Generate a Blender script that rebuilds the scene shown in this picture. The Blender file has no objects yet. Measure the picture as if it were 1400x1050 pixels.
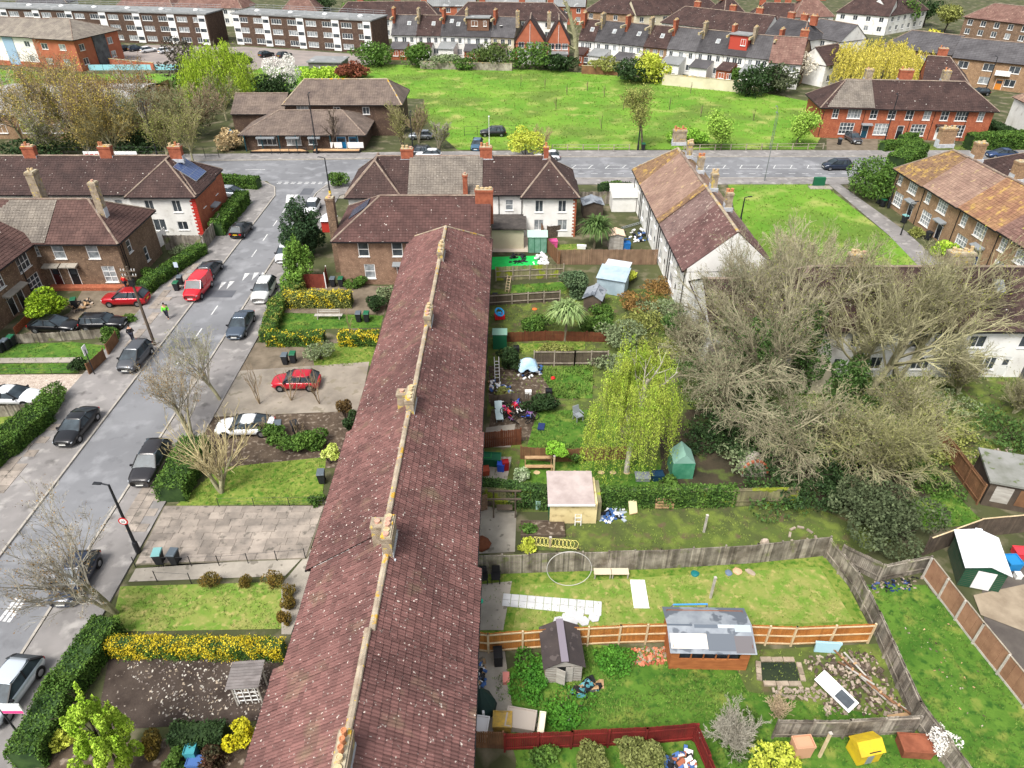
import bpy, math, random
import numpy as np
from mathutils import Vector, Matrix, Euler
# ---------------------------------------------------------------- camera, sky, sun, exposure
sc = bpy.context.scene
COL = sc.collection
F, P, H = 970.0, math.radians(35.2), 36.0          # focal length in photo pixels, pitch down, drone height
cd = bpy.data.cameras.new('camera'); cam = bpy.data.objects.new('camera', cd); COL.objects.link(cam)
cam.location = (0, 0, H); cam.rotation_euler = (math.pi/2 - P, 0, 0)
cd.sensor_fit = 'HORIZONTAL'; cd.sensor_width = 36; cd.lens = F/1400*36; cd.clip_start = .5; cd.clip_end = 3000
sc.camera = cam
SUN_EL, SUN_AZ = math.radians(56), math.radians(215)  # azimuth clockwise from +Y: the light comes from behind left
w = bpy.data.worlds.new('World'); sc.world = w; w.use_nodes = True
nt = w.node_tree; bg = nt.nodes['Background']
sky = nt.nodes.new('ShaderNodeTexSky'); sky.sky_type = 'NISHITA'; sky.sun_disc = False
sky.sun_elevation = SUN_EL; sky.sun_rotation = SUN_AZ; sky.dust_density = 4; sky.air_density = 1.2
hs = nt.nodes.new('ShaderNodeHueSaturation'); hs.inputs['Saturation'].default_value = .35
nt.links.new(sky.outputs[0], hs.inputs['Color']); nt.links.new(hs.outputs[0], bg.inputs[0]); bg.inputs[1].default_value = .112
sl = bpy.data.lights.new('sun', 'SUN'); sl.energy = 2.15; sl.angle = math.radians(22); sl.color = (1, .96, .9)
so = bpy.data.objects.new('sun', sl); COL.objects.link(so)
so.rotation_euler = Euler((math.pi/2 - SUN_EL, 0, -SUN_AZ + math.pi)); so.location = (-40, -40, 90)
sd = Vector((math.sin(SUN_AZ)*math.cos(SUN_EL), math.cos(SUN_AZ)*math.cos(SUN_EL), math.sin(SUN_EL)))
so.rotation_euler = sd.to_track_quat('Z', 'Y').to_euler()
sc.view_settings.view_transform = 'Standard'; sc.view_settings.look = 'None'; sc.view_settings.gamma = 1
sc.view_settings.exposure = 0.85
sc.render.engine = 'CYCLES'
sc.cycles.max_bounces = 5; sc.cycles.diffuse_bounces = 2; sc.cycles.glossy_bounces = 2; sc.cycles.transmission_bounces = 2

# ---------------------------------------------------------------- helpers
def g(px, py, z=0.):
    """world point at height z that lies on the sight line of a photo pixel"""
    u = (px-700)/F; v = (py-525)/F
    t = (H-z)/(math.sin(P)+v*math.cos(P))
    return Vector((u*t, (math.cos(P)-v*math.sin(P))*t, z))
def g2(px, py, z=0.): q = g(px, py, z); return (q.x, q.y)
RNG = np.random.default_rng(7); random.seed(7)
def rn(a, b): return random.uniform(a, b)

def lin(c):
    r = []
    for x in c[:3]:
        x = x/255.; r.append(x/12.92 if x <= .04045 else ((x+.055)/1.055)**2.4)
    return (*r, 1)
MATS = {}
def M(name, c1, c2=None, scale=1., rough=.85, bump=0., bscale=None, spots=None, isl=0., metal=0., spots2=None, stretch=None, coat=0., detail=5, obj=False, spec=.3, emis=None):
    """procedural material: two noise-mixed colours, optional spots (colour, scale, threshold), per-piece value change"""
    if name in MATS: return MATS[name]
    m = bpy.data.materials.new(name); m.use_nodes = True; t = m.node_tree; N = t.nodes; L = t.links
    b = N['Principled BSDF']; b.inputs['Roughness'].default_value = rough; b.inputs['Metallic'].default_value = metal
    b.inputs['Specular IOR Level'].default_value = spec
    if coat: b.inputs['Coat Weight'].default_value = coat; b.inputs['Coat Roughness'].default_value = .04
    if emis: b.inputs['Emission Color'].default_value = lin(c1); b.inputs['Emission Strength'].default_value = emis
    vec = None
    if c2 or bump or spots:
        if obj: vec = N.new('ShaderNodeTexCoord').outputs['Object']
        else: vec = N.new('ShaderNodeNewGeometry').outputs['Position']
        if stretch:
            mp = N.new('ShaderNodeMapping'); mp.inputs['Scale'].default_value = stretch
            L.new(vec, mp.inputs['Vector']); vec = mp.outputs[0]
    def noise(s, d=5, r=.6):
        n = N.new('ShaderNodeTexNoise'); n.inputs['Scale'].default_value = s; n.inputs['Detail'].default_value = d
        n.inputs['Roughness'].default_value = r; L.new(vec, n.inputs['Vector']); return n.outputs[0]
    def mixc(fac, a, bb):
        x = N.new('ShaderNodeMix'); x.data_type = 'RGBA'
        if isinstance(fac, float): x.inputs[0].default_value = fac
        else: L.new(fac, x.inputs[0])
        for i, q in ((6, a), (7, bb)):
            if isinstance(q, tuple): x.inputs[i].default_value = q
            else: L.new(q, x.inputs[i])
        return x.outputs[2]
    def ramp(v, lo, hi):
        r = N.new('ShaderNodeMapRange'); r.inputs[1].default_value = lo; r.inputs[2].default_value = hi
        L.new(v, r.inputs[0]); return r.outputs[0]
    col = lin(c1)
    if c2: col = mixc(ramp(noise(scale, detail), .36, .64), lin(c1), lin(c2))
    for sp in (spots, spots2):
        if sp:
            col = mixc(ramp(noise(sp[1], 3 if len(sp) < 4 else sp[3], .5), sp[2], sp[2]+(sp[4] if len(sp) > 4 else .035)), col, lin(sp[0]))
    if isl:
        ge = N.new('ShaderNodeNewGeometry'); oi = N.new('ShaderNodeObjectInfo')
        a = N.new('ShaderNodeMath'); a.operation = 'ADD'; L.new(ge.outputs['Random Per Island'], a.inputs[0]); L.new(oi.outputs['Random'], a.inputs[1])
        f = N.new('ShaderNodeMath'); f.operation = 'FRACT'; L.new(a.outputs[0], f.inputs[0])
        r = N.new('ShaderNodeMapRange'); r.inputs[3].default_value = 1-isl; r.inputs[4].default_value = 1+isl; L.new(f.outputs[0], r.inputs[0])
        h = N.new('ShaderNodeHueSaturation'); L.new(r.outputs[0], h.inputs['Value'])
        if isinstance(col, tuple): h.inputs['Color'].default_value = col
        else: L.new(col, h.inputs['Color'])
        col = h.outputs[0]
    if isinstance(col, tuple): b.inputs['Base Color'].default_value = col
    else: L.new(col, b.inputs['Base Color'])
    if bump:
        bp = N.new('ShaderNodeBump'); bp.inputs['Strength'].default_value = min(1, bump); bp.inputs['Distance'].default_value = .05*max(1, bump)
        L.new(noise(bscale or scale*4, 4), bp.inputs['Height']); L.new(bp.outputs[0], b.inputs['Normal'])
    MATS[name] = m; return m

def mesh(name, v, f, mat=None, smooth=False):
    me = bpy.data.meshes.new(name); me.from_pydata(v, [], f)
    if mat: me.materials.append(mat)
    if smooth: me.polygons.foreach_set('use_smooth', [True]*len(me.polygons))
    me.update(); return me
def npmesh(name, v, f, mat=None, smooth=False):
    """fast mesh from numpy arrays; all faces have the same corner count"""
    me = bpy.data.meshes.new(name); k = f.shape[1]
    me.vertices.add(len(v)); me.vertices.foreach_set('co', v.astype(np.float32).ravel())
    me.loops.add(f.size); me.loops.foreach_set('vertex_index', f.astype(np.int32).ravel())
    me.polygons.add(len(f)); me.polygons.foreach_set('loop_start', np.arange(0, f.size, k, dtype=np.int32))
    me.polygons.foreach_set('loop_total', np.full(len(f), k, dtype=np.int32))
    me.polygons.foreach_set('use_smooth', np.full(len(f), smooth, dtype=bool))
    if mat: me.materials.append(mat)
    me.update(calc_edges=True); return me
def ob(name, me, parent=None, loc=(0, 0, 0), rz=0., rot=None, kind=None, label=None):
    o = bpy.data.objects.new(name, me); COL.objects.link(o); o.location = loc
    o.rotation_euler = rot if rot is not None else (0, 0, rz)
    if parent: o.parent = parent
    if kind: o['kind'] = kind
    if label: o['label'] = label
    return o
def tag(o, label, cat, group=None):
    o['label'] = label; o['category'] = cat
    if group: o['group'] = group
    return o
def thing(name, label, cat, loc=(0, 0, 0), rz=0., group=None):
    o = ob(name, None, None, loc, rz); o.empty_display_size = .2
    return tag(o, label, cat, group)
def struct(name, me, parent=None, loc=(0, 0, 0)):
    return ob(name, me, parent, loc, kind=None if parent else 'structure')
def copy_tree(o, parent=None):
    c = o.copy(); COL.objects.link(c); c.parent = parent
    for ch in list(o.children): copy_tree(ch, c)
    return c

class B:
    """collects simple solids into one mesh"""
    def __init__(s): s.v = []; s.f = []
    def add(s, v, f):
        n = len(s.v); s.v += [tuple(q) for q in v]; s.f += [tuple(i+n for i in q) for q in f]; return s
    def box(s, x0, x1, y0, y1, z0, z1, m=None):
        v = [(x, y, z) for z in (z0, z1) for y in (y0, y1) for x in (x0, x1)]
        if m is not None: v = [m @ Vector(q) for q in v]
        return s.add(v, [(0, 2, 3, 1), (4, 5, 7, 6), (0, 1, 5, 4), (2, 6, 7, 3), (0, 4, 6, 2), (1, 3, 7, 5)])
    def bar(s, a, b, w, h=None):
        """square bar from a to b"""
        a = Vector(a); b = Vector(b); d = b-a; q = d.to_track_quat('Z', 'Y').to_matrix().to_4x4(); q.translation = a
        h = h or w
        return s.box(-w/2, w/2, -h/2, h/2, 0, d.length, q)
    def tube(s, a, b, r0, r1=None, n=8, cap=True):
        a = Vector(a); b = Vector(b); r1 = r0 if r1 is None else r1
        q = (b-a).to_track_quat('Z', 'Y').to_matrix(); L = (b-a).length
        v = [a + q @ Vector((r*math.cos(6.2832*i/n), r*math.sin(6.2832*i/n), z)) for r, z in ((r0, 0), (r1, L)) for i in range(n)]
        f = [(i, (i+1) % n, n+(i+1) % n, n+i) for i in range(n)]
        if cap: f += [tuple(range(n-1, -1, -1)), tuple(range(n, 2*n))]
        return s.add(v, f)
    def lathe(s, prof, n=12, c=(0, 0, 0)):
        v = [(c[0]+r*math.cos(6.2832*i/n), c[1]+r*math.sin(6.2832*i/n), c[2]+z) for r, z in prof for i in range(n)]
        f = [(k*n+i, k*n+(i+1) % n, (k+1)*n+(i+1) % n, (k+1)*n+i) for k in range(len(prof)-1) for i in range(n)]
        f += [tuple(range(n-1, -1, -1)), tuple(range((len(prof)-1)*n, len(prof)*n))]
        return s.add(v, f)
    def prism(s, poly, z0, z1):
        n = len(poly); v = [(x, y, z0) for x, y in poly]+[(x, y, z1) for x, y in poly]
        return s.add(v, [tuple(range(n-1, -1, -1)), tuple(range(n, 2*n))]+[(i, (i+1) % n, n+(i+1) % n, n+i) for i in range(n)])
    def quad(s, *p): return s.add(p, [tuple(range(len(p)))])
    def mesh(s, name, mat, smooth=False): return mesh(name, s.v, s.f, mat, smooth)
    def ob(s, name, mat, parent=None, loc=(0, 0, 0), rz=0., smooth=False, **k):
        return ob(name, s.mesh(name, mat, smooth), parent, loc, rz, **k)
def ccw(poly):
    a = sum(poly[i][0]*poly[(i+1) % len(poly)][1]-poly[(i+1) % len(poly)][0]*poly[i][1] for i in range(len(poly)))
    return poly if a > 0 else poly[::-1]

# ---------------------------------------------------------------- materials
mWHITE = M('white_render', (238, 237, 233), (216, 214, 208), .35, .9, .15, 20, spots=((186, 182, 174), .7, .62, 5, .12))
mCREAM = M('cream_render', (214, 205, 180), (196, 186, 160), .4, .9, .1, 20)
mBRICK = M('brown_brick', (126, 104, 86), (102, 83, 68), 1.6, .9, .3, 25, spots=((158, 132, 106), 7, .6), spots2=((80, 62, 52), 9, .64))
mBRICKR = M('red_brick', (168, 98, 70), (144, 80, 58), 1.6, .9, .3, 25, spots=((184, 118, 86), 7, .6), spots2=((120, 60, 44), 9, .65))
mBRICKT = M('tan_brick', (158, 130, 103), (134, 108, 84), 1.6, .9, .3, 25, spots=((184, 150, 112), 7, .6), spots2=((112, 84, 62), 9, .65))
mBRICKD = M('dark_brick', (92, 74, 62), (76, 60, 52), 1.2, .9, .3, 25, spots=((112, 92, 78), 5, .6))
SPK = (205, 200, 190)
mROOF = M('plum_roof_tile', (120, 85, 80), (89, 62, 59), .2, .8, .25, 30, spots=((118, 100, 82), .55, .58, 7, .18), spots2=((192, 182, 172), 6.2, .66), isl=.22, detail=8)
mROOFD = M('dark_brown_roof_tile', (76, 58, 54), (58, 44, 42), .5, .8, .2, 30, spots=(SPK, 3.2, .70), spots2=((120, 104, 94), 9, .68), isl=.12)
mROOFG = M('grey_roof_tile', (128, 120, 110), (104, 97, 90), .6, .85, .2, 30, spots=((160, 152, 142), 6, .64), isl=.1)
mROOFP = M('pinkish_roof_tile', (154, 128, 112), (132, 106, 94), .5, .85, .2, 30, spots=((166, 144, 112), 1.6, .64), isl=.12)
mROOFO = M('lichen_roof_tile', (142, 114, 84), (116, 90, 72), .8, .85, .2, 30, spots=((168, 138, 78), 1.3, .52, 6, .1), spots2=((108, 84, 70), 4, .55, 5, .08), isl=.14)
mROOFR = M('russet_roof_tile', (126, 98, 88), (106, 78, 70), .6, .8, .2, 30, spots=((176, 150, 130), 2.6, .66), isl=.14)
mSLATE = M('slate_roof', (92, 90, 92), (74, 72, 74), .4, .75, .1, 30, isl=.08)
mUNDER = M('roof_felt_gap', (62, 46, 43), (50, 38, 36), 2, .95)
mRIDGE = M('mortared_ridge_tile', (176, 164, 144), (146, 130, 112), 1.2, .9, .3, 12, spots=((192, 152, 62), 1.1, .60), spots2=((206, 172, 80), 5, .64), isl=.1)
mRIDGEP = M('plain_ridge_tile', (146, 132, 118), (118, 100, 90), 1.2, .9, .3, 12, isl=.1)
mFRAME = M('white_window_frame', (232, 232, 230), rough=.5)
mPANE = M('window_glass', (46, 52, 58), (84, 90, 95), .8, .2, spec=.4)
mPANEC = M('window_glass_with_net_curtain', (168, 172, 174), (110, 116, 120), 1.5, .2, spec=.4)
mBLACK = M('black_plastic', (34, 34, 36), rough=.5)
mLEAD = M('lead_flashing', (196, 200, 205), (166, 170, 176), 3, .6)
mDOORD = M('dark_door_paint', (36, 38, 48), rough=.4)
mDOORW = M('white_door_paint', (225, 225, 222), rough=.4)
mDOORB = M('blue_door_paint', (34, 58, 110), rough=.4)
mPOT = M('terracotta_pot', (196, 134, 96), (170, 110, 78), 5, .9)
mPOTP = M('pink_pot', (200, 160, 140), (180, 140, 122), 5, .9)
mPOTB = M('buff_pot', (206, 184, 146), (180, 156, 118), 5, .9)
mCHIM = M('chimney_brick', (170, 156, 136), (130, 116, 98), 2.2, .9, .4, 20, spots=((190, 168, 96), 3, .6))
mCHIMR = M('red_chimney_brick', (168, 98, 72), (138, 78, 58), 2.2, .9, .4, 20)
mCAP = M('chimney_mortar', (186, 176, 152), (156, 146, 122), 3, .95, .3, 15, spots=((206, 166, 62), 2.2, .58))
mCONC = M('concrete', (168, 160, 148), (140, 134, 124), .5, .95, .2, 14, spots=((120, 114, 104), 1.7, .62))
mGREY = M('grey_metal', (150, 156, 160), rough=.5, metal=.3)
mTAR = M('tarmac_road', (126, 127, 130), (110, 111, 114), .12, .9, .15, 30, spots=((140, 141, 144), .5, 0.52, 5, .16), spots2=((98, 99, 102), .7, 0.59, 5, .16))
mTARP = M('footway_tarmac', (140, 136, 134), (120, 117, 115), .25, .92, .15, 30, spots=((160, 156, 152), .9, 0.54, 5, .16), spots2=((102, 99, 97), 1.1, 0.58, 5, .16))
mKERB = M('kerb_stone', (176, 170, 160), (150, 144, 136), 1.1, .9, .2, 20)
mLINE = M('road_paint', (222, 222, 220), (190, 190, 188), 2.5, .8, spots=((140, 141, 145), 5, .6))
mSLAB = M('paving_slab', (160, 149, 138), (128, 120, 112), .8, .95, .2, 20, isl=.16, spots=((108, 102, 94), 2.2, .58, 5, .1))
mSLABP = M('pale_patio_slab', (206, 206, 206), (188, 188, 190), .9, .9, .1, 20, isl=.05)
mEARTH = M('bare_earth', (92, 79, 66), (68, 57, 47), .9, 1, .5, 6, spots=((142, 130, 116), 3, 0.54, 5, .16))
mSOIL = M('dark_dug_soil', (80, 70, 63), (56, 47, 42), .7, 1, .8, 5, spots=((150, 140, 130), 5, .66))
mGRAVEL = M('gravel', (186, 172, 158), (158, 142, 130), 3, 1, .5, 25, spots=((214, 204, 192), 12, .58))
GS = dict(rough=1., bump=.6, bscale=7)
mLAWN = M('lawn_turf', (92, 116, 40), (120, 136, 58), .55, spots=((140, 142, 72), 1.9, 0.52, 5, .16), spots2=((66, 106, 24), 2.8, 0.50, 5, .16), **GS)
mLAWND = M('deep_green_turf', (60, 98, 28), (88, 122, 42), .5, spots=((122, 132, 60), .9, 0.54, 5, .16), spots2=((46, 84, 24), 2.2, 0.52, 5, .16), **GS)
mLAWNM = M('mossy_worn_turf', (84, 100, 44), (72, 78, 46), .35, spots=((104, 118, 52), .9, 0.48, 5, .16), spots2=((96, 84, 62), 1.1, 0.55, 5, .16), **GS)
mLAWNY = M('straw_yellow_turf', (118, 138, 58), (142, 142, 80), .6, spots=((104, 134, 50), 1.1, 0.44, 5, .16), spots2=((164, 154, 96), 2.5, 0.54, 5, .16), **GS)
mPARK = M('park_meadow', (88, 132, 36), (112, 148, 48), .1, spots=((92, 116, 44), .09, 0.48, 5, .16), spots2=((150, 156, 84), .22, 0.55, 5, .16), **GS)
mBASE = M('rough_ground', (80, 84, 52), (64, 68, 44), .2, rough=1., bump=.4, bscale=5, spots=((120, 112, 92), .5, 0.52, 5, .16))
# ---------------------------------------------------------------- house kit
def Tm(x, y, z=0., rz=0.): return Matrix.Translation((x, y, z)) @ Matrix.Rotation(rz, 4, 'Z')
def pl(o, T):
    o.location = T.to_translation(); o.rotation_euler = T.to_euler(); return o

def slope_tiles(a, b, c, d, w, e, roll=False):
    """interlocking tiles laid in courses on the slope a-b (eave) d-c (ridge); returns (N,k,3) corners: lower front, upper front, rear"""
    a, b, c, d = (np.array(q, float) for q in (a, b, c, d))
    L = np.linalg.norm(b-a); ux = (b-a)/L
    up = (c+d)/2-(a+b)/2; up -= ux*up.dot(ux); S = np.linalg.norm(up); up /= S
    n = np.cross(ux, up); xl, xr = (d-a).dot(ux), (c-a).dot(ux)
    out = []; k = max(1, int(round(S/e))); e = S/k
    us = np.array([0, .22, .5, .72, 1.]) if roll else np.array([0, 1.]); hs_ = np.array([0, .028, -.004, .028, 0]) if roll else np.zeros(2)
    for i in range(k):
        tm = (i+.5)/k; x0, x1 = xl*tm, L+(xr-L)*tm
        q = np.arange(math.floor(x0/w), math.ceil(x1/w)+1)*w+RNG.uniform(-.008, .008)
        l = np.clip(q, x0, x1); r = np.clip(q+w-.018, x0, x1); ok = r-l > .04; l, r = l[ok], r[ok]; m = len(l)
        if not m: continue
        h0 = .055+RNG.uniform(-.012, .014, m); h1 = .022+RNG.uniform(-.006, .006, m); s = RNG.uniform(-.012, .012, m)
        y0 = i*e-.03+s; y1 = np.full(m, min(i*e+e+.02, S))
        rows = []
        for y, hh, prof in ((y0, h0-.045, 0), (y0, h0, 1), (y1, h1, .6)):
            x = l[:, None]+(r-l)[:, None]*us; rows.append(a+ux*x[..., None]+up*y[:, None, None]+n*(hh[:, None]+hs_*prof)[..., None])
        out.append(np.concatenate(rows, 1))
    return np.concatenate(out) if out else np.zeros((0, 3*len(us), 3))
def tiles_mesh(name, t, mat):
    n, k3 = t.shape[:2]; k = k3//3; base = (np.arange(n)*k3)[:, None]
    f = np.concatenate([base+np.array([r*k+j, r*k+j+1, (r+1)*k+j+1, (r+1)*k+j]) for r in (0, 1) for j in range(k-1)])
    return npmesh(name, t.reshape(-1, 3), f, mat)
def ridge_line(b, p0, p1, r=.13, seg=.45, over=.0):
    """a run of half-round ridge tiles, each a little uneven"""
    p0, p1 = Vector(p0), Vector(p1); d = p1-p0; L = d.length; k = max(1, int(L/seg)); d.normalize()
    side = d.cross(Vector((0, 0, 1))).normalized(); upv = side.cross(d)
    for i in range(k):
        q0 = p0+d*(L*i/k+.004); q1 = p0+d*(L*(i+1)/k-.004); rr = r*rn(.94, 1.08)
        vs = [q+side*rr*1.25*math.cos(t)+upv*(rr*math.sin(t)*.95-.02+over) for q in (q0, q1) for t in (0, .7, 1.57, 2.44, 3.1416)]
        b.add(vs, [(j, j+1, j+6, j+5) for j in range(4)]+[(0, 1, 2, 3, 4), (9, 8, 7, 6, 5)])

def wall_side(b, T, L, z0, z1, holes, dep=.11):
    """a wall face in the local plane y=0 facing -y, with real openings and their reveals"""
    xs = sorted({0., L, *[q for h in holes for q in (h[0], h[0]+h[2])]}); zs = sorted({z0, z1, *[q for h in holes for q in (h[1], h[1]+h[3])]})
    xs = [x for x in xs if 0 <= x <= L]; zs = [z for z in zs if z0 <= z <= z1]
    for i in range(len(xs)-1):
        for j in range(len(zs)-1):
            cx, cz = (xs[i]+xs[i+1])/2, (zs[j]+zs[j+1])/2
            if any(h[0] < cx < h[0]+h[2] and h[1] < cz < h[1]+h[3] for h in holes): continue
            b.quad(*[T @ Vector(q) for q in ((xs[i], 0, zs[j]), (xs[i+1], 0, zs[j]), (xs[i+1], 0, zs[j+1]), (xs[i], 0, zs[j+1]))])
    for x, z, w, h in holes:
        c = [(x, z), (x+w, z), (x+w, z+h), (x, z+h)]
        for k in range(4):
            p, q = c[k], c[(k+1) % 4]
            b.quad(*[T @ Vector(v) for v in ((p[0], 0, p[1]), (p[0], dep, p[1]), (q[0], dep, q[1]), (q[0], 0, q[1]))])
CACHE = {}
def win_meshes(w, h, nx, nz, pane, frame):
    k = ('w', round(w, 2), round(h, 2), nx, nz, pane.name, frame.name)
    if k not in CACHE:
        b = B(); t = .07
        b.box(0, w, 0, .07, 0, t).box(0, w, 0, .07, h-t, h).box(0, t, 0, .07, t, h-t).box(w-t, w, 0, .07, t, h-t)
        for i in range(1, nx): b.box(w*i/nx-.03, w*i/nx+.03, .012, .06, t, h-t)
        for j in range(1, nz): b.box(t, w-t, .01, .062, h*j/nz-.03, h*j/nz+.03)
        p = B().quad((.03, .05, .03), (w-.03, .05, .03), (w-.03, .05, h-.03), (.03, .05, h-.03))
        s = B().box(-.06, w+.06, -.12, .04, -.07, -.005)
        CACHE[k] = (b.mesh('window', frame), p.mesh('pane', pane), s.mesh('sill', frame))
    return CACHE[k]
def window(root, T, x, z, w, h, nx=2, nz=1, pane=None, frame=None, sill=True):
    ms = win_meshes(w, h, nx, nz, pane or mPANE, frame or mFRAME)
    o = pl(ob('window', ms[0], root), T @ Matrix.Translation((x, .035, z)))
    ob('pane', ms[1], o)
    if sill: ob('sill', ms[2], o)
def door(root, T, x, z, w, h, mat, canopy=None, frame=None):
    k = ('d', round(w, 2), round(h, 2), mat.name)
    if k not in CACHE:
        b = B().box(.07, w-.07, .03, .08, .02, h-.07).box(.18, w/2-.05, .02, .03, .15, h*.45).box(w/2+.05, w-.18, .02, .03, .15, h*.45)
        fr = B().box(0, .07, -.01, .09, 0, h).box(w-.07, w, -.01, .09, 0, h).box(.07, w-.07, -.01, .09, h-.07, h)
        gl = B().box(.2, w-.2, .018, .032, h*.58, h*.86); hd = B().box(w-.2, w-.14, -.01, .03, h*.47, h*.52)
        CACHE[k] = (b.mesh('door', mat), fr.mesh('door_frame', frame or mFRAME), gl.mesh('pane', mPANE), hd.mesh('handle', mGREY))
    ms = CACHE[k]; o = pl(ob('door', ms[0], root), T @ Matrix.Translation((x, .02, z)))
    ob('door_frame', ms[1], o); ob('pane', ms[2], o); ob('handle', ms[3], o)
    if canopy:
        b = B(); b.add([(-.35, -.75, 0), (w+.35, -.75, 0), (w+.35, 0, .16), (-.35, 0, .16), (-.35, -.75, -.1), (w+.35, -.75, -.1), (w+.35, 0, -.1), (-.35, 0, -.1)],
                       [(0, 1, 2, 3), (4, 7, 6, 5), (0, 4, 5, 1), (1, 5, 6, 2), (0, 3, 7, 4)])
        b.bar((-.2, -.65, -.1), (-.2, -.02, -.6), .06).bar((w+.2, -.65, -.1), (w+.2, -.02, -.6), .06)
        pl(b.ob('door_canopy', canopy, root), T @ Matrix.Translation((x, 0, z+h+.25)))
POTC = []
def chimney(root, x, y, z0, z1, w=.6, d=.9, pots=3, mat=None, rz=0., potm=None, along='y', flash=True):
    """brick stack with corbelled cap, pots in a row and lead flashing where it meets the roof"""
    mat = mat or mCHIM; h = z1-z0
    b = B().box(-w/2, w/2, -d/2, d/2, 0, h-.25).box(-w/2-.05, w/2+.05, -d/2-.05, d/2+.05, h-.25, h-.02)
    c = b.ob('chimney', mat, root, (x, y, z0), rz)
    B().box(-w/2+.02, w/2-.02, -d/2+.02, d/2-.02, h-.02, h+.06).ob('cap', mCAP, c)
    for i in range(pots):
        t = (i+.5)/pots-.5; v = random.randrange(5); pm = potm or (mPOTB, mPOTB, mPOTP, mPOT, mPOTP)[v]; k = ('pot', v, pm.name)
        if k not in CACHE:
            r = (.12, .13, .13, .1, .12)[v]; hh = (.26, .1, .14, .36, .2)[v]
            CACHE[k] = (B().lathe([(r*1.1, 0), (r*1.05, hh*.8), (r*1.25, hh*.84), (r*1.2, hh), (r*.8, hh), (r*.78, hh*.9)], 10).mesh('pot', pm), B().lathe([(r*.77, hh*.9), (r*.77, hh*.91)], 10).mesh('flue', mBLACK if v in (0, 3, 4) else pm))
        p_ = ob('pot', CACHE[k][0], c, (0, t*d*.95, h+.05) if along == 'y' else (t*w*.95, 0, h+.05)); p_.scale = (1.25,)*3 if along == 'x' else (1,)*3
    if flash:
        B().box(-w/2-.14, w/2+.14, -d/2-.14, -d/2-.001, h*.0+.02, h*.16+.1).box(w/2+.001, w/2+.03, -d/2, d/2, .0, h*.42).box(-w/2-.03, -w/2-.001, -d/2, d/2, 0, h*.42).box(w/2+.001, w/2+.16, -d/2-.1, -d/2+.1, -.1, .18).ob('flashing', mLEAD, c)
    return c
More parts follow.
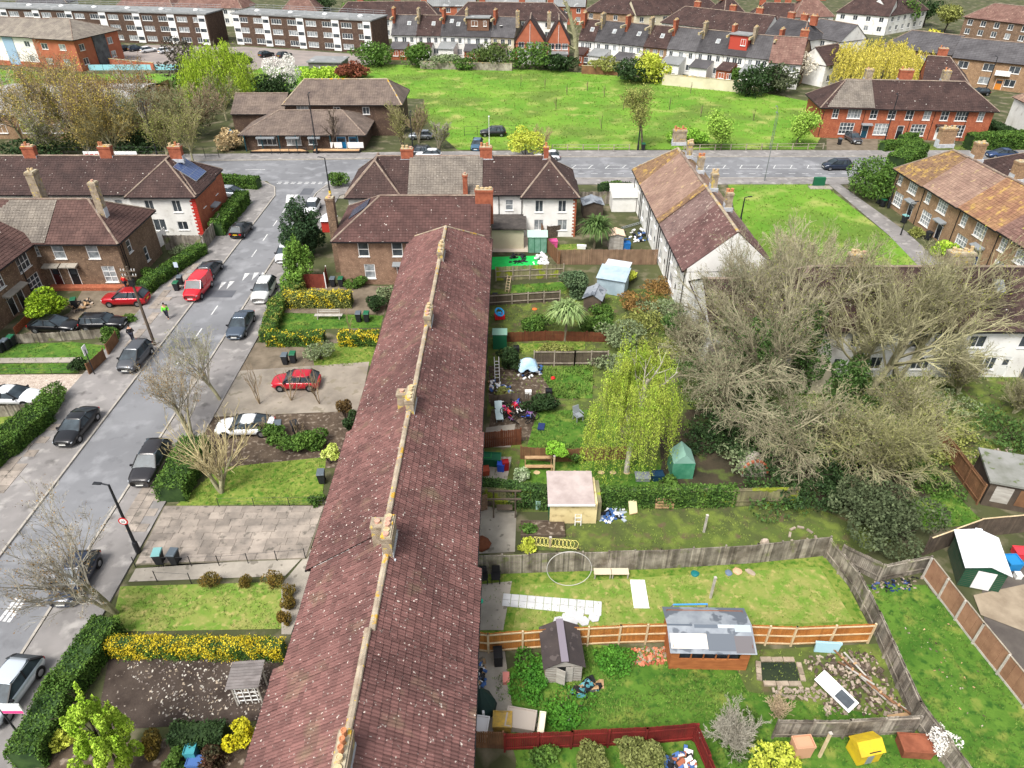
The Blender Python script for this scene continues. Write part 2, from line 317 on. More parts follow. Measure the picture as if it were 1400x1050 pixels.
def block(root, T, L, D, ze, zr, wallm, roofm, hip=(0, 0), o=.35, tile=(.34, .34), sides='fblr', wins=(), doors=(), ridgem=None, z0=0., gutter=True, single=0, eave_y=None, og=.12, wname='wall', under=None, roll=False):
    """one building block: walls with openings, tiled roof with hips or gables, ridge tiles, gutters
       wins: (side,x,z,w,h[,nx,nz,pane]); doors: (side,x,z,w,h,mat,canopy)"""
    ST = {'f': (T, L), 'b': (T @ Tm(L, D, 0, math.pi), L), 'l': (T @ Tm(0, D, 0, -math.pi/2), D), 'r': (T @ Tm(L, 0, 0, math.pi/2), D)}
    b = B()
    for s in sides:
        hol = [q[1:5] for q in wins if q[0] == s]+[q[1:5] for q in doors if q[0] == s]
        wall_side(b, ST[s][0], ST[s][1], z0, ze-.02, hol)
        if s in 'lr' and not hip[s == 'r']:
            TT = ST[s][0]; b.quad(*[TT @ Vector(q) for q in ((0, 0, ze-.02), (D, 0, ze-.02), (D/2, 0, zr-.05))])
    # dark inside so that openings never show through
    b.ob(wname, wallm, root)
    for q in wins:
        nx, nz = (q[5], q[6]) if len(q) > 6 else (2, 1)
        window(root, ST[q[0]][0], *q[1:5], nx, nz, q[7] if len(q) > 7 else random.choice([mPANE, mPANE, mPANEC]))
    for q in doors: door(root, ST[q[0]][0], *q[1:6], canopy=q[6] if len(q) > 6 else None)
    sl = (zr-ze)/(D/2); zo = ze-o*sl
    xl, xr = (-o if hip[0] else -og), (L+o if hip[1] else L+og)
    rl, rr = (hip[0] if hip[0] else -og), (L-hip[1] if hip[1] else L+og)
    A, Bp, C, Dp = (xl, -o, zo), (xr, -o, zo), (xr, D+o, zo), (xl, D+o, zo)
    R0, R1 = (rl, D/2, zr), (rr, D/2, zr)
    slopes = [(A, Bp, R1, R0), (C, Dp, R0, R1)]
    if hip[0]: slopes.append((Dp, A, R0, R0))
    if hip[1]: slopes.append((Bp, C, R1, R1))
    slopes = [[T @ Vector(q) for q in s] for s in slopes]
    ub = B()
    for s in slopes: ub.quad(*[q-Vector((0, 0, .015)) for q in (s if s[2] != s[3] else s[:3])])
    # soffit
    ub.quad(*[T @ Vector(q)-Vector((0, 0, .1)) for q in (A, Dp, C, Bp)])
    for p, q in ((A, Bp), (C, Dp), (Bp, C), (Dp, A)):
        ub.quad(*[T @ Vector(v) for v in ((p[0], p[1], p[2]-.1), (q[0], q[1], q[2]-.1), (q[0], q[1], q[2]-.015), (p[0], p[1], p[2]-.015))])
    roof = ub.ob('roof', under or mUNDER, root)
    t = np.concatenate([slope_tiles(*s, *tile, roll) for s in slopes])
    if single:
        W = np.array(root.matrix_basis); ct = t.mean(1); cw = ct @ W[:3, :3].T+W[:3, 3]
        zc = cw[:, 1]*math.cos(P)-(cw[:, 2]-H)*math.sin(P); yc = -cw[:, 1]*math.sin(P)-(cw[:, 2]-H)*math.cos(P)
        vis = (np.abs(yc/zc*F) < 530); order = np.argsort(np.where(vis, zc, 1e6))[:single]
        order = order[np.where(vis[order])[0]]
        k = t.shape[1]//3; us = (0, .22, .5, .72, 1) if roll else (0, 1); pz = (0, .028, -.004, .028, 0) if roll else (0, 0)
        hl = tile[1]/2
        tm = B().add([(u-.5, -hl-.03, z) for z in (-.045,) for u in us]+[(u-.5, -hl-.03, q) for u, q in zip(us, pz)]+[(u-.5, hl+.02, q*.6-.0) for u, q in zip(us, pz)],
                     [(r*k+j, r*k+j+1, (r+1)*k+j+1, (r+1)*k+j) for r in (0, 1) for j in range(k-1)]+[(0, k, 2*k), (k-1, 3*k-1, 2*k-1)]).mesh('roof_tile', roofm)
        for i in order:
            q = t[i]; ex = Vector(q[2*k-1]-q[k]); wd = ex.length; ex.normalize(); ey = Vector((q[2*k]+q[3*k-1])/2-(q[k]+q[2*k-1])/2).normalized(); ez = ex.cross(ey)
            m = Matrix((ex, ey, ez)).transposed().to_4x4(); mid = Vector((q[k]+q[2*k-1])/2); m.translation = mid+ey*(hl+.03)
            to = ob('roof_tile', tm, roof); pl(to, m); to.scale = (wd, 1, 1)
        keep = np.ones(len(t), bool); keep[order] = False; t = t[keep]
    ob('roof_tiles', tiles_mesh('roof_tiles', t, roofm), roof, kind='stuff')
    rb = B(); rm = ridgem or mRIDGEP
    ridge_line(rb, T @ Vector(R0), T @ Vector(R1), over=.05)
    if hip[0]:
        for q in (A, Dp): ridge_line(rb, T @ Vector(q), T @ Vector(R0), .1, over=.05)
    if hip[1]:
        for q in (Bp, C): ridge_line(rb, T @ Vector(q), T @ Vector(R1), .1, over=.05)
    ob('ridge_tiles', rb.mesh('ridge_tiles', rm), roof, kind='stuff')
    if gutter:
        for p, q in ((A, Bp), (C, Dp))+(((Dp, A),) if hip[0] else ())+(((Bp, C),) if hip[1] else ()):
            p, q = T @ Vector(p), T @ Vector(q); n = (q-p).normalized().cross(Vector((0, 0, 1)))
            B().bar(p+n*.05-Vector((0, 0, .09)), q+n*.05-Vector((0, 0, .09)), .1).ob('gutter', mBLACK, root)
    return roof
def pipe(root, x, y, z0, z1, mat=None):
    B().tube((x, y, z0), (x, y, z1), .05, n=6).box(x-.09, x+.09, y-.07, y+.07, z1-.2, z1).ob('downpipe', mat or mBLACK, root)
def slope_point(L, D, ze, zr, x, t, o=.35):
    """point on the front slope at fraction t from wall eave to ridge"""
    return Vector((x, D/2*t, ze+(zr-ze)*t))
def roof_panel(root, T, D, ze, zr, x, t, w, h, mats, names, side='f', frame=.05):
    """a flat unit (skylight, solar panel) lying on the front slope"""
    sl = math.atan2(zr-ze, D/2); m = T @ Matrix.Translation((x, D/2*t, ze+(zr-ze)*t)) @ Matrix.Rotation(sl, 4, 'X')
    o = pl(B().box(0, w, 0, h, .05, .13).ob(names[0], mats[0], root), m)
    ob(names[1], B().box(frame, w-frame, frame, h-frame, .131, .137).mesh(names[1], mats[1]), o)
    return o, w, h
def aerial(root, x, y, z, h=1.6):
    b = B().tube((x, y, z-.3), (x, y, z+h), .02, n=5).tube((x-.5, y, z+h-.1), (x+.5, y, z+h-.1), .012, n=4)
    for i in range(6): b.tube((x-.45+i*.17, y-.2, z+h-.1), (x-.45+i*.17, y+.2, z+h-.1), .008, n=4)
    b.ob('aerial', mGREY, root)
# ---------------------------------------------------------------- ground, roads
def sheet(name, poly, z, mat, parent=None):
    return struct(name, mesh(name, [(x, y, z) for x, y in ccw(poly)], [tuple(range(len(poly)))], mat), parent)
def slab(name, poly, z, mat, th=.3, parent=None):
    return struct(name, B().prism(ccw(poly), z-th, z).mesh(name, mat), parent)
def px(*p): return [g2(*q) for q in p]
sheet('ground', [(-420, -20), (420, -20), (420, 520), (-420, 520)], 0, mBASE)
# side street: runs away from the camera, joins the main road
XL, XR = -33.4, -28.3
sheet('road', [(XL-.1, -10), (XR+.2, -10), (XR+.6, 98), (XR+1.5, 101), (XR+3.5, 104), (XL-3.5, 104), (XL-1, 100.5), (XL, 97)], .012, mTAR)
sheet('road', [(-160, 102), (-40, 103), (0, 104.3), (170, 104.6), (170, 114.6), (20, 114.4), (0, 114.2), (-40, 112.6), (-160, 109.5)], .016, mTAR)
# footways
FW = .12
slab('pavement', [(-38.6, -10), (XL-.25, -10), (XL-.05, 97), (XL-1, 100.5), (XL-3.2, 102.7), (-120, 101.9), (-120, 99.6), (-38.3, 100.2)], FW, mTARP)
slab('pavement', [(XR+.35, -10), (-24.6, -10), (-24.6, 70), (-24.3, 97), (-20, 101.2), (12, 101.6), (170, 101.8), (170, 104.3), (0, 104.0), (-20, 103.4), (XR+3.2, 102.9), (XR+1.4, 101.2), (XR+.7, 98)], FW, mTARP)
slab('pavement', [(-160, 109.8), (-40, 112.9), (0, 114.5), (20, 114.7), (170, 114.9), (170, 117.8), (20, 117.6), (0, 117.4), (-40, 116), (-160, 113)], FW, mTARP)
def kerb_run(a, b, w=.16, seg=.9, z=.13, maxn=300):
    """kerb stones set end to end"""
    root = ob('kerb', None, None); root['kind'] = 'structure'
    a, b = Vector((*a, 0)), Vector((*b, 0)); d = b-a; n = min(maxn, int(d.length/seg)); ang = math.atan2(d.y, d.x); l = d.length/n
    me = B().box(.008, l-.008, -w/2, w/2, -.1, z).mesh('kerb_stone', mKERB)
    for i in range(n):
        q = a+d*i/n; ob('kerb_stone', me, root, (q.x, q.y, rn(0, .012)), ang)
kerb_run((XL-.15, 12), (XL-.02, 97)); kerb_run((XR+.28, 12), (XR+.5, 98))
kerb_run((-110, 102.1), (XL-3.2, 102.8), seg=1.5); kerb_run((XR+3.2, 103), (0, 104.15), seg=1.5); kerb_run((0, 104.15), (110, 104.45), seg=1.5)
kerb_run((XL, 97), (XL-1, 100.5)); kerb_run((XL-1, 100.5), (XL-3.2, 102.7)); kerb_run((XR+.55, 98), (XR+1.3, 101.2)); kerb_run((XR+1.3, 101.2), (XR+3.1, 103))
kerb_run((-110, 110.9), (-40, 112.75), seg=1.5); kerb_run((-40, 112.75), (0, 114.35), seg=1.5); kerb_run((0, 114.35), (110, 114.7), seg=1.5)
# painted markings: each a thin plate on the road
mk = B(); Z = .022
def dash(x0, y0, x1, y1, w=.12):
    d = Vector((x1-x0, y1-y0, 0)); n = Vector((-d.y, d.x, 0)).normalized()*w/2; a = Vector((x0, y0, Z)); b_ = Vector((x1, y1, Z))
    mk.quad(a-n, b_-n, b_+n, a+n)
for y in np.arange(54, 96, 4.6):
    if not (66 < y < 76): dash(-30.7, y, -30.7, y+2.0)
# give way triangle and dashes at the junction, hump triangles
mk.quad((-31.9, 97.5, Z), (-30.2, 97.5, Z), (-31.05, 93.6, Z)); 
for x in np.arange(-34.5, -26, 1.0): dash(x, 102.6, x+.6, 102.6, .2); dash(x, 102.0, x+.6, 102.0, .2)
for q in ((302, 392), (313, 391), (334, 380), (347, 379), (358, 379)):
    c = g(*q); mk.quad((c.x-.28, c.y+1.1, Z), (c.x+.28, c.y+1.1, Z), (c.x, c.y-.8, Z))
for k in range(3): c = g(2+k*6, 845+k*1); dash(c.x, c.y-.2, c.x+.1, c.y+1.5, .2)
# main road: centre hatching boxes and lane lines
def my(x): return 109.6 if x > 0 else 109.6+x*.035
for x in list(np.arange(-95, -38, 6))+list(np.arange(-22, 100, 5.2)):
    if x < -20: dash(x, my(x), x+3, my(x+3))
    else:
        y = my(x); y2 = my(x+4)
        dash(x, y+.8, x+3.6, y2+.8, .1); dash(x, y-.8, x+3.6, y2-.8, .1); dash(x, y-.8, x+.8, y+.8, .12); dash(x+2.6, y2-.8, x+3.4, y2+.8, .12)
for x in np.arange(-22, 100, 2.0): dash(x, my(x)-3.2, x+1, my(x+1)-3.2, .1)
ob('road_markings', mk.mesh('road_markings', mLINE), None, kind='structure')
pt = B()
for q in ((300, 402, 3.2, 1.6), (60, 900, 2.2, 3.4), (250, 470, 2.4, 2.0), (420, 262, 1.6, 2.6), (330, 300, 2.4, 3)):
    c = g(*q[:2]); pt.quad((c.x-q[2]/2, c.y-q[3]/2, .0175), (c.x+q[2]/2, c.y-q[3]/2, .0175), (c.x+q[2]/2, c.y+q[3]/2, .0175), (c.x-q[2]/2, c.y+q[3]/2, .0175))
ob('road_patches', pt.mesh('road_patches', M('fresh_tarmac_patch', (96, 98, 103), (84, 86, 92), .5, .9, .1, 30)), None, kind='structure')
# slab footways along the left street: two rows of slabs on each side
def slab_field(name, poly_fn, nx, ny, mat, z, gap=.012, skip=0., parent=None, th=.05, jit=.006, stag=0):
    """paving slabs as single pieces; poly_fn(u,v) gives the world xy at unit coordinates"""
    root = parent or ob(name, None, None)
    if not parent: root['kind'] = 'structure'
    for j in range(ny):
        of = rn(0, .9) if stag else 0; cuts = [0]+[(i+of)/nx+rn(-.2, .2)*(stag/nx) for i in range(0 if of > .3 else 1, nx)]+[1]
        for i in range(len(cuts)-1):
            if random.random() < skip: continue
            ua, ub = cuts[i], cuts[i+1]
            c = [Vector((*poly_fn(u, v), 0)) for u, v in ((ua, j/ny), (ub, j/ny), (ub, (j+1)/ny), (ua, (j+1)/ny))]
            m = sum(c, Vector())/4; k = [(m+(q-m)*(1-gap*2/max(.1, (q-m).length))) for q in c]
            dz = rn(-jit, jit)
            b = B().prism(ccw([(q.x-m.x, q.y-m.y) for q in k]), -th, 0)
            b.ob('paving_slab', mat, root, (m.x, m.y, z+dz))
    return root
def lerp4(a, b, c, d):
    a, b, c, d = (Vector(q) for q in (a, b, c, d))
    return lambda u, v: tuple((a*(1-u)+b*u)*(1-v)+(d*(1-u)+c*u)*v)
slab_field('pavement', lerp4((-38.4, 22), (-36.6, 22), (-36.6, 46), (-38.4, 46)), 2, 30, mSLAB, FW+.03, skip=.35, th=.06)
slab_field('pavement', lerp4((-26.9, 33.5), (-24.8, 33.5), (-24.8, 41.5), (-26.9, 41.5)), 3, 11, mSLAB, FW+.03, skip=.1, th=.06)
slab_field('pavement', lerp4((-37.6, 57), (-36, 57), (-36, 75), (-37.6, 75)), 2, 22, mSLAB, FW+.03, skip=.3, th=.06)
# ---------------------------------------------------------------- buildings
R90 = math.pi/2
# A: the long terrace below the camera; each house between two roof steps is a thing
steps = [8.6, 19.8, 26.0, 38.0, 47.2]
nm = ['nearest terraced house at the bottom edge, with yellow lichen along its ridge', 'short terraced house with a plain cream ridge, beyond the lowest roof step',
      'terraced house between the big five pot chimney and the three pot chimney', 'terraced house behind the red forecourt car, with two chimneys on its far half']
WX, WD = -2.25, 8.75
mWALLF = mBRICK
for i in range(4):
    y0, y1 = steps[i], steps[i+1] if i < 3 else 65.5
    up = .9-.3*i; L = y1-y0
    if i == 3: L = 70.6-y0
    WX, WD = ((-2.1, 8.8), (-2.14, 8.4), (-2.4, 8.5), (-2.55, 8.1))[i]
    r = thing('terraced_house', nm[i], 'house', (WX, y0, 0), 0, 'houses of the long plum roofed terrace')
    ze, zr = 5.25+up*.45, 8.1+up*.42
    n = max(2, int(L/5.5)); ws = []; ds = []
    for k in range(n):
        c = L*(k+.5)/n
        ws += [('f', c-2, 3.1, 1.3, 1.2, 2, 1), ('f', c+.7, 3.1, 1.1, 1.2, 2, 1), ('f', c-1.9, .9, 1.6, 1.3, 3, 1), ('b', c-2, 3.1, 1.1, 1.4, 2, 2), ('b', c+.9, 3.1, 1.1, 1.4, 2, 2), ('b', c-2, .8, 1.2, 1.5, 2, 2)]
        ds += [('f', c+.8, .1, .95, 2.1, mDOORW), ('b', c+.9, .1, .95, 2.1, mDOORD, mGREY)]
    T = Tm(0, 0, 0, R90)
    block(r, T, L, WD, ze, zr, mWHITE if i in (1, 2) else mBRICKR, mROOF, hip=(0, 3.9 if i == 3 else 0), o=.42, tile=(.335, .39), roll=True, sides='fblr', wins=ws, doors=ds, ridgem=mRIDGE, og=.0, single=300 if i == 0 else 0)
    for k in range(n): pipe(r, .07, L*(k+.02)/n+.4, 0, ze-.3)
    cx = -WD/2
    def ch(Y, hz=1.75, dy=1.5, pots=5, extra=True, mat=None, potm=None):
        c = chimney(r, cx+.1, Y-y0, zr-.6, zr+hz-.75, .5, dy*.85, pots, mat or mCHIM, potm=potm)
        if extra:
            B().box(-.95, -.32, dy/2-.75, dy/2-.1, -.5, hz-.55).box(-.99, -.28, dy/2-.79, dy/2-.06, hz-.55, hz-.4).ob('side_stack', mCHIM, c)
            B().lathe([(.14, 0), (.13, .12), (.15, .14), (.1, .15)], 10, (-.63, dy/2-.42, hz-.4)).ob('pot', mPOTP, c)
    if i == 0: ch(13.8, 1.6, 2.0, 5, False)
    if i == 1: ch(25.0, 2.0, 1.9, 5, True)
    if i == 2: ch(37.0, 1.7, 1.9, 4, True, potm=mPOTB)
    if i == 3: ch(48.2, 1.6, 2.2, 4, False); ch(60.2, 1.5, 2.6, 4, False, potm=mPOTB)
# B: brick house across the far end of the terrace
r = thing('brick_house', 'brown brick house with dark hipped roof closing off the far end of the terrace', 'house', (-18.6, 70.0, 0))
wB = [('f', 2.2, 3.35, 1.15, 1.6, 1, 2, mPANE), ('f', 5.8, 3.35, 1.15, 1.6, 1, 2, mPANE), ('f', 8.3, 3.6, 1.0, 1.35, 2, 3, mPANE), ('f', 2.6, .75, 1.15, 1.7, 1, 2, mPANEC), ('l', 2, 3.3, 1, 1.4), ('b', 3, 3.3, 1.2, 1.3), ('b', 7, 3.3, 1.2, 1.3), ('b', 12, 3.3, 1.2, 1.3)]
block(r, Tm(0, 0), 16.2, 9.2, 5.5, 8.35, M('pinkish_brown_brick', (148, 120, 100), (122, 97, 80), 1.6, .9, .3, 25, spots=((166, 140, 116), 7, .6), spots2=((92, 74, 62), 9, .64)), M('damp_brown_tile', (92, 66, 62), (70, 50, 47), .5, .8, .2, 30, spots=(SPK, 3.2, .70), isl=.14), hip=(4.3, 0), o=.45, tile=(.34, .34), wins=wB, doors=[('f', 6.1, .15, 1.05, 2.15, mDOORD, mGREY), ('f', 8.2, .15, 1.0, 2.1, mDOORD, mGREY)])
B().box(5.9, 9.4, -.7, -.02, 0, .3).ob('door_step', M('red_painted_step', (186, 40, 40), rough=.7), r)
pipe(r, 9.0, -.06, 0, 5.3)
chimney(r, -.9, 3.4, 0, 8.6, .85, .85, 2, mBRICK, flash=False)
chimney(r, 15.6, 4.0, 5.5, 9.3, 1.9, .7, 4, mCHIMR, along='x', potm=mPOTB, flash=False)
sp, pw, ph = roof_panel(r, Tm(-.0, 9.2, 0, -R90), 8.6, 5.5, 8.35, 3.2, .2, 2.6, 2.6, (mBLACK, M('solar_cell', (40, 52, 78), (52, 64, 92), 2, .15, spec=.6)), ('solar_panel', 'cell_sheet'))
# C: white rear terrace facing us
r = thing('white_terrace', 'white rendered terrace with wings and a dark speckled roof, beyond the long roof', 'house', (-19.8, 82.9, 0))
wC = []
for x in (9.3, 12, 14, 16.3, 19.0): wC.append(('f', x, 3.2, .95, 1.35, 1, 2))
wC += [('f', 11.5, .8, 1.3, 1.2, 2, 1), ('f', 14, .8, 1.2, 1.2, 2, 1), ('f', 7.5, .8, 1, 1.2)]
block(r, Tm(0, .6), 27.4, 8.6, 5.5, 8.5, mWHITE, mROOFD, hip=(3.2, 3.6), wins=wC, doors=[('f', 10, .1, .9, 2.05, mDOORW), ('f', 17.6, .1, .9, 2.05, mDOORW)])
W1 = [('f', 1.2, 3.2, 1.0, 1.5, 2, 1), ('f', 4.0, 3.2, 1.0, 1.5, 2, 1), ('f', 1.0, .85, 1.2, 1.4, 2, 1), ('f', 3.9, .85, 1.2, 1.4, 2, 1)]
block(r, Tm(27.6, 0, 0, 0) @ Tm(0, 0, 0, R90), 6, 6.4, 5.45, 8.45, mWHITE, mROOFD, hip=(3.3, 0), wins=[('l', 6.4-q[1]-q[3], *q[2:]) for q in W1])
block(r, Tm(6.2, 0, 0, 0) @ Tm(0, 0, 0, R90), 6, 6.2, 5.45, 8.45, mWHITE, mROOFD, hip=(3.3, 0), wins=[('l', 1.4, 3.2, 1, 1.4), ('l', 3.9, 3.2, 1, 1.4)])
gt = slope_tiles(*[Tm(0, .6) @ Vector(q) for q in ((7.2, -.3, 5.33), (16.2, -.3, 5.33), (16.2, 4.2, 8.47), (7.2, 4.2, 8.47))], .34, .34)
gt += np.array([0, -.05, .06]); ob('grey_roof_tiles', tiles_mesh('grey_roof_tiles', gt, mROOFG), r, kind='stuff')
for x, h, n in ((6.9, 9.7, 3), (16.6, 9.9, 4), (24.0, 9.9, 1)):
    chimney(r, x, 4.9, 7.9, h-.25, 1.5 if n > 1 else .6, .7, n, mCHIMR, along='x')
chimney(r, 14.2, .2, 4.2, 7.8, .55, .55, 1, mCHIMR, flash=False)
B().box(16.4, 21.2, -3.6, .55, 0, 2.5).ob('lean_to_wall', mCREAM, r); B().box(16.1, 21.5, -3.9, .58, 2.5, 2.72).ob('lean_to_roof', M('dark_flat_roof', (62, 58, 56), (84, 78, 74), 1.5, .9), r)
bq = B()
for k in range(24): bq.box(27.56+.04, 27.64, -.02+.0, .42 if k % 2 else .22, k*.22, k*.22+.2).box(27.63-(.42 if k % 2 else .22), 27.6, -.03, .1, k*.22, k*.22+.2)
bq.ob('brick_quoins', mBRICKR, r)
for x in (8.8, 13.4, 18.2, 21.0): pipe(r, x, .52, 0, 5.2)
# D: white terrace across the street, brick end and solar panel
r = thing('white_terrace', 'white terrace with red brick chimneys, brick end wall and a solar panel on its hip', 'house', (-76, 82.9, 0))
wD = [('f', x, 3.2, 1, 1.35, 1, 2) for x in (3, 7, 10.5, 14, 17.5, 21, 24, 27.5, 30)]+[('f', x, .8, 1.2, 1.2) for x in (12, 16, 22, 27)]
block(r, Tm(0, .6), 37.5, 8.8, 5.5, 8.5, mWHITE, mROOFD, hip=(0, 4.0), wins=wD, doors=[])
W1 = [('l', 1.6, 3.2, 1.1, 1.5, 2, 1), ('l', 4.9, 3.2, 1.1, 1.5, 2, 1), ('l', 2.0, .8, 1.5, 1.5, 2, 1), ('l', 4.9, .9, 1.3, 1.1, 2, 1)]
block(r, Tm(37.6, 0, 0, R90), 6.5, 7.8, 5.45, 8.45, mWHITE, mROOFD, hip=(3.6, 0), wins=W1)
B().box(37.62, 37.72, .0, 9.5, 0, 5.2).ob('brick_end_wall', mBRICKR, r)
for y, z, w_, h_ in ((1.6, 3.1, .8, 1.3), (6, 3.1, .8, 1.3), (1.2, .6, 1.1, 1.4)): window(r, Tm(37.73, 0, 0, R90), y, z, w_, h_)
door(r, Tm(37.73, 0, 0, R90), 4.0, .1, 1, 2.1, mDOORW, mGREY)
bq = B()
for k in range(22): bq.box(37.2-(.22 if k % 2 else 0), 37.7, -.03, .1, .1+k*.23, .1+k*.23+.21)
bq.ob('brick_quoins', M('red_painted_quoin', (180, 50, 40), rough=.8), r)
for x, n in ((16.6, 4), (26.0, 5), (35.0-.4, 4)): chimney(r, x, 5.0, 7.8, 9.7, 1.5, .7, n, mCHIMR, along='x')
TT = Tm(37.5, 0.6, 0, R90); sp, pw, ph = roof_panel(r, TT, 8.2, 5.55, 8.6, 2.4, .12, 3.6, 3.0, (mGREY, M('solar_cell_blue', (60, 78, 118), (72, 90, 132), 2, .15, spec=.6)), ('solar_panel', 'cell_sheet'))
lb = B()
for k in range(1, 6): lb.box(pw*k/6-.01, pw*k/6+.01, .05, ph-.05, .138, .142)
for k in range(1, 3): lb.box(.05, pw-.05, ph*k/3-.01, ph*k/3+.01, .138, .142)
lb.ob('cell_lines', mGREY, sp)
# E: brown brick corner house on the left
r = thing('brick_house', 'brown brick corner house with hipped russet roof, left of the street', 'house', (-60, 69.4, 0))
mROOFE = M('russet_brown_roof_tile', (96, 72, 66), (74, 54, 50), .5, .8, .2, 30, spots=(SPK, 2.3, .72), isl=.13)
wE = [('f', 11.4, 3.35, 1.25, 1.6, 1, 2, mPANEC), ('f', 15.0, 3.35, 1.25, 1.6, 1, 2, mPANEC), ('f', 9.2, 3.7, .8, 1.3, 2, 3), ('f', 15.9, .6, 1.4, 1.9, 2, 3, mPANEC), ('r', 1.8, 3.1, .9, 1.4, 1, 2), ('r', 4.8, .7, .8, 1.7, 1, 2), ('b', 8, 3.2, 1.2, 1.3), ('b', 13, 3.2, 1.2, 1.3)]
block(r, Tm(0, 0), 18.4, 8.6, 5.5, 8.3, mBRICK, mROOFE, hip=(0, 3.9), o=.45, wins=wE, doors=[('f', 10.3, .3, 1, 2.1, M('maroon_door_paint', (70, 30, 30), rough=.5), mCONC), ('f', 12.2, .3, 1.05, 2.15, mBLACK, mCONC)])
gt = slope_tiles((2.5, -.35, 5.3), (11.2, -.35, 5.3), (11.2, 4.2, 8.22), (6.2, 4.2, 8.22), .34, .34)+np.array([0, -.04, .05]); ob('grey_roof_tiles', tiles_mesh('grey_roof_tiles', gt, mROOFG), r, kind='stuff')
block(r, Tm(9.6, -26, 0, R90), 26.5, 9, 5.5, 8.3, mBRICK, mROOFE, hip=(0, 0), o=.45, wins=[('f', 22.6, 3.3, 2.0, 1.5, 3, 2), ('f', 18.2, 3.3, 1.8, 1.5, 3, 2), ('f', 12, 3.3, 1.8, 1.5, 3, 2), ('f', 23.0, .7, 2.0, 1.7, 3, 3), ('f', 14, .7, 2, 1.7, 3, 3)],
      doors=[('f', 20.8, .2, 1.0, 2.1, mBLACK, mCONC), ('f', 19.2, .2, 1.0, 2.1, mBLACK, mCONC)])
B().box(9.9, 18.2, -.9, -.01, 0, .35).ob('front_step', mBRICKR, r)
chimney(r, 16.3, 3.1, 5.8, 10.6, .75, .75, 1, mCHIM); chimney(r, 8.6, 5.6, 6.8, 10.9, .9, 1.1, 2, mCHIM, potm=mPOTB, flash=False)
for y in (.5, .9): pipe(r, 18.46, y, 0, 5.2)
pipe(r, 9.7, -3.1, 0, 5.3)
# F: white rear terrace with sun-bleached, lichened roofs; a gable runs per house
fm = [M('deep_plum_tile', (112, 84, 80), (90, 66, 63), .5, .85, .2, 30, spots=((158, 140, 130), 2.6, .62), isl=.18), M('plum_grey_tile', (128, 106, 100), (104, 84, 80), .5, .85, .2, 30, spots=((164, 148, 136), 2.6, .62), isl=.16), mROOFP, mROOFP, mROOFO]
fl = ['white terraced house with russet roof, nearest of the pale roofed row', 'white terraced house with speckled plum roof and a yellow lichen band', 'white terraced house with smooth pinkish roof, middle of the pale roofed row', 'white terraced house with the palest ribbed roof, second from the main road', 'white terraced house with ochre lichened roof beside the main road']
ys = [63.0, 70.4, 76.4, 82.6, 88.4, 94.2]
for i in range(5):
    L = ys[i+1]-ys[i]; up = .35-.1*i
    r = thing('terraced_house', fl[i], 'house', (17.1-.1*i, ys[i], 0), .02, 'row of white houses with pale roofs')
    block(r, Tm(8.6, 0, 0, R90), L, 8.6, 5.0+up, 8.7+up, mWHITE, fm[i], hip=(0, 3.8 if i == 4 else 0), o=.4, tile=(.36, .36), og=0., ridgem=mRIDGEP if i in (2, 3) else mRIDGE,
          wins=[('b', .8, 3.0, 1.0, 1.2), ('b', 3.2, 3.0, 1.2, 1.2), ('b', 1, .8, 1.4, 1.2), ('f', 1, 3, 1.1, 1.3), ('f', 3.4, 3, 1.1, 1.3), ('f', 1, .8, 1.3, 1.4)]+([('l', 3, 3.2, 1, 1.2)] if i == 0 else []), doors=[('b', 3.4, .1, .9, 2.0, mDOORW), ('f', 3.6, .1, .9, 2.0, mDOORB)])
    chimney(r, 5.2, L-.3, 8.1+up, 10.0+up, .7 if i < 4 else 1.7, .7, 3 if i < 4 else 5, mCHIM, along='x', potm=mPOTB if i % 2 else mPOT)
    for y in (.4, L-.6): pipe(r, -.07, y, 0, 4.8+up)
    if i == 1:
        gt = slope_tiles((-.42, L-1.4, 4.72+up), (-.42, L-.02, 4.72+up), (4.3, L-.02, 8.7+up), (4.3, L-1.4, 8.7+up), .36, .36)
        b_ = slope_tiles((-.42, L-.02, 4.72+up), (-.42, L-1.3, 4.72+up), (4.3, L-1.3, 8.72+up), (4.3, L-.02, 8.72+up), .36, .36)+np.array([-.04, 0, .05])
        ob('lichen_tiles', tiles_mesh('lichen_tiles', b_, mROOFO), r, kind='stuff')
# G: white terrace seen through the bare trees on the right
r = thing('white_terrace', 'white terrace with dark brown roof behind the bare trees, skylight near the right edge', 'house', (22.0, 52.2, 0), -.005)
wG = [('f', x, 3.1, 1.5, 1.2, 2, 1) for x in (3.2, 7.2, 12.4, 17.4, 21.8, 25.6, 29)]+[('f', x, .8, 1.6, 1.3, 3, 1) for x in (4, 9, 13.2, 19, 24, 28)]
block(r, Tm(0, 0), 33, 8.6, 5.2, 8.7, mWHITE, mROOFD, hip=(4, 0), wins=wG, doors=[('f', 6.2, .1, .9, 2.05, mDOORW), ('f', 11, .1, .9, 2.05, mDOORW), ('f', 21, .1, .9, 2.05, mDOORW)])
chimney(r, 16.9, 4.6, 8.0, 10.0, 2.1, .9, 4, mCHIM, along='x', potm=mPOTB); chimney(r, 8, 4.6, 8.0, 9.8, 1.4, .8, 4, mCHIM, along='x')
roof_panel(r, Tm(0, 0), 8.6, 5.2, 8.7, 19.6, .55, .95, 1.3, (mBLACK, mPANEC), ('skylight', 'pane'))
B().box(23.2, 33, -3.2, -.005, 0, 2.5).ob('rear_extension', M('grey_felt_roof', (88, 88, 90), (72, 72, 74), 1, .9), r)
B().box(2.6, 5.4, -2.6, -.005, 0, 2.35).ob('rear_porch', mCREAM, r)
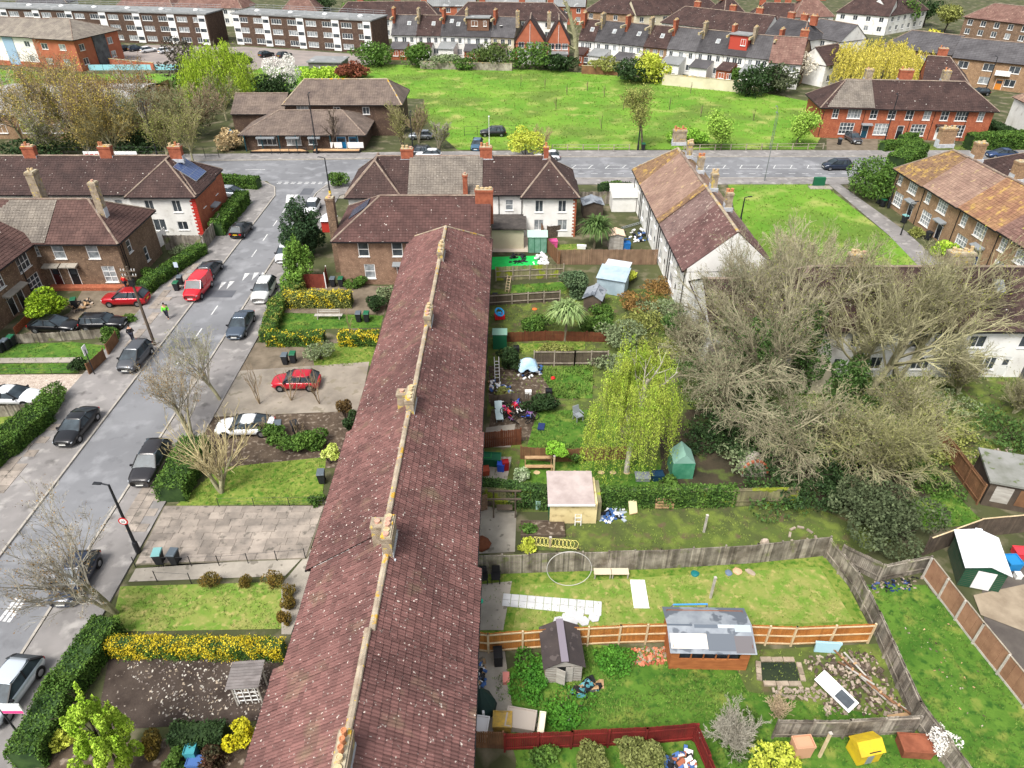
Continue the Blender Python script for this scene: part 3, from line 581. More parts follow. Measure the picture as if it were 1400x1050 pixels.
r = thing('white_cottage', 'white rendered end house wing behind the bare tree, near the willowy birch', 'house', (17.3, 53.6, 0))
block(r, Tm(0, 0), 5.4, 8.2, 4.6, 6.9, mWHITE, mROOFD, hip=(0, 0), wins=[('f', 1, 2.8, 1, 1.2), ('f', 3.2, 2.8, 1, 1.2), ('f', 1.2, .7, 1.3, 1.2), ('l', 2, 2.7, 1, 1.2)], doors=[('f', 3.4, .1, .9, 2, mDOORD)])
B().box(.2, 4.2, -2.9, -.01, 0, 2.4).ob('lean_to', mROOFG, r)
# H: tan brick terrace on the right
hm = [mROOFR, mROOFR, M('tan_lichen_tile', (156, 122, 88), (134, 98, 78), .7, .85, .2, 30, spots=((176, 144, 84), 1.3, .55, 6, .1), isl=.15), mROOFP, mROOFO]
hl = ['tan brick terraced house at the right edge with plum roof', 'tan brick terraced house with speckled russet roof, third from the main road', 'tan brick terraced house with orange lichen roof and blue door', 'tan brick terraced house with smooth pale brown roof', 'tan brick terraced house with ochre mossy roof at the end by the main road']
hy = [57.5, 65.5, 72.6, 79.6, 87.0, 93.6]
for i in range(5):
    L = hy[i+1]-hy[i]; up = .3-.1*i; a = .079
    x = 51.35+(93.6-hy[i])*a
    r = thing('terraced_house', hl[i], 'house', (x, hy[i], 0), a, 'tan brick houses along the right footpath')
    block(r, Tm(8.6, 0, 0, R90), L, 8.6, 5.3+up, 8.5+up, mBRICKT, hm[i], hip=(0, 3.4 if i == 4 else 0), o=.4, tile=(.36, .36), og=0., ridgem=mRIDGEP,
          wins=[('b', .7, 3.3, 1.0, 1.45, 2, 3, mPANEC), ('b', 3.3, 3.2, 1.9, 1.5, 4, 3, mPANEC), ('b', 1.0, .7, 2.0, 1.7, 4, 3, mPANEC), ('f', 2, 3, 1.2, 1.2)], doors=[('b', 4.6, .15, 1.05, 2.1, (mDOORD, mDOORW, mDOORB, mDOORD, mDOORD)[i], mGREY)])
    chimney(r, 4.9, L-.4, 8.0+up, 10.4+up, 1.2 if i < 4 else 2.0, .9, 2 if i < 4 else 3, mCHIMR if i == 1 else mBRICKT, along='x', potm=mPOTB)
    pipe(r, -.07, L-.2, 0, 5.0+up)
# I: red brick terrace across the main road
r = thing('red_brick_terrace', 'red brick terrace with hipped brown roof across the main road at right', 'house', (52.6, 125.2, 0), -.085)
wI = [('f', x, 3.3, w_, 1.5, n_, 2) for x, w_, n_ in ((1.9, 1, 2), (4.4, 2.2, 4), (8.1, 1.2, 2), (11, 1.3, 2), (13.9, 1.3, 2), (16.8, 1.2, 2), (19.6, 1.3, 2), (22, 2, 4), (25.6, 1, 2))]
wI += [('f', x, .7, 2.4, 1.9, 4, 3) for x in (3.6, 9.4, 15.4, 21.8)]
block(r, Tm(0, 0), 28, 8.8, 5.4, 8.6, mBRICKR, mROOFD, hip=(4.2, 4.2), o=.5, wins=wI, doors=[('f', 7.4, .1, 1.1, 2.1, M('teal_door_paint', (30, 74, 92), rough=.5), mGREY), ('f', 13.2, .1, 1.1, 2.2, mBLACK), ('f', 19.6, .1, 1.1, 2.2, mDOORW, mROOFD)])
gt = slope_tiles((.6, -.4, 5.15), (8.4, -.4, 5.15), (8.4, 4.3, 8.55), (4.3, 4.3, 8.55), .36, .36)+np.array([0, -.05, .06]); ob('pale_roof_tiles', tiles_mesh('pale_roof_tiles', gt, mROOFG), r, kind='stuff')
for x, m_ in ((7.9, mCHIM), (14.0, mCHIMR), (20.6, mCHIM)): chimney(r, x, 5.0, 7.9, 10.2, 2.2 if m_ is mCHIMR else 1.2, .9, 4 if m_ is mCHIMR else 2, m_, along='x')
for x in (.4, 7.2, 14.9, 18.6, 23.9): pipe(r, x, -.06, 0, 5.2)
# ---------------------------------------------------------------- far buildings
mSTEEL = M('grey_cladding', (168, 172, 176), rough=.6)
mFLAT = M('flat_felt_roof', (138, 140, 140), (118, 120, 120), .2, .9, spots=((158, 160, 160), .4, .6))
def auto_wins(L, zs=(.9, 3.3), w=1.3, h=1.3, pitch=3.2, side='f', nx=2, nz=1):
    n = max(1, int(L/pitch)); return [(side, L*(i+.5)/n-w/2, z, w, h, nx, nz) for i in range(n) for z in zs]
def far(name, label, a, b, ze, zr, D, wall, roof, hip=(0, 0), chims=(), wins=None, tile=(.5, .4), group=None, cat='house', doors=(), chm=None, pots=3):
    a, b = Vector(a), Vector(b); d = b-a; L = d.length
    r = thing(name, label, cat, (a.x, a.y, 0), math.atan2(d.y, d.x), group)
    block(r, Tm(0, 0), L, D, ze, zr, wall, roof, hip=hip, tile=tile, wins=auto_wins(L) if wins is None else wins, doors=doors, gutter=False)
    for x in chims: chimney(r, L*x, D/2+.5, zr-.7, zr+1.4, 1.7, .8, pots, chm or mCHIMR, along='x', flash=False)
    return r, L
# K: community building with the shop front
r = thing('community_hall', 'brown tiled community building with low front wing, posts and blue panels by the main road', 'building', (-44.0, 117.9, 0))
block(r, Tm(0, .2), 19.6, 10.5, 2.8, 5.0, mBRICKD, M('weathered_brown_tile', (122, 108, 98), (98, 86, 80), .5, .85, .2, 30, isl=.1), hip=(5, 4), o=.6, tile=(.4, .36), wins=[('f', 2.2, .8, 3.2, 1.4, 4, 1), ('f', 7, .8, 2.4, 1.4, 3, 1), ('f', 10.6, .9, 1.4, 1.2)], doors=[('f', 15.2, .1, 1.6, 2.1, M('blue_shop_panel', (30, 120, 170), rough=.6)), ('f', 17.2, .1, 1.6, 2.1, MATS['blue_shop_panel'])])
block(r, Tm(5.4, 8.4), 19.4, 10, 5.5, 8.2, mBRICKD, MATS['weathered_brown_tile'], hip=(2.5, 2.5), o=.5, tile=(.4, .36), wins=[('f', 1.8, 3.6, 2, 1.5, 3, 1), ('f', 8, 3.6, 1.2, 1.2), ('f', 13, 3.6, 1.2, 1.2)], ridgem=mRIDGE)
block(r, Tm(-4, 8), 9, 8, 4.0, 6.2, mBRICKD, MATS['weathered_brown_tile'], hip=(0, 0), tile=(.4, .36))
for x in (.3, 3.1, 5.9, 8.7, 11.5, 14.3, 18.6): B().box(x, x+.16, -.55, -.39, 0, 2.6).ob('porch_post', M('dark_teal_paint', (28, 64, 72), rough=.6), r)
for x, w_ in ((2.4, 3), (7.2, 2.2), (10.8, 2)): B().box(x, x+w_, -.9, -.45, 2.1, 2.35).ob('awning', mGREY, r)
for x, w_, m_ in ((14.3, 1.9, mFRAME), (17.1, 2.6, mFRAME)): B().box(x, x+w_, -.6, -.52, .6, 1.5).ob('sign_board', m_, r)
s = thing('raised_planter', 'long sandy planter edged with dark timber in front of the community hall', 'planter', (-42.6, 116.0, 0))
B().prism([(0, 0), (9.6, 0), (8.2, 1.2), (1.6, 1.2)], 0, .42).ob('edging', mBLACK, s); B().prism([(.2, .1), (9.3, .1), (8.0, 1.05), (1.8, 1.05)], .4, .5).ob('sand_bed', M('sand_bed', (196, 160, 120), (176, 140, 104), 1, 1), s)
s = thing('raised_planter', 'shorter sandy planter by the right end of the community hall', 'planter', (-32.4, 116.1, 0))
B().box(0, 7.6, 0, 1.2, 0, .42).ob('edging', mBLACK, s); B().box(.12, 7.48, .1, 1.1, .42, .5).ob('sand_bed', MATS['sand_bed'], s)
# L: three storey flats
def flats(label, a, b, D, bays, z=7.6):
    a, b = Vector(a), Vector(b); d = b-a; L = d.length
    r = thing('flat_block', label, 'flats', (a.x, a.y, 0), math.atan2(d.y, d.x), 'dark brick three storey flats')
    wn = []; bw = L/bays
    for i in range(bays):
        for k in range(3): wn += [('f', i*bw+1.6, .7+k*2.5, 3.0, 1.25, 4, 1, mPANE), ('f', i*bw+6.4, .7+k*2.5, 3.0, 1.25, 4, 1, mPANE)]
    bb = B(); wall_side(bb, Tm(0, 0), L, 0, z, [q[1:5] for q in wn]); wall_side(bb, Tm(L, 0, 0, R90), D, 0, z, []); wall_side(bb, Tm(0, D, 0, -R90), D, 0, z, []); wall_side(bb, Tm(L, D, 0, math.pi), L, 0, z, [])
    bb.ob('wall', mBRICKD, r)
    for q in wn: window(r, Tm(0, 0), *q[1:7], pane=random.choice([mPANE, mPANEC]))
    for i in range(bays+1):
        x = min(max(i*bw-1.1, .1), L-2.4)
        p = B().box(x, x+2.1, -.12, -.005, .2, z-.1).ob('stair_panel', mFRAME, r)
        for k in range(3): B().box(x+.2, x+1.9, -.16, -.125, .9+k*2.5, 1.7+k*2.5).ob('pane', mPANE, p)
    B().box(-.3, L+.3, -.3, D+.3, z, z+.3).ob('flat_roof', mFLAT, r)
    rb = B()
    for y in (.3, D-.3):
        for zz in (.8, 1.3): rb.tube((0, y, z+zz), (L, y, z+zz), .03, n=4, cap=False)
        for x in np.arange(0, L, 2.5): rb.tube((x, y, z+.3), (x, y, z+1.3), .03, n=4, cap=False)
    rb.ob('roof_railing', mGREY, r)
    for i in range(bays): B().lathe([(.7, 0), (.7, .2), (.45, .4), (.1, .48)], 10).ob('roof_light', mFRAME, r, (i*bw+5, D/2, z+.3))
flats('long dark brick flats with white stair panels at the top left', (-152, 223.6), (-81.3, 210), 9, 7)
flats('shorter dark brick flats behind the graffiti garage', (-74.8, 211.5), (-35.6, 199.2), 9, 4)
# orange and white apartment house
mORB = M('orange_brick', (176, 106, 80), (158, 92, 68), .6, .9)
r = thing('apartment_house', 'white and orange brick apartment house at the left edge', 'flats', (-148, 192, 0), -.262)
wn = [('f', x, z, 1.6, 1.3, 2, 1) for x in (4, 11, 17, 23, 29, 34) for z in (1.2, 4.4)]
block(r, Tm(0, 0), 38, 12, 6.9, 9.6, mWHITE, M('pale_grey_tile', (142, 134, 122), (120, 112, 104), .5, .85, .1, 20, isl=.08), hip=(0, 0), o=.6, tile=(.6, .45), wins=wn)
B().box(0, 38, -.06, -.003, 0, 1.1).ob('brick_plinth', mORB, r)
block(r, Tm(38, -1.2), 11.5, 14.4, 7.0, 9.9, mORB, MATS['pale_grey_tile'], hip=(0, 6), o=.6, tile=(.6, .45), wins=[('f', x, z, 1.8, 1.3, 2, 1) for x in (2, 7) for z in (1.2, 4.4)]+[('r', x, z, 1.6, 1.4, 2, 1) for x in (1.2, 10.4) for z in (1.2, 4.2)])
B().box(49.52, 49.7, 4.5, 8.6, .1, 6.8).ob('stair_glazing', mPANE, r); B().box(28, 31, -.1, -.07, .3, 6.6).ob('blue_panel', M('pale_blue_panel', (150, 176, 200), rough=.6), r)
# garage with painted front
r = thing('garage_block', 'small grey garage with flat roof and graffiti across its front, before the flats', 'garage', (-46.6, 174.8, 0), -.09)
B().box(0, 7.6, 0, 6, 0, 2.6).ob('wall', M('grey_render', (120, 116, 112), (104, 100, 98), 1, .9), r); B().box(-.3, 7.9, -.3, 6.3, 2.6, 2.85).ob('flat_roof', mFLAT, r)
gb = B(); random.seed(3)
cs = [M('graffiti_white', (226, 220, 226), rough=.8), M('graffiti_pink', (196, 130, 190), rough=.8), M('graffiti_violet', (110, 84, 150), rough=.8)]
for k in range(9):
    x = 2.6+k*.5; pts = [(x+.42*math.cos(t)*rn(.6, 1.1), -.005-.004*(k % 3+1), 1.15+.85*math.sin(t)*rn(.6, 1.1)) for t in np.arange(0, 6.28, .7)]
    B().quad(*pts).ob('graffiti_letter', cs[k % 3], r)
# low hall with a pale curved roof, left edge
r = thing('school_hall', 'low hall with a pale curved metal roof among the trees at the left edge', 'building', (-92, 124, 0))
bb = B(); n = 10
for k in range(n):
    t0, t1 = k/n, (k+1)/n; z = lambda t: 4+2.2*math.sin(math.pi*t)
    bb.quad((0, 22*t0, z(t0)), (26, 22*t0, z(t0)), (26, 22*t1, z(t1)), (0, 22*t1, z(t1)))
bb.ob('curved_roof', M('pale_standing_seam', (190, 188, 184), (164, 162, 160), .3, .5, stretch=(3, .1, 1)), r)
B().box(.3, 25.7, .3, 21.7, 0, 4).ob('wall', mBRICKT, r); B().prism([(25.69, .3), (25.7, .3), (25.7, 21.7), (25.69, 21.7)], 4, 5.2).ob('gable_wall', mBRICKT, r)
for x in (3, 8, 13, 18): window(r, Tm(0, .24), x, 1, 2.6, 1.5, 3, 1)
# M: the far curved terrace, seen from its gardens
def zpt(x, y, z=5.3): q = g(x, y, z); return (q.x, q.y)
bx = [535, 569, 602, 635, 671, 703]; ey = [46, 46.5, 47, 48, 48.5, 50]
bx2 = [791, 813, 847, 880, 912, 952, 990, 1020, 1054, 1092]; ey2 = [53, 54.5, 58, 61.5, 64.5, 68.5, 72.5, 76, 79.5, 84]
mSL2 = M('dark_slate', (76, 74, 76), (60, 58, 60), .4, .7, isl=.08)
rf = [mSLATE, mROOFD, mSL2, mSL2, mSLATE]; rf2 = [mROOFD, mSL2, mSL2, mROOFD, mSLATE, mSL2, mSL2, mSLATE, mROOFD]
wl = [mWHITE, mWHITE, mWHITE, mWHITE, mCREAM]; wl2 = [mWHITE, mWHITE, mWHITE, mBRICKT, mWHITE, mWHITE, mWHITE, mWHITE, mBRICKT]
desc = ['leftmost white house of the far terrace, grey slate roof', 'white far terrace house with brown roof, second from the dark flats', 'white far terrace house with two bright skylights', 'white far terrace house with a brown tile-hung box dormer', 'cream far terrace house with a satellite dish on its slate roof']
desc2 = ['white far terrace house with a brown roof right of the lopped tree', 'white far terrace house with dark slates and black lean-to roof', 'white far terrace house with one skylight and a grey lean-to', 'tan brick far terrace house between two white ones', 'white far terrace house with mottled slates and pale lean-to', 'white far terrace house with dark slates left of the red dormer', 'white far terrace house with a bright red box dormer', 'pale slate roofed far terrace house right of the red dormer', 'brown roofed far terrace house at the right end of the row']
def row(bx, ey, rf, wl, desc, off):
    for i in range(len(bx)-1):
        a, b = zpt(bx[i]+.3, ey[i]), zpt(bx[i+1]-.3, ey[i+1]); L = (Vector(b)-Vector(a)).length
        wn = [('f', .6, 3.3, .9, 1.3), ('f', L*.42, 3.3, 1.1, 1.3), ('f', L-1.6, 3.3, .9, 1.3), ('f', L-1.9, .8, 1.3, 1.3)]
        r, L = far('terraced_house', desc[i], a, b, 5.3, 8.9, 9, wl[i], rf[i], tile=(.5, .42), wins=wn, group='far terrace houses beyond the meadow', doors=[('f', L*.3, .1, .9, 2.1, mDOORD)])
        chimney(r, .25, 3.4, 7.2, 10.6, .6, 2.0, 4, mCHIM if i % 2 else mCHIMR, potm=mPOTB, flash=False)
        B().box(-.1, .32, -.3, 4.5, 8.4, 8.9).ob('party_wall_coping', mCAP, r)
        h = rn(2.4, 2.8); b_ = B().add([(.3, -4, 0), (L*.68, -4, 0), (L*.68, -.01, 0), (.3, -.01, 0), (.3, -4, h), (L*.68, -4, h), (L*.68, -.01, h+.9), (.3, -.01, h+.9)], [(0, 1, 5, 4), (1, 2, 6, 5), (0, 4, 7, 3)])
        b_.ob('rear_addition', mWHITE if i % 3 else mBRICKR, r)
        B().add([(.1, -4.3, h), (L*.7, -4.3, h), (L*.7, -.02, h+.97), (.1, -.02, h+.97), (.1, -4.3, h-.1), (L*.7, -4.3, h-.1)], [(0, 1, 2, 3), (4, 5, 1, 0)]).ob('lean_to_roof', (mSLATE, mROOFD, mFLAT)[(i+off) % 3], r)
        window(r, Tm(0, -4.06), .9, .9, 1.3, 1.2); window(r, Tm(0, -4.06), 2.8, .9, 1.0, 1.2)
        yield i, r, L
for i, r, L in row(bx, ey, rf, wl, desc, 0):
    if i in (0, 1, 2): roof_panel(r, Tm(0, 0), 9, 5.3, 8.9, L*.6, .45, .9, 1.2, (mFRAME, mPANEC), ('skylight', 'pane'))
    if i == 2: roof_panel(r, Tm(0, 0), 9, 5.3, 8.9, L*.3, .6, .9, 1.2, (mFRAME, mPANEC), ('skylight', 'pane'))
    if i == 3:
        d_ = B().box(.5, L-.5, .9, 4.5, 6.2, 8.95).ob('dormer', M('brown_hung_tile', (128, 96, 78), (106, 78, 64), 3, .9), r); B().box(.2, L-.2, .6, 4.7, 8.95, 9.15).ob('dormer_roof', mFLAT, r)
        window(r, Tm(0, .84), 1.6, 7.2, 1.6, 1.2); window(r, Tm(0, .84), 4.6, 7.2, .8, 1.2)
    if i == 4: B().lathe([(.05, 0), (.35, .08), (.4, .14)], 10).ob('satellite_dish', mFRAME, r, (L*.35, 1.9, 7.2), 0)
for i, r, L in row(bx2, ey2, rf2, wl2, desc2, 1):
    if i in (0, 1, 2, 3, 5): roof_panel(r, Tm(0, 0), 9, 5.3, 8.9, L*.55, .4, .9, 1.2, (mFRAME, mPANEC), ('skylight', 'pane'))
    if i == 6:
        B().box(.4, L-.4, .9, 4.5, 6.0, 9.0).ob('dormer', M('red_dormer_cladding', (176, 70, 56), rough=.8), r); B().box(.1, L-.1, .6, 4.7, 9.0, 9.2).ob('dormer_roof', mFLAT, r); window(r, Tm(0, .84), 3.0, 7.0, 1.1, 1.3)
# the two gabled brick houses in that row
for (x0, x1, y0, lab) in ((705, 744, 56, 'large orange brick gable house in the middle of the far terrace'), (748, 779, 58, 'smaller orange brick gable house left of the lopped tree')):
    a, b = g(x0, y0, 4.6), g(x1, y0+1, 4.6); L = b.x-a.x
    r = thing('gabled_house', lab, 'house', (a.x, a.y, 0), -.05, 'far gabled houses')
    block(r, Tm(L, 0, 0, R90), 10, L, 4.6, 9.4, mORB, mROOFD, tile=(.5, .42), wins=[('l', L*k-.7, 3.0, 1.4, 1.4, 2, 1) for k in (.2, .5, .8)]+[('l', L*.3, .7, 1.5, 1.3)], gutter=False)
    B().tube((L/2, -.1, 2), (L/2, -.1, 8.4), .05, n=5).ob('downpipe', mFRAME, r)
    chimney(r, .3, 4, 7, 10.6, .9, 1.6, 4, mCHIM, flash=False)
    B().box(L*.1, L*.9, -3.4, -.01, 0, 2.5).ob('rear_addition', mWHITE, r); B().box(L*.05, L*.95, -3.7, -.01, 2.5, 2.7).ob('lean_to_roof', mFLAT, r)
# N: rows behind
def farpx(name, label, p0, p1, zr, D, wall, roof, hip=(3.5, 3.5), chims=(.25, .6, .85), z=5.3, **k):
    return far(name, label, zpt(*p0, z), zpt(*p1, z), z, zr, D, wall, roof, hip, chims, tile=(.6, .5), **k)
gN = 'roofs along the top edge beyond the far terrace'
NB = [('long dark roofed terrace behind the flats, left of the pale brick block', (455, 25), (601, 24), 8.8, mWHITE, mROOFD, (4, 4)),
      ('dark roofed terrace behind the dormer houses', (618, 25), (775, 27), 8.8, mWHITE, mROOFD, (4, 4)),
      ('long curving dark roof behind the slate roofed houses', (905, 29), (1045, 46), 8.8, mWHITE, mROOFD, (4, 0)),
      ('white houses with dark roof beside the curving roof', (1047, 46), (1098, 55), 8.6, mWHITE, mSL2, (0, 3)),
      ('brown roofed brick terrace at the top edge above the slate row', (800, 14), (868, 19), 8.4, mBRICKT, mROOFD, (4, 0)),
      ('pale houses with brown roof at the top edge right of the brick terrace', (870, 20), (918, 18), 8.4, mCREAM, mROOFD, (0, 0)),
      ('brick houses at the top edge before the tall white house', (920, 17), (985, 12), 8.4, mBRICK, mROOFD, (0, 3)),
      ('tall white house at the top edge', (990, 22), (1021, 20), 9.4, mWHITE, mROOFD, (3, 3)),
      ('brown roofed houses with white walls near the top right', (1026, 24), (1084, 26), 8.6, mWHITE, mROOFD, (3.5, 0)),
      ('white house with steep brown hipped roof near the top right', (1086, 22), (1140, 21), 9.2, mWHITE, mROOFR, (4, 4)),
      ('long white terrace with brown roof along the top right edge', (1145, 15), (1216, 21), 9.0, mWHITE, mROOFD, (4, 0)),
      ('white terrace end with brown roof above the brown flats', (1218, 20), (1268, 12), 9.0, mWHITE, mROOFD, (0, 4)),
      ('pale brick block at the top edge right of the green tree', (575, 7), (650, 7), 9.0, mORB, mFLAT, (0, 0)),
      ('tan brick block at the top edge above the dormers', (655, 6), (745, 7), 9.0, mBRICKT, mFLAT, (0, 0)),
      ('brick block at the top edge beside the lopped tree', (748, 7), (800, 8), 9.0, mORB, mFLAT, (0, 0)),
      ('red roofed house at the top left behind the long flats', (160, 6), (235, 8), 9.0, mWHITE, mROOFR, (4, 4)),
      ('plum roofed houses at the top left between the flats', (238, 8), (330, 10), 9.2, mWHITE, mROOFR, (4, 4)),
      ('russet hipped roof behind the shorter flats', (385, 14), (432, 14), 9.6, mCREAM, mROOFR, (4, 4)),
      ('far white house at the top left corner', (20, 4), (90, 3), 9, mWHITE, mSLATE, (4, 4))]
for lab, p0, p1, zr, wm, rm, hp in NB: farpx('terrace_row', lab, p0, p1, zr, 9, wm, rm, hp, group=gN)
farpx('semi_house', 'slate roofed white and brick house left of the yellow willow', (1088, 44), (1150, 56), 8.4, 9, mWHITE, mSLATE, (3, 0), (), group=gN)
r, L = farpx('semi_house', 'russet roofed brick house with ivy covered white side, right end of the far terrace', (1052, 83), (1096, 86), 9.4, 9, mWHITE, mROOFR, (0, 0), (.9,), group=gN)
farpx('brown_flats', 'brown brick flats at the top right corner', (1320, 22), (1420, 34), 10.5, 10, mBRICK, mROOFR, (4, 4), (), z=7.5, wins=auto_wins(30, (.9, 3.5, 5.6)), cat='flats')
farpx('tan_flats', 'tan brick flats with grey roof and orange door behind the willow', (1206, 62), (1302, 74), 8.6, 10, mBRICKT, mSLATE, (4, 0), (), z=5.6, cat='flats')
r, L = farpx('tan_flats', 'tan brick flats with grey roof, balcony and orange door at the right edge', (1303, 77), (1440, 91), 8.6, 10, mBRICKT, mSLATE, (0, 4), (), z=5.6, cat='flats', wins=auto_wins(24, (.9, 3.5), 2.0, 1.4, 4.2), doors=[('f', 9.4, .1, 1.4, 2.1, M('orange_door_paint', (206, 130, 50), rough=.6))])
B().box(8.8, 11.6, -1.0, -.02, 3.0, 3.1).box(8.8, 11.6, -1.0, -.94, 3.1, 4.0).ob('balcony', mFRAME, r)
farpx('brown_house', 'dark roofed house half hidden behind the red brick terrace', (1262, 110), (1325, 115), 8.8, 9, mBRICKR, mROOFD, (0, 4), (.3,), z=5.2, group=gN)
r, L = far('corner_house', 'brick house with white side and brown roof at the right edge past the hedge', (88.2, 122.6), (104, 121.4), 5.4, 8.6, 9, mBRICKR, mROOFP, (4, 0), (.5,))
B().box(-.08, -.002, .1, 8.9, 0, 5.1).ob('white_side_wall', mWHITE, r)
r, L = far('corner_house', 'red brick house corner with dark roof at the right edge', (63.8, 88.5), (72, 88), 5.2, 7.6, 8, mBRICKR, mROOFD, (3, 0), ())
farpx('small_white_house', 'small white house with dark roof left of the yellow willow', (1130, 88), (1160, 82), 7.4, 7, mWHITE, mROOFD, (0, 0), (), z=4.6, group=gN)
# ---------------------------------------------------------------- vegetation kit
def unit(v): return v/np.maximum(np.linalg.norm(v, axis=-1, keepdims=True), 1e-9)
def leaf_arrays(pts, size, aspect=.6, droop=None):
    n = len(pts); s = size*RNG.uniform(.6, 1.35, n)[:, None]
    a = unit(RNG.normal(size=(n, 3))) if droop is None else unit(RNG.normal(size=(n, 3))*.35+np.array(droop))
    b = unit(np.cross(a, RNG.normal(size=(n, 3))))
    v = np.stack([pts-a*s, pts+b*s*aspect, pts+a*s, pts-b*s*aspect], 1).reshape(-1, 3)
    return v, (np.arange(n)*4)[:, None]+np.arange(4)
def join(parts):
    V = []; Fc = []; k = 0
    for v, f in parts: V.append(v); Fc.append(f+k); k += len(v)
    return np.concatenate(V), np.concatenate(Fc)
def lobes_in(rx, ry, rz, n, cz, sub=.55):
    L = []
    for i in range(n):
        d = unit(RNG.normal(size=3)); q = RNG.uniform(.35, 1-.35*sub)
        L.append((d[0]*rx*q, d[1]*ry*q, cz+d[2]*rz*q, rx*sub*RNG.uniform(.55, 1.1), ry*sub*RNG.uniform(.55, 1.1), rz*sub*RNG.uniform(.55, 1.1)))
    return np.array(L)
def blob_pts(lobes, n):
    wt = (lobes[:, 3:6].prod(1))**.66; idx = RNG.choice(len(lobes), n, p=wt/wt.sum())
    d = unit(RNG.normal(size=(n, 3))); r = RNG.uniform(.45, 1, n)[:, None]**.4
    return lobes[idx, :3]+d*r*lobes[idx, 3:6]
FOL = {}
def fol(name, c, c2, isl=.38):
    if name not in FOL: FOL[name] = M(name+'_foliage', c, c2, 1.3, .75, isl=isl, spec=.2)
    return FOL[name]
fGREEN = fol('mid_green', (62, 92, 38), (94, 124, 52)); fDARK = fol('dark_green', (38, 58, 32), (58, 80, 42)); fLIME = fol('lime', (134, 172, 44), (176, 204, 74), .3)
fHEDGE = fol('privet', (58, 88, 34), (92, 122, 50), .45); fYEL = fol('forsythia_yellow', (186, 166, 34), (226, 206, 60), .3); fOLIVE = fol('olive', (116, 122, 60), (142, 146, 80))
fBROWN = fol('bronze', (120, 92, 52), (146, 116, 66)); fGREY = fol('grey_green', (108, 122, 86), (130, 142, 104)); fWILL = fol('willow', (132, 166, 38), (180, 204, 66), .3); fYWILL = fol('golden_willow', (184, 174, 62), (222, 208, 104), .3)
fWHITE = fol('blossom_white', (226, 222, 214), (240, 238, 232), .12); fRED = fol('red_brown', (112, 62, 48), (136, 82, 60)); fIVY = fol('ivy', (56, 84, 40), (80, 108, 52)); fBIRCH = fol('birch_spring', (134, 168, 50), (186, 200, 84), .3); fYG = fol('yellow_green', (168, 180, 56), (192, 198, 84), .25)
mBARK = M('grey_bark', (128, 120, 100), (100, 94, 78), 2, .95); mBARKG = M('lichen_bark', (164, 160, 128), (128, 122, 98), 1.5, .95, isl=.15); mTWIG = M('pale_twig', (178, 173, 158), (142, 136, 122), .5, .95, isl=.2); mTWIGB = M('brown_twig', (160, 142, 114), (126, 110, 90), .5, .95, isl=.2)
mBIRCHB = M('birch_bark', (206, 200, 186), (160, 152, 138), 3, .9); mTWIGO = M('olive_twig', (152, 146, 104), (124, 116, 82), .5, .95, isl=.2); mBARKD = M('dark_bark', (78, 68, 58), (60, 52, 46), 2, .95)

def bush(label, x, y, r, h, n, leaf, mat, cat='bush', name='bush', group=None, ry=None, z0=0., nl=9, sub=.55, stems=True):
    lob = lobes_in(r, ry or r, h/2, nl, z0+h/2, sub); n = int(n*.8); leaf *= 1.1; pts = blob_pts(lob, n); pts[:, 2] = np.maximum(pts[:, 2], z0+.03)
    v, f = leaf_arrays(pts, leaf)
    o = thing(name, label, cat, (x, y, 0), 0, group)
    ob('foliage', npmesh('foliage', v, f, mat), o)
    b = B()
    for i in range(4): a = rn(0, 6.28); b.tube((0, 0, 0), (r*.4*math.cos(a), r*.4*math.sin(a), z0+h*.6), .05, .02, 5, False)
    b.ob('stem', mBARKD, o)
    return o
def hedge(label, path, w, h, mat, dens=260, leaf=.07, cat='hedge', group=None, z0=0., mat2=None, p2=.0, name='hedge', rough=.07):
    """clipped hedge along a path of world xy points: leafy skin over a twiggy core"""
    o = thing(name, label, cat, (path[0][0], path[0][1], 0), 0, group); ox, oy = path[0]
    parts = [[], []]; core = B()
    for (x0, y0), (x1, y1) in zip(path, path[1:]):
        d = np.array([x1-x0, y1-y0]); L = np.linalg.norm(d); d /= L; nn = np.array([-d[1], d[0]])
        area = L*w+2*L*h+2*w*h; m = int(area*dens)
        u = RNG.uniform(-w*.3, L+w*.3, m); k = RNG.uniform(0, 1, m); top = k < (L*w)/area; sid = RNG.choice([-1, 1], m)
        off = np.where(top, RNG.uniform(-w/2, w/2, m), sid*w/2); z = np.where(top, h, RNG.uniform(.02, h, m))
        wob = np.sin(u*2.3+x0)*.05+np.sin(u*5.1)*.03
        off = off+RNG.normal(size=m)*rough+wob*np.where(top, 0, 1); z = z+np.where(top, RNG.normal(size=m)*rough+wob, 0)
        p = np.stack([x0-ox+d[0]*u+nn[0]*off, y0-oy+d[1]*u+nn[1]*off, z0+np.maximum(z, .02)], 1)
        s2 = (RNG.uniform(0, 1, m) < np.clip(p2*(.3+1.0*z/h)+.55*np.sin(u*3.1+z*2.3+y0)*np.sin(u*1.7-off*4), 0, .93)) if p2 else np.zeros(m, bool)
        for q, sel in ((0, ~s2), (1, s2)):
            if sel.any(): parts[q].append(leaf_arrays(p[sel], leaf))
        T = Matrix.Translation((x0-ox, y0-oy, z0)) @ Matrix.Rotation(math.atan2(d[1], d[0]), 4, 'Z')
        core.box(-w*.25, L+w*.25, -w/2+.06, w/2-.06, 0, h-.06, T)
    core.ob('branches', fDARK, o)
    for q, mt, nme in ((0, mat, 'foliage'), (1, mat2, 'flowers')):
        if parts[q]: v, f = join(parts[q]); ob(nme, npmesh(nme, v, f, mt), o)
    return o
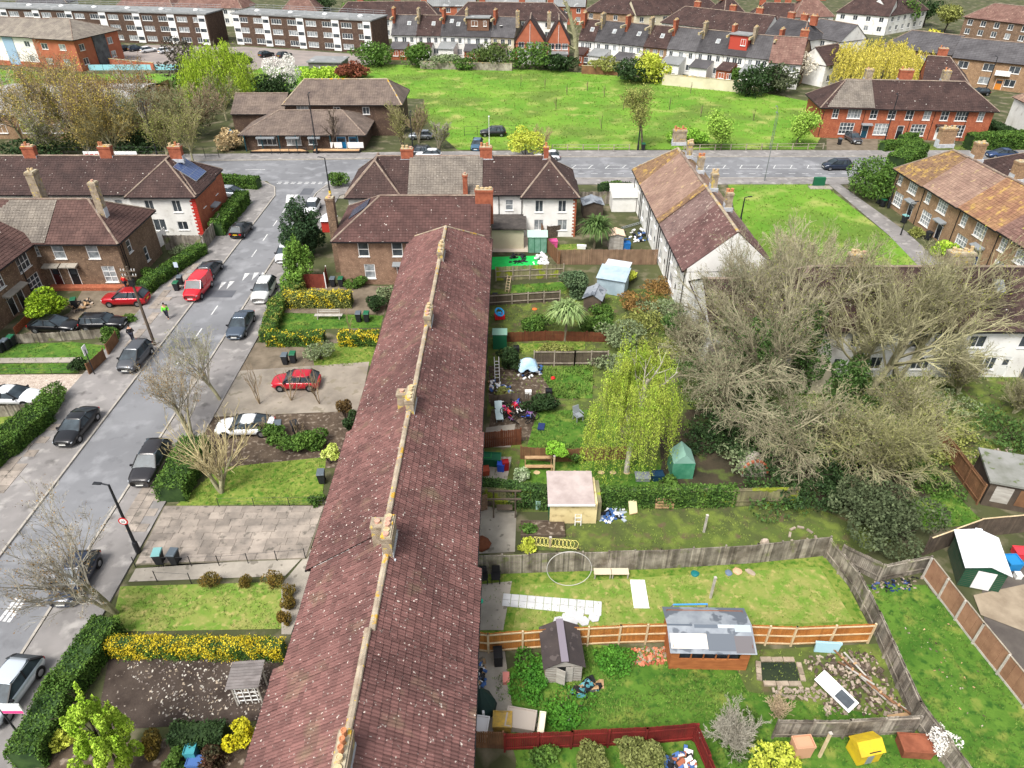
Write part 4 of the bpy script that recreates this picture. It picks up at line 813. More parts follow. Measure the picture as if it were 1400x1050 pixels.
def tubes(p0, p1, r0, r1, n):
    m = len(p0); d = unit(p1-p0); ref = np.where(np.abs(d[:, 2:3]) < .9, np.array([[0, 0, 1.]]), np.array([[1., 0, 0]]))
    a = unit(np.cross(d, ref)); b = np.cross(d, a); t = np.arange(n)*2*math.pi/n
    ring = np.cos(t)[None, :, None]*a[:, None]+np.sin(t)[None, :, None]*b[:, None]
    v = np.concatenate([p0[:, None]+ring*r0[:, None, None], p1[:, None]+ring*r1[:, None, None]], 1).reshape(-1, 3)
    i = np.arange(n); j = (i+1) % n
    f = (np.arange(m)*2*n)[:, None, None]+np.stack([i, j, n+j, n+i], 1)[None]
    return v, f.reshape(-1, 4)
def grow(seed, h, r0, kids, ratio=.62, ang=(.5, 1.0), up=.12, wob=.16, lean=(0, 0), first=.35, segs=3, rr=.55, stems=1, minr=.012, droop=0.):
    """branch skeleton: list per level of (p0,p1,r0,r1)"""
    R = random.Random(seed); lev = [[] for _ in range(len(kids)+1)]; tips = []
    def rv(): return Vector((R.gauss(0, 1), R.gauss(0, 1), R.gauss(0, 1))).normalized()
    stack = []
    for s in range(stems):
        a = R.uniform(0, 6.28); sp = .0 if stems == 1 else R.uniform(.15, .5)
        stack.append((Vector((0, 0, -.1)), Vector((lean[0]+sp*math.cos(a), lean[1]+sp*math.sin(a), 1)).normalized(), h*(1 if stems == 1 else R.uniform(.7, 1)), r0, 0))
    while stack:
        p, d, L, r, l = stack.pop(); ns = segs+1 if l == 0 else (1 if l == len(kids) else 2 if l == len(kids)-1 and l > 1 else segs); pts = [(p, d, r)]
        re = max(minr*.8, r*(.5 if l == 0 else .35))
        for k in range(ns):
            d = (d+rv()*wob+Vector((0, 0, up if l else .05))-Vector((0, 0, droop*l*.3))).normalized(); q = p+d*(L/ns)
            ra, rb = r+(re-r)*k/ns, r+(re-r)*(k+1)/ns
            lev[l].append((p, q, ra, rb)); p = q; pts.append((p, d, rb))
        if l < len(kids):
            n = kids[l]
            for i in range(n):
                t = first+(1-first)*(i+R.random())/n if l == 0 else .2+.8*(i+R.random())/n
                k = min(int(t*ns), ns-1); fr = t*ns-k; pp = pts[k][0].lerp(pts[k+1][0], fr); dd = pts[k+1][1]; rad = max(minr, pts[k][2]*rr*R.uniform(.8, 1.1))
                ax = dd.cross(rv()).normalized(); a = R.uniform(*ang); nd = (Matrix.Rotation(a, 3, ax) @ dd).normalized()
                LL = L*(ratio[min(l, len(ratio)-1)] if isinstance(ratio, tuple) else ratio)*R.uniform(.65, 1.1)*(1.05-(.35 if isinstance(ratio, float) else .1)*t if l == 0 else 1.1-.45*t)
                stack.append((pp, nd, LL, rad, l+1))
        else: tips.append(p)
    return lev, tips
def ribbons(p0, p1, r0, r1):
    """the finest twigs: slim blades"""
    d = unit(p1-p0); a = unit(np.cross(d, RNG.normal(size=d.shape))); v = np.stack([p0-a*r0[:, None]*1.25, p0+a*r0[:, None]*1.25, p1+a*r1[:, None], p1-a*r1[:, None]], 1).reshape(-1, 3)
    return v, (np.arange(len(p0))*4)[:, None]+np.arange(4)
def seg_arr(ls, n):
    a = np.array([[*q[0], *q[1], q[2], q[3]] for q in ls]); return tubes(a[:, :3], a[:, 3:6], a[:, 6], a[:, 7], n) if n > 2 else ribbons(a[:, :3], a[:, 3:6], a[:, 6], a[:, 7])
def tree(name, label, x, y, spec, bark=None, twig=None, cat='tree', group=None, leafm=None, nleaf=0, leaf=.12, thick=1, spread=.35, z=0.):
    lev, tips = spec; bark = bark or mBARK; twig = twig or mTWIG
    o = thing(name, label, cat, (x, y, z), 0, group)
    v, f = join([seg_arr(l, 6) for l in lev[:thick]]); ob('trunk', npmesh('trunk', v, f, bark, True), o)
    rest = lev[thick:]
    v, f = join([seg_arr(l, 2 if i == len(rest)-1 and i > 1 else 4 if i == 0 else 3) for i, l in enumerate(rest)]); c = ob('crown', npmesh('crown', v, f, twig), o)
    if leafm:
        t = np.array([q for l in lev[-2:] for s in l for q in (s[0], s[1])]); idx = RNG.integers(0, len(t), nleaf)
        v, f = leaf_arrays(t[idx]+RNG.normal(size=(nleaf, 3))*spread, leaf); ob('leaves', npmesh('leaves', v, f, leafm), c)
    return o
def weeper(label, x, y, h, r, nstr, nl, mat, leaf=.12, bark=None, cat='tree', name='willow_tree', group=None, hang=(.35, .8), squash=1., top=.55, flat=.75, clus=0):
    """tree with hanging curtains of leaves"""
    lev, tips = grow(int(abs(x*7+y)), h*.62, h*(.016 if clus < 50 and clus else .03), [7, 5], .55, (.4, .9), .2)
    o = thing(name, label, cat, (x, y, 0), 0, group)
    v, f = join([seg_arr(lev[0], 7)]); ob('trunk', npmesh('trunk', v, f, bark or mBARK, True), o)
    v, f = join([seg_arr(l, 4) for l in lev[1:]]); c = ob('crown', npmesh('crown', v, f, bark or mBARK), o)
    a = RNG.uniform(0, 6.2832, nstr); q = RNG.uniform(0, 1, nstr)**.5; zt = h*(top+(1-top)*np.sqrt(np.maximum(0, 1-q**2)))*RNG.uniform(.86, 1, nstr)
    hl = h*RNG.uniform(*hang, nstr)*(.35+.65*q); bot = np.maximum(zt-hl, h*.06*RNG.uniform(.6, 3, nstr)+.3)
    if clus:
        ci = RNG.integers(0, clus, nstr); ca, cq = RNG.uniform(0, 6.28, clus), RNG.uniform(.15, 1, clus)**.6; cz = RNG.uniform(.55, 1, clus)*(1.08-.45*cq); a = ca[ci]+RNG.normal(size=nstr)*(.17 if clus < 50 else .28); q = np.clip(cq[ci]+RNG.normal(size=nstr)*(.07 if clus < 50 else .12), 0, 1.05); zt = h*cz[ci]*RNG.uniform(.9, 1.02, nstr); bot = np.maximum(zt-h*RNG.uniform(*hang, nstr)*(.4+.6*q), RNG.uniform(.4, 2.4, nstr))
    clump = 1+.12*np.sin(a*5+x)+.1*np.sin(a*9+1)
    P0 = np.stack([r*q*np.cos(a)*clump, r*q*np.sin(a)*squash*clump, zt], 1); k = RNG.uniform(0, 1, (nstr, nl)); k.sort(1)
    outw = unit(np.stack([np.cos(a), np.sin(a), a*0], 1))
    pts = P0[:, None]+outw[:, None]*(r*.14*np.sqrt(k)*q[:, None])[..., None]
    pts[..., 2] = zt[:, None]-(zt-bot)[:, None]*k**1.15
    pts = pts+RNG.normal(size=pts.shape)*(.05+leaf*.25)
    st = pts[:, ::max(1, nl//5)]; e0 = st[:, :-1].reshape(-1, 3); e1 = st[:, 1:].reshape(-1, 3); v, f = tubes(e0, e1, np.full(len(e0), leaf*.07), np.full(len(e0), leaf*.05), 3); ob('strands', npmesh('strands', v, f, mTWIGO), c)
    v, f = leaf_arrays(pts.reshape(-1, 3), leaf, .38, droop=(0, 0, -1)); ob('leaves', npmesh('leaves', v, f, mat), c)
    return o
def leafy(label, x, y, h, r, n, leaf, mat, name='tree', cat='tree', group=None, tr=.25, nl=14, base=.3, bark=None, sub=.5, cone=0.):
    """tree with trunk, limbs and a clumped leafy crown"""
    o = thing(name, label, cat, (x, y, 0), 0, group)
    lev, _ = grow(int(abs(x*13+y*3)), h*.7, tr, [6, 4], .45, (.5, 1.), .2)
    v, f = join([seg_arr(lev[0], 6)]); ob('trunk', npmesh('trunk', v, f, bark or mBARKD, True), o)
    v, f = join([seg_arr(l, 4) for l in lev[1:]]); c = ob('crown', npmesh('crown', v, f, bark or mBARKD), o)
    lob = lobes_in(r, r, h*(1-base)/2, nl, h*(1+base)/2, sub); lob[:, 5] *= 1.25
    if cone: k = 1-cone*np.clip((lob[:, 2]-h*base)/(h*(1-base)), 0, 1); lob[:, 0] *= k; lob[:, 1] *= k; lob[:, 3] *= k; lob[:, 4] *= k
    v, f = leaf_arrays(blob_pts(lob, n), leaf); ob('leaves', npmesh('leaves', v, f, mat), c)
    return o
def inpoly(p, poly):
    x, y = p[:, 0], p[:, 1]; c = np.zeros(len(p), bool); j = len(poly)-1
    for i in range(len(poly)):
        xi, yi = poly[i]; xj, yj = poly[j]
        c ^= ((yi > y) != (yj > y)) & (x < (xj-xi)*(y-yi)/(yj-yi+1e-12)+xi); j = i
    return c
def tufts(poly, dens, h, mat, parent, z=.0, clump=1., name='grass'):
    """grass blades standing on a lawn, thicker in clumps"""
    P_ = np.array(poly); lo, hi = P_.min(0), P_.max(0); n = int((hi-lo).prod()*dens)
    p = RNG.uniform(lo, hi, (n, 2)); p = p[inpoly(p, poly)]
    k = np.sin(p[:, 0]*1.1+p[:, 1]*.7)+np.sin(p[:, 0]*.5-p[:, 1]*1.7+2)+np.sin(p[:, 0]*2.9+1)*np.sin(p[:, 1]*3.3); p = p[RNG.uniform(-2, 1.4, len(p))*clump < k]; n = len(p)
    if n < 3: return
    a = RNG.uniform(0, 6.28, (n, 3)); s = h*RNG.uniform(.4, 1.3, (n, 3)); w_ = h*.22
    base = np.concatenate([p, np.full((n, 1), z)], 1)[:, None]+np.stack([np.cos(a)*h*.25, np.sin(a)*h*.25, a*0], -1)
    tx = np.stack([-np.sin(a), np.cos(a), a*0], -1)*w_; tip = base+np.stack([np.cos(a)*s*.6, np.sin(a)*s*.6, s*.8], -1)
    v = np.stack([base-tx, base+tx, tip], 2).reshape(-1, 3); f = np.arange(len(v)).reshape(-1, 3)
    ob(name, npmesh(name, v, f, mat), parent, kind='stuff')
mBLADE = M('grass_blade', (96, 118, 46), (128, 140, 68), .6, .9, isl=.3); mBLADED = M('lush_grass_blade', (72, 100, 36), (102, 126, 54), .6, .9, isl=.3); mBLADEP = M('meadow_blade', (104, 132, 46), (134, 152, 76), .2, .9, isl=.3); mBLADEY = M('straw_blade', (146, 152, 70), (168, 158, 92), .6, .9, isl=.3)
def lawn(poly, mat=None, blade=None, dens=14, h=.13, z=.03, name='lawn', clump=1.):
    poly = ccw(poly); o = sheet(name, poly, z, mat or mLAWN)
    if dens: tufts(poly, dens, h, blade or mBLADE, o, z-.01, clump)
    return o
# ---------------------------------------------------------------- trees and meadow
A = lambda x, y: (lambda q: (q.x, q.y))(g(x, y))
lawn([(-9, 118.2), (50, 118.4), (56, 130), (60, 150), (45, 165), (10, 179), (-30, 186), (-60, 183), (-62, 160), (-18, 152), (-17, 140), (-14, 130)], mPARK, mBLADEP, 3.0, .3, name='meadow', clump=1.)
lawn([(-150, 150), (-62, 140), (-62, 176), (-100, 175), (-150, 186)], mPARK, mBLADEP, .7, .5, name='meadow')
sheet('car_park', [(-104, 186), (-38, 177), (-32, 196), (-72, 209), (-80, 208), (-100, 212)], .02, M('car_park_paving', (150, 140, 134), (132, 124, 120), .3, .95))
# rubble of wild patches in the meadow
for i, (x, y, h, r, m_, lab) in enumerate([(740, 208, 5.5, 2.6, 'brown', 'bare brown shrub in the meadow behind the parked dark car'), (985, 205, 6.5, 3.6, 'g', 'light green young tree in the meadow beside the lamp post'), (1087, 200, 6.5, 2.8, 'g', 'light green young tree left of the red brick terrace'), (935, 196, 3.2, 3.2, 'g2', 'dense green bush in the meadow behind the lichened roof')]):
    X, Y = A(x, y)
    if m_ == 'g': tree('young_tree', lab, X, Y, grow(40+i, h*.6, .12, [7, 6, 4], .62, (.5, 1), .15), leafm=fol('fresh_green', (128, 166, 60), (156, 186, 84), .25), nleaf=5200, leaf=.17, spread=.5)
    elif m_ == 'brown': tree('bare_shrub', lab, X, Y, grow(40+i, h*.55, .1, [7, 6, 5], .7, (.3, .8), .15, stems=4), twig=M('pink_brown_twig', (176, 150, 120), (150, 126, 104), .5, .95, isl=.2))
    else: bush(lab, X, Y, r, h, 5000, .17, fol('fresh_green2', (112, 160, 48), (140, 182, 70), .25))
X, Y = A(878, 203); tree('sparse_tree', 'tall sparse olive tree in the meadow beside the black lamp post', X, Y, grow(51, 7.2, .2, [8, 6, 5], .6, (.4, .9), .15), twig=mTWIGO, leafm=fOLIVE, nleaf=3200, leaf=.14, spread=.5)
X, Y = A(718, 215); bush('yellow flowering shrub by the main road verge', X, Y, 3.6, 4.2, 3600, .15, fYG, name='shrub')
# saplings in tubes
for i, (x, y) in enumerate([(712, 118), (745, 122), (775, 130), (803, 124), (826, 132), (822, 176), (852, 150), (760, 150), (915, 150), (958, 160), (1030, 165), (944, 128)]):
    X, Y = A(x, y); o = thing('sapling', 'thin staked sapling in the meadow', 'sapling', (X, Y, 0), 0, 'staked saplings in the meadow'); o['label'] = 'staked sapling in the meadow '+['below the large gable house, left one', 'below the large gable house, middle one', 'left of the lopped tree foot', 'right of the lopped tree foot', 'below the olive shrub', 'nearest the footway rail', 'left of the sparse olive tree', 'in the open grass above the bare brown shrub', 'right of the sparse olive tree', 'behind the dense green bush', 'left of the grey lamp post', 'below the pale garden wall'][i]
    B().tube((0, 0, 0), (.05, 0, 2.3), .06, .03, 5).ob('stake', mBARKD, o); l, t = grow(i+70, 1.8, .04, [6, 4], .5, (.4, .8), .2); v, f = join([seg_arr(q, 3) for q in l]); ob('crown', npmesh('crown', v, f, mTWIGB), o)
# row of shrubs along the far garden walls
for x, y, r, h, m_, lab in [(513, 90, 5.2, 6, fGREEN, 'big round green bush beside the graffiti garage'), (565, 91, 4.2, 5.4, fGREEN, 'round green bush before the brown roofed far house'), (603, 92, 4.6, 3, fGREY, 'low brambly grey green shrub along the far garden walls'), (668, 92, 5, 5.6, fol('deep_olive', (70, 88, 44), (92, 108, 56)), 'dark olive bush below the box dormer house'), (725, 95, 5.2, 6.2, fGREEN, 'tall dark green bush below the large gable house'), (637, 94, 3, 2.4, fHEDGE, 'low green shrub beside the dark olive bush'),
                            (765, 97, 4, 3.8, fDARK, 'dark bush left of the lopped tree foot'), (826, 100, 3.4, 3.4, fOLIVE, 'olive shrub right of the lopped tree'), (862, 112, 4.6, 4.8, fDARK, 'dark evergreen bush below the tan far house'), (893, 112, 4.4, 6, fYG, 'yellow green bush below the far terrace lean-tos'), (1030, 130, 4.6, 6.8, fDARK, 'dark evergreen at the right end of the meadow'), (1062, 128, 4, 5.6, fol('dull_evergreen', (72, 80, 58), (94, 100, 74)), 'dull twiggy evergreen before the ivy covered house'), (1008, 112, 3, 3, fHEDGE, 'small hedge bush by the far garden wall'),
                            (375, 135, 4.6, 5.5, fDARK, 'dark bush left of the community hall roof'), (483, 108, 3.8, 3.6, fRED, 'red brown round bush behind the community hall'), (440, 108, 6.5, 2.4, fLIME, 'low bright lime shrubs behind the community hall'), (258, 118, 5.2, 9.5, fol('purple_evergreen', (70, 66, 58), (88, 82, 70)), 'tall dark purple grey evergreen left of the lime willow'), (500, 20, 7, 7, fGREEN, 'green tree crown behind the shorter flats'), (440, 14, 4.5, 5, fDARK, 'dark tree behind the shorter flats roof'), (328, 86, 3, 2, fHEDGE, 'low hedge in the flats car park')]:
    X, Y = A(x, y); bush(lab, X, Y, r, h, 3200, .24, m_, nl=16)
X, Y = A(390, 128); o = leafy('white blossoming tree between the lime willow and the community hall', X, Y, 7.5, 4.0, 3600, .16, fWHITE, 'blossom_tree', sub=.4, base=.1)
X, Y = A(1090, 118); leafy('pale blossoming tree before the ivy covered house', X, Y, 7, 3.4, 1500, .17, fol('blossom_cream', (206, 196, 176), (226, 218, 200), .15), 'blossom_tree', sub=.4)
# lopped plane tree
X, Y = A(787, 96); tree('lopped_tree', 'big lopped tree trunk with bare stubs before the far terrace', X, Y, grow(5, 15, .75, [12, 5], .2, (.5, 1.2), .1, first=.3), bark=mBARKG, twig=mBARKG)
# willows
X, Y = A(305, 140); weeper('bright lime weeping willow behind the community hall', X, Y, 14.0, 6.6, 900, 46, fWILL, .16, clus=60, hang=(.4, .85))
X, Y = A(1200, 118); weeper('golden weeping willow behind the red brick terrace', X, Y, 11.5, 9.4, 900, 44, fYWILL, .18, clus=60, hang=(.3, .7))
X, Y = A(1272, 96); leafy('yellow spring tree beside the golden willow', X, Y, 8.5, 5.4, 3200, .24, fol('spring_yellow', (204, 198, 62), (220, 212, 90), .22))
X, Y = A(1372, 62); leafy('yellow green tree at the top right flats', X, Y, 8, 4, 1500, .24, fYG)
for i, (x, y, m_, lab) in enumerate([(1230, 40, fGREEN, 'green tree below the long white top terrace'), (1290, 45, fOLIVE, 'olive tree before the brown corner flats'), (1262, 36, fDARK, 'dark tree beside the brown corner flats')]):
    X, Y = A(x, y); leafy(lab, X, Y, 8, 5, 1800, .3, m_)
# thicket left of the community hall
tw = [mTWIGO, mTWIGB, mTWIGO, mTWIG, mTWIGO, mTWIGB, mTWIGO, mTWIG, mTWIGB, mTWIGO]
TH = [(75, 205, 14.3, 'large olive twigged bare tree behind the white terrace chimneys'), (120, 208, 15.9, 'yellowish bare tree with pale limbs behind the middle brick chimney'), (160, 212, 12.9, 'bushy bare tree behind the banner hoarding'), (205, 186, 12.9, 'russet bare tree behind the black lamp post'), (235, 195, 11.3, 'grey bare tree left of the willow foot'), (268, 186, 10.6, 'fine grey bare tree below the lime willow'), (265, 225, 9.9, 'small bare street tree by the junction corner'), (30, 190, 13.7, 'bare tree over the pale curved hall roof'), (90, 160, 13.7, 'brown bare tree before the orange apartment house'), (310, 165, 9.1, 'dark bare thicket tree beside the community annex'), (100, 196, 13, 'broad olive bare tree between the two left chimneys'), (145, 186, 12.5, 'tan bare tree in the thicket centre'), (185, 200, 11, 'grey brown bare tree behind the right brick chimney'), (50, 214, 11, 'bare tree at the left chimney of the white terrace'), (228, 214, 9, 'bare tree beside the black thicket lamp post'), (165, 165, 10, 'russet bare tree behind the thicket')]
for i, (x, y, h, lab) in enumerate(TH):
    X, Y = A(x, y); tree('bare_tree', lab, X, Y, grow(100+i, h*.36, .2, [8, 8, 7, 3], (1.6, .52, .5, .5), (.3, .85), .08, wob=.13, stems=1+i % 3, minr=.022), bark=mBARKG, twig=tw[i % 10], leafm=[fol('warm_olive', (150, 134, 66), (176, 154, 84), .3), fol('mustard_twig', (176, 158, 66), (196, 176, 90), .3), fol('warm_olive', (0, 0, 0), (0, 0, 0)), fBROWN, fGREY, fGREY, fOLIVE, fBROWN, fBROWN, fGREY, fOLIVE, fBROWN, fGREY, fOLIVE, fOLIVE, fBROWN][i], nleaf=[5200, 6000, 5200, 3600, 1800, 1400, 1500, 2600, 4000, 1200, 5600, 4400, 2600, 3600, 3000, 3600][i], leaf=.095, spread=.45, group='bare trees of the thicket')
for x, y, r, h, m_, lab in [(135, 142, 6, 6, fol('mustard', (196, 178, 64), (210, 194, 90), .25), 'mustard yellow tree before the orange apartment house'), (180, 140, 5.5, 5.5, fBROWN, 'brown budding tree right of the mustard one'), (205, 150, 3.4, 4.4, fYG, 'small yellow green tree in the thicket'), (195, 205, 6, 2.4, fDARK, 'dark ivy undergrowth along the thicket railings'), (60, 214, 7, 2.6, fDARK, 'dark undergrowth behind the left white terrace'), (318, 205, 2.2, 3.4, fol('cream_shrub', (190, 164, 120), (206, 186, 146), .2), 'cream leafed shrub by the blue diamond sign'), (262, 168, 6, 3, fol('thicket_green', (92, 92, 62), (112, 110, 78)), 'grey green undergrowth below the lime willow'), (130, 190, 10, 4, fOLIVE, 'olive undergrowth in the thicket centre'), (225, 130, 4, 3, fGREEN, 'green shrub at the edge of the flats lawn')]:
    X, Y = A(x, y); bush(lab, X, Y, r, h, 2600, .2, m_, nl=16)
# shrubs and bare trees right of the hall
for i, (x, y, h, lab) in enumerate([(552, 205, 8.5, 'dense bare upright tree at the right end of the community hall'), (573, 196, 7.5, 'bare pinkish shrub tree at the meadow corner'), (600, 205, 5.5, 'low bare olive shrub beside the forecourt cars'), (545, 150, 5, 'bare shrub behind the community hall gable')]):
    X, Y = A(x, y); tree('bare_tree', lab, X, Y, grow(130+i, h*.6, .14, [8, 7, 6], .66, (.25, .7), .2, stems=4, minr=.025), twig=[mTWIGO, mTWIGB, mTWIG, mTWIGO][i], leafm=fOLIVE, nleaf=1100, leaf=.08, spread=.35)
X, Y = A(456, 207); tree('street_tree', 'dark bare pollarded tree standing before the community hall', X, Y, grow(140, 5.5, .28, [9, 6, 5], .55, (.5, 1.1), .15), bark=mBARKD, twig=M('dark_twig', (104, 92, 80), (84, 74, 64), .5, .95, isl=.2))
X, Y = A(120, 290); tree('bare_tree', 'bare tree rising before the white terrace roof, behind the brick corner house', X, Y, grow(141, 6.5, .12, [7, 6, 5], .6, (.3, .7), .2, stems=3), twig=M('grey_twig', (168, 160, 152), (140, 132, 124), .5, .95, isl=.2))
# street trees (bare, freshly budding)
def street(x, y, seed, h, lab, lean=(0, 0), stems=3, twig=None, kids=(7, 7, 7, 4), leafm=None, nleaf=0, minr=.009, r0=.14, ang=(.25, .75), ratio=.72):
    X, Y = A(x, y); return tree('street_tree', lab, X, Y, grow(seed, h*.45, r0, list(kids), (1.15, .5, .5, .5), ang, .1, wob=.12, first=.5, lean=lean, stems=stems, minr=minr, segs=3), bark=mBARKG, twig=twig or mTWIG, leafm=leafm, nleaf=nleaf, leaf=.045, spread=.12, group='bare street trees')
street(160, 838, 211, 11.5, 'bare street tree leaning over the dark blue hatchback', (-.2, .1), 3, mTWIG, (8, 7, 5, 3), fBROWN, 1600)
street(303, 674, 212, 7.6, 'pale multi stemmed bare tree at the lawn corner beside the slab forecourt', (-.1, 0), 5, M('straw_twig', (186, 172, 130), (160, 148, 112), .5, .95, isl=.2), (7, 6, 4), None, 0, .014)
street(262, 598, 213, 9.6, 'bare street tree with brown buds right of the parked coupes', (-.12, .05), 3, mTWIG, (8, 7, 5, 3), fBROWN, 3000)
street(302, 548, 214, 10, 'upright bare street tree beside the red forecourt car', (-.1, .1), 2, mTWIG, (8, 7, 5, 3), fOLIVE, 1600)
for i, (x, y, h) in enumerate([(355, 552, 5), (398, 548, 4), (362, 598, 3), (437, 552, 5.2), (408, 600, 3.2), (480, 470, 4.6)]):
    X, Y = A(x, y); tree('sapling', ['bare twiggy sapling left of the red forecourt car', 'low bare sapling before the red forecourt car', 'bare sapling beside the white forecourt car', 'tall bare sapling behind the red forecourt car boot', 'short bare sapling near the dustbins by the white car', 'single whip sapling on the lawn edge'][i], X, Y, grow(220+i, h*.7, .04, [5, 4], .5, (.2, .6), .25, stems=4 if i < 5 else 1, minr=.012), bark=mTWIGB, twig=mTWIGB, cat='sapling', group='bare saplings in the front gardens')
# ---- the big bare trees in the right gardens
mTWIGL = M('lichen_twig', (168, 162, 104), (142, 134, 96), .4, .95, isl=.22)
def big(x, y, seed, h, lab, kids, twig, lean=(0, 0), stems=1, ang=(.3, .85), up=.06, ratio=.72, r0=.3, leafm=None, nleaf=0, minr=.010, droop=0.):
    X, Y = A(x, y); return tree('bare_tree', lab, X, Y, grow(seed, h*.36, r0, list(kids), (1.6, .52, .52, .5), ang, up, wob=.13, lean=lean, stems=stems, minr=minr, droop=droop, first=.4, rr=.66, segs=4), bark=mBARKG, twig=twig, leafm=leafm, nleaf=nleaf, leaf=.055, spread=.3, group='big bare trees behind the gardens')
mTWA = M('ash_grey_twig', (163, 157, 129), (126, 119, 97), .4, .95, isl=.25); mTWB = M('lichen_green_twig', (163, 159, 123), (126, 120, 94), .4, .95, isl=.25)
big(1072, 530, 301, 16, 'tall bare tree with ivy clad trunk between the pale roofed row and the birch', (9, 10, 9, 4), mTWA, stems=2, r0=.26, leafm=fOLIVE, nleaf=4200)
big(1185, 540, 302, 17.5, 'tallest bare tree, its hazy crown over the green lawn and dark roof', (10, 10, 8, 4), mTWB, stems=2, leafm=fOLIVE, nleaf=2200)
big(1130, 640, 303, 10.5, 'bare yellowish tree spreading toward the camera above the mossy fence', (9, 10, 8, 3), mTWB, stems=3, ang=(.4, 1.1), up=.0, r0=.2, leafm=fIVY, nleaf=3000)
big(1195, 672, 304, 9.5, 'bare green twigged tree right of the stone faced oven', (9, 10, 8, 3), M('greenish_twig', (158, 156, 108), (122, 119, 86), .4, .95, isl=.25), stems=3, ang=(.4, 1.1), up=.0, r0=.2, leafm=fOLIVE, nleaf=3600)
big(985, 575, 305, 11, 'bare grey tree with drooping twigs right of the weeping birch', (9, 10, 8, 4), mTWA, stems=2, ang=(.4, 1.1), up=-.02, droop=.12, r0=.22, leafm=fGREY, nleaf=3600)
big(1035, 555, 306, 13, 'bare grey tree with ivy column, left of the tallest bare tree', (9, 10, 8, 4), mTWA, stems=2, r0=.24, leafm=fIVY, nleaf=4200)
big(1310, 540, 307, 6.5, 'bare scrubby tree before the white terrace at the right edge', (9, 9, 7, 3), mTWB, stems=4, leafm=fOLIVE, nleaf=1200, r0=.14)
big(1385, 565, 308, 4.5, 'bare scrub at the right edge below the white terrace', (9, 8, 7, 3), mTWB, stems=5, leafm=fOLIVE, nleaf=900, r0=.1)
big(1240, 490, 309, 14.5, 'bare tree whose crown hides the middle of the dark terrace roof', (9, 10, 8, 4), mTWB, stems=2, leafm=fYG, nleaf=1200)
big(1095, 440, 310, 11.5, 'bare tan tree standing behind the white terrace end, over the lawn', (9, 10, 8, 4), M('tan_twig', (186, 176, 146), (154, 144, 116), .4, .95, isl=.2), stems=3, leafm=fOLIVE, nleaf=2600)
big(1010, 475, 314, 13.5, 'bare grey tree before the gable of the pale roofed row', (9, 10, 8, 4), mTWA, stems=3, r0=.2, leafm=fGREY, nleaf=2600)
big(1140, 490, 315, 17, 'bare hazy tree between the tan tree and the tallest one', (9, 10, 8, 4), mTWB, stems=2, r0=.24, leafm=fIVY, nleaf=2600)
big(1225, 520, 316, 15, 'bare olive tree right of the tallest one, before the dark terrace', (9, 10, 9, 5), mTWB, stems=2, r0=.22, leafm=fOLIVE, nleaf=3000)
big(1050, 480, 317, 13, 'bare grey green tree behind the ivy columns', (9, 10, 9, 5), mTWA, stems=2, r0=.2, leafm=fGREY, nleaf=3600)
big(945, 490, 311, 6.5, 'bare thorny scrub before the pale roofed row', (8, 9, 7, 3), mTWA, stems=5, r0=.1)
big(1070, 615, 312, 9, 'bare drooping grey tree between the oven and the ivy columns', (9, 10, 8, 3), mTWA, stems=3, ang=(.5, 1.2), up=-.03, droop=.1, r0=.18, leafm=fIVY, nleaf=3600)
big(1245, 600, 313, 8.5, 'bare lichened tree left of the brown panel fence', (9, 10, 8, 3), mTWB, stems=3, ang=(.4, 1.1), r0=.18, leafm=fOLIVE, nleaf=3000)
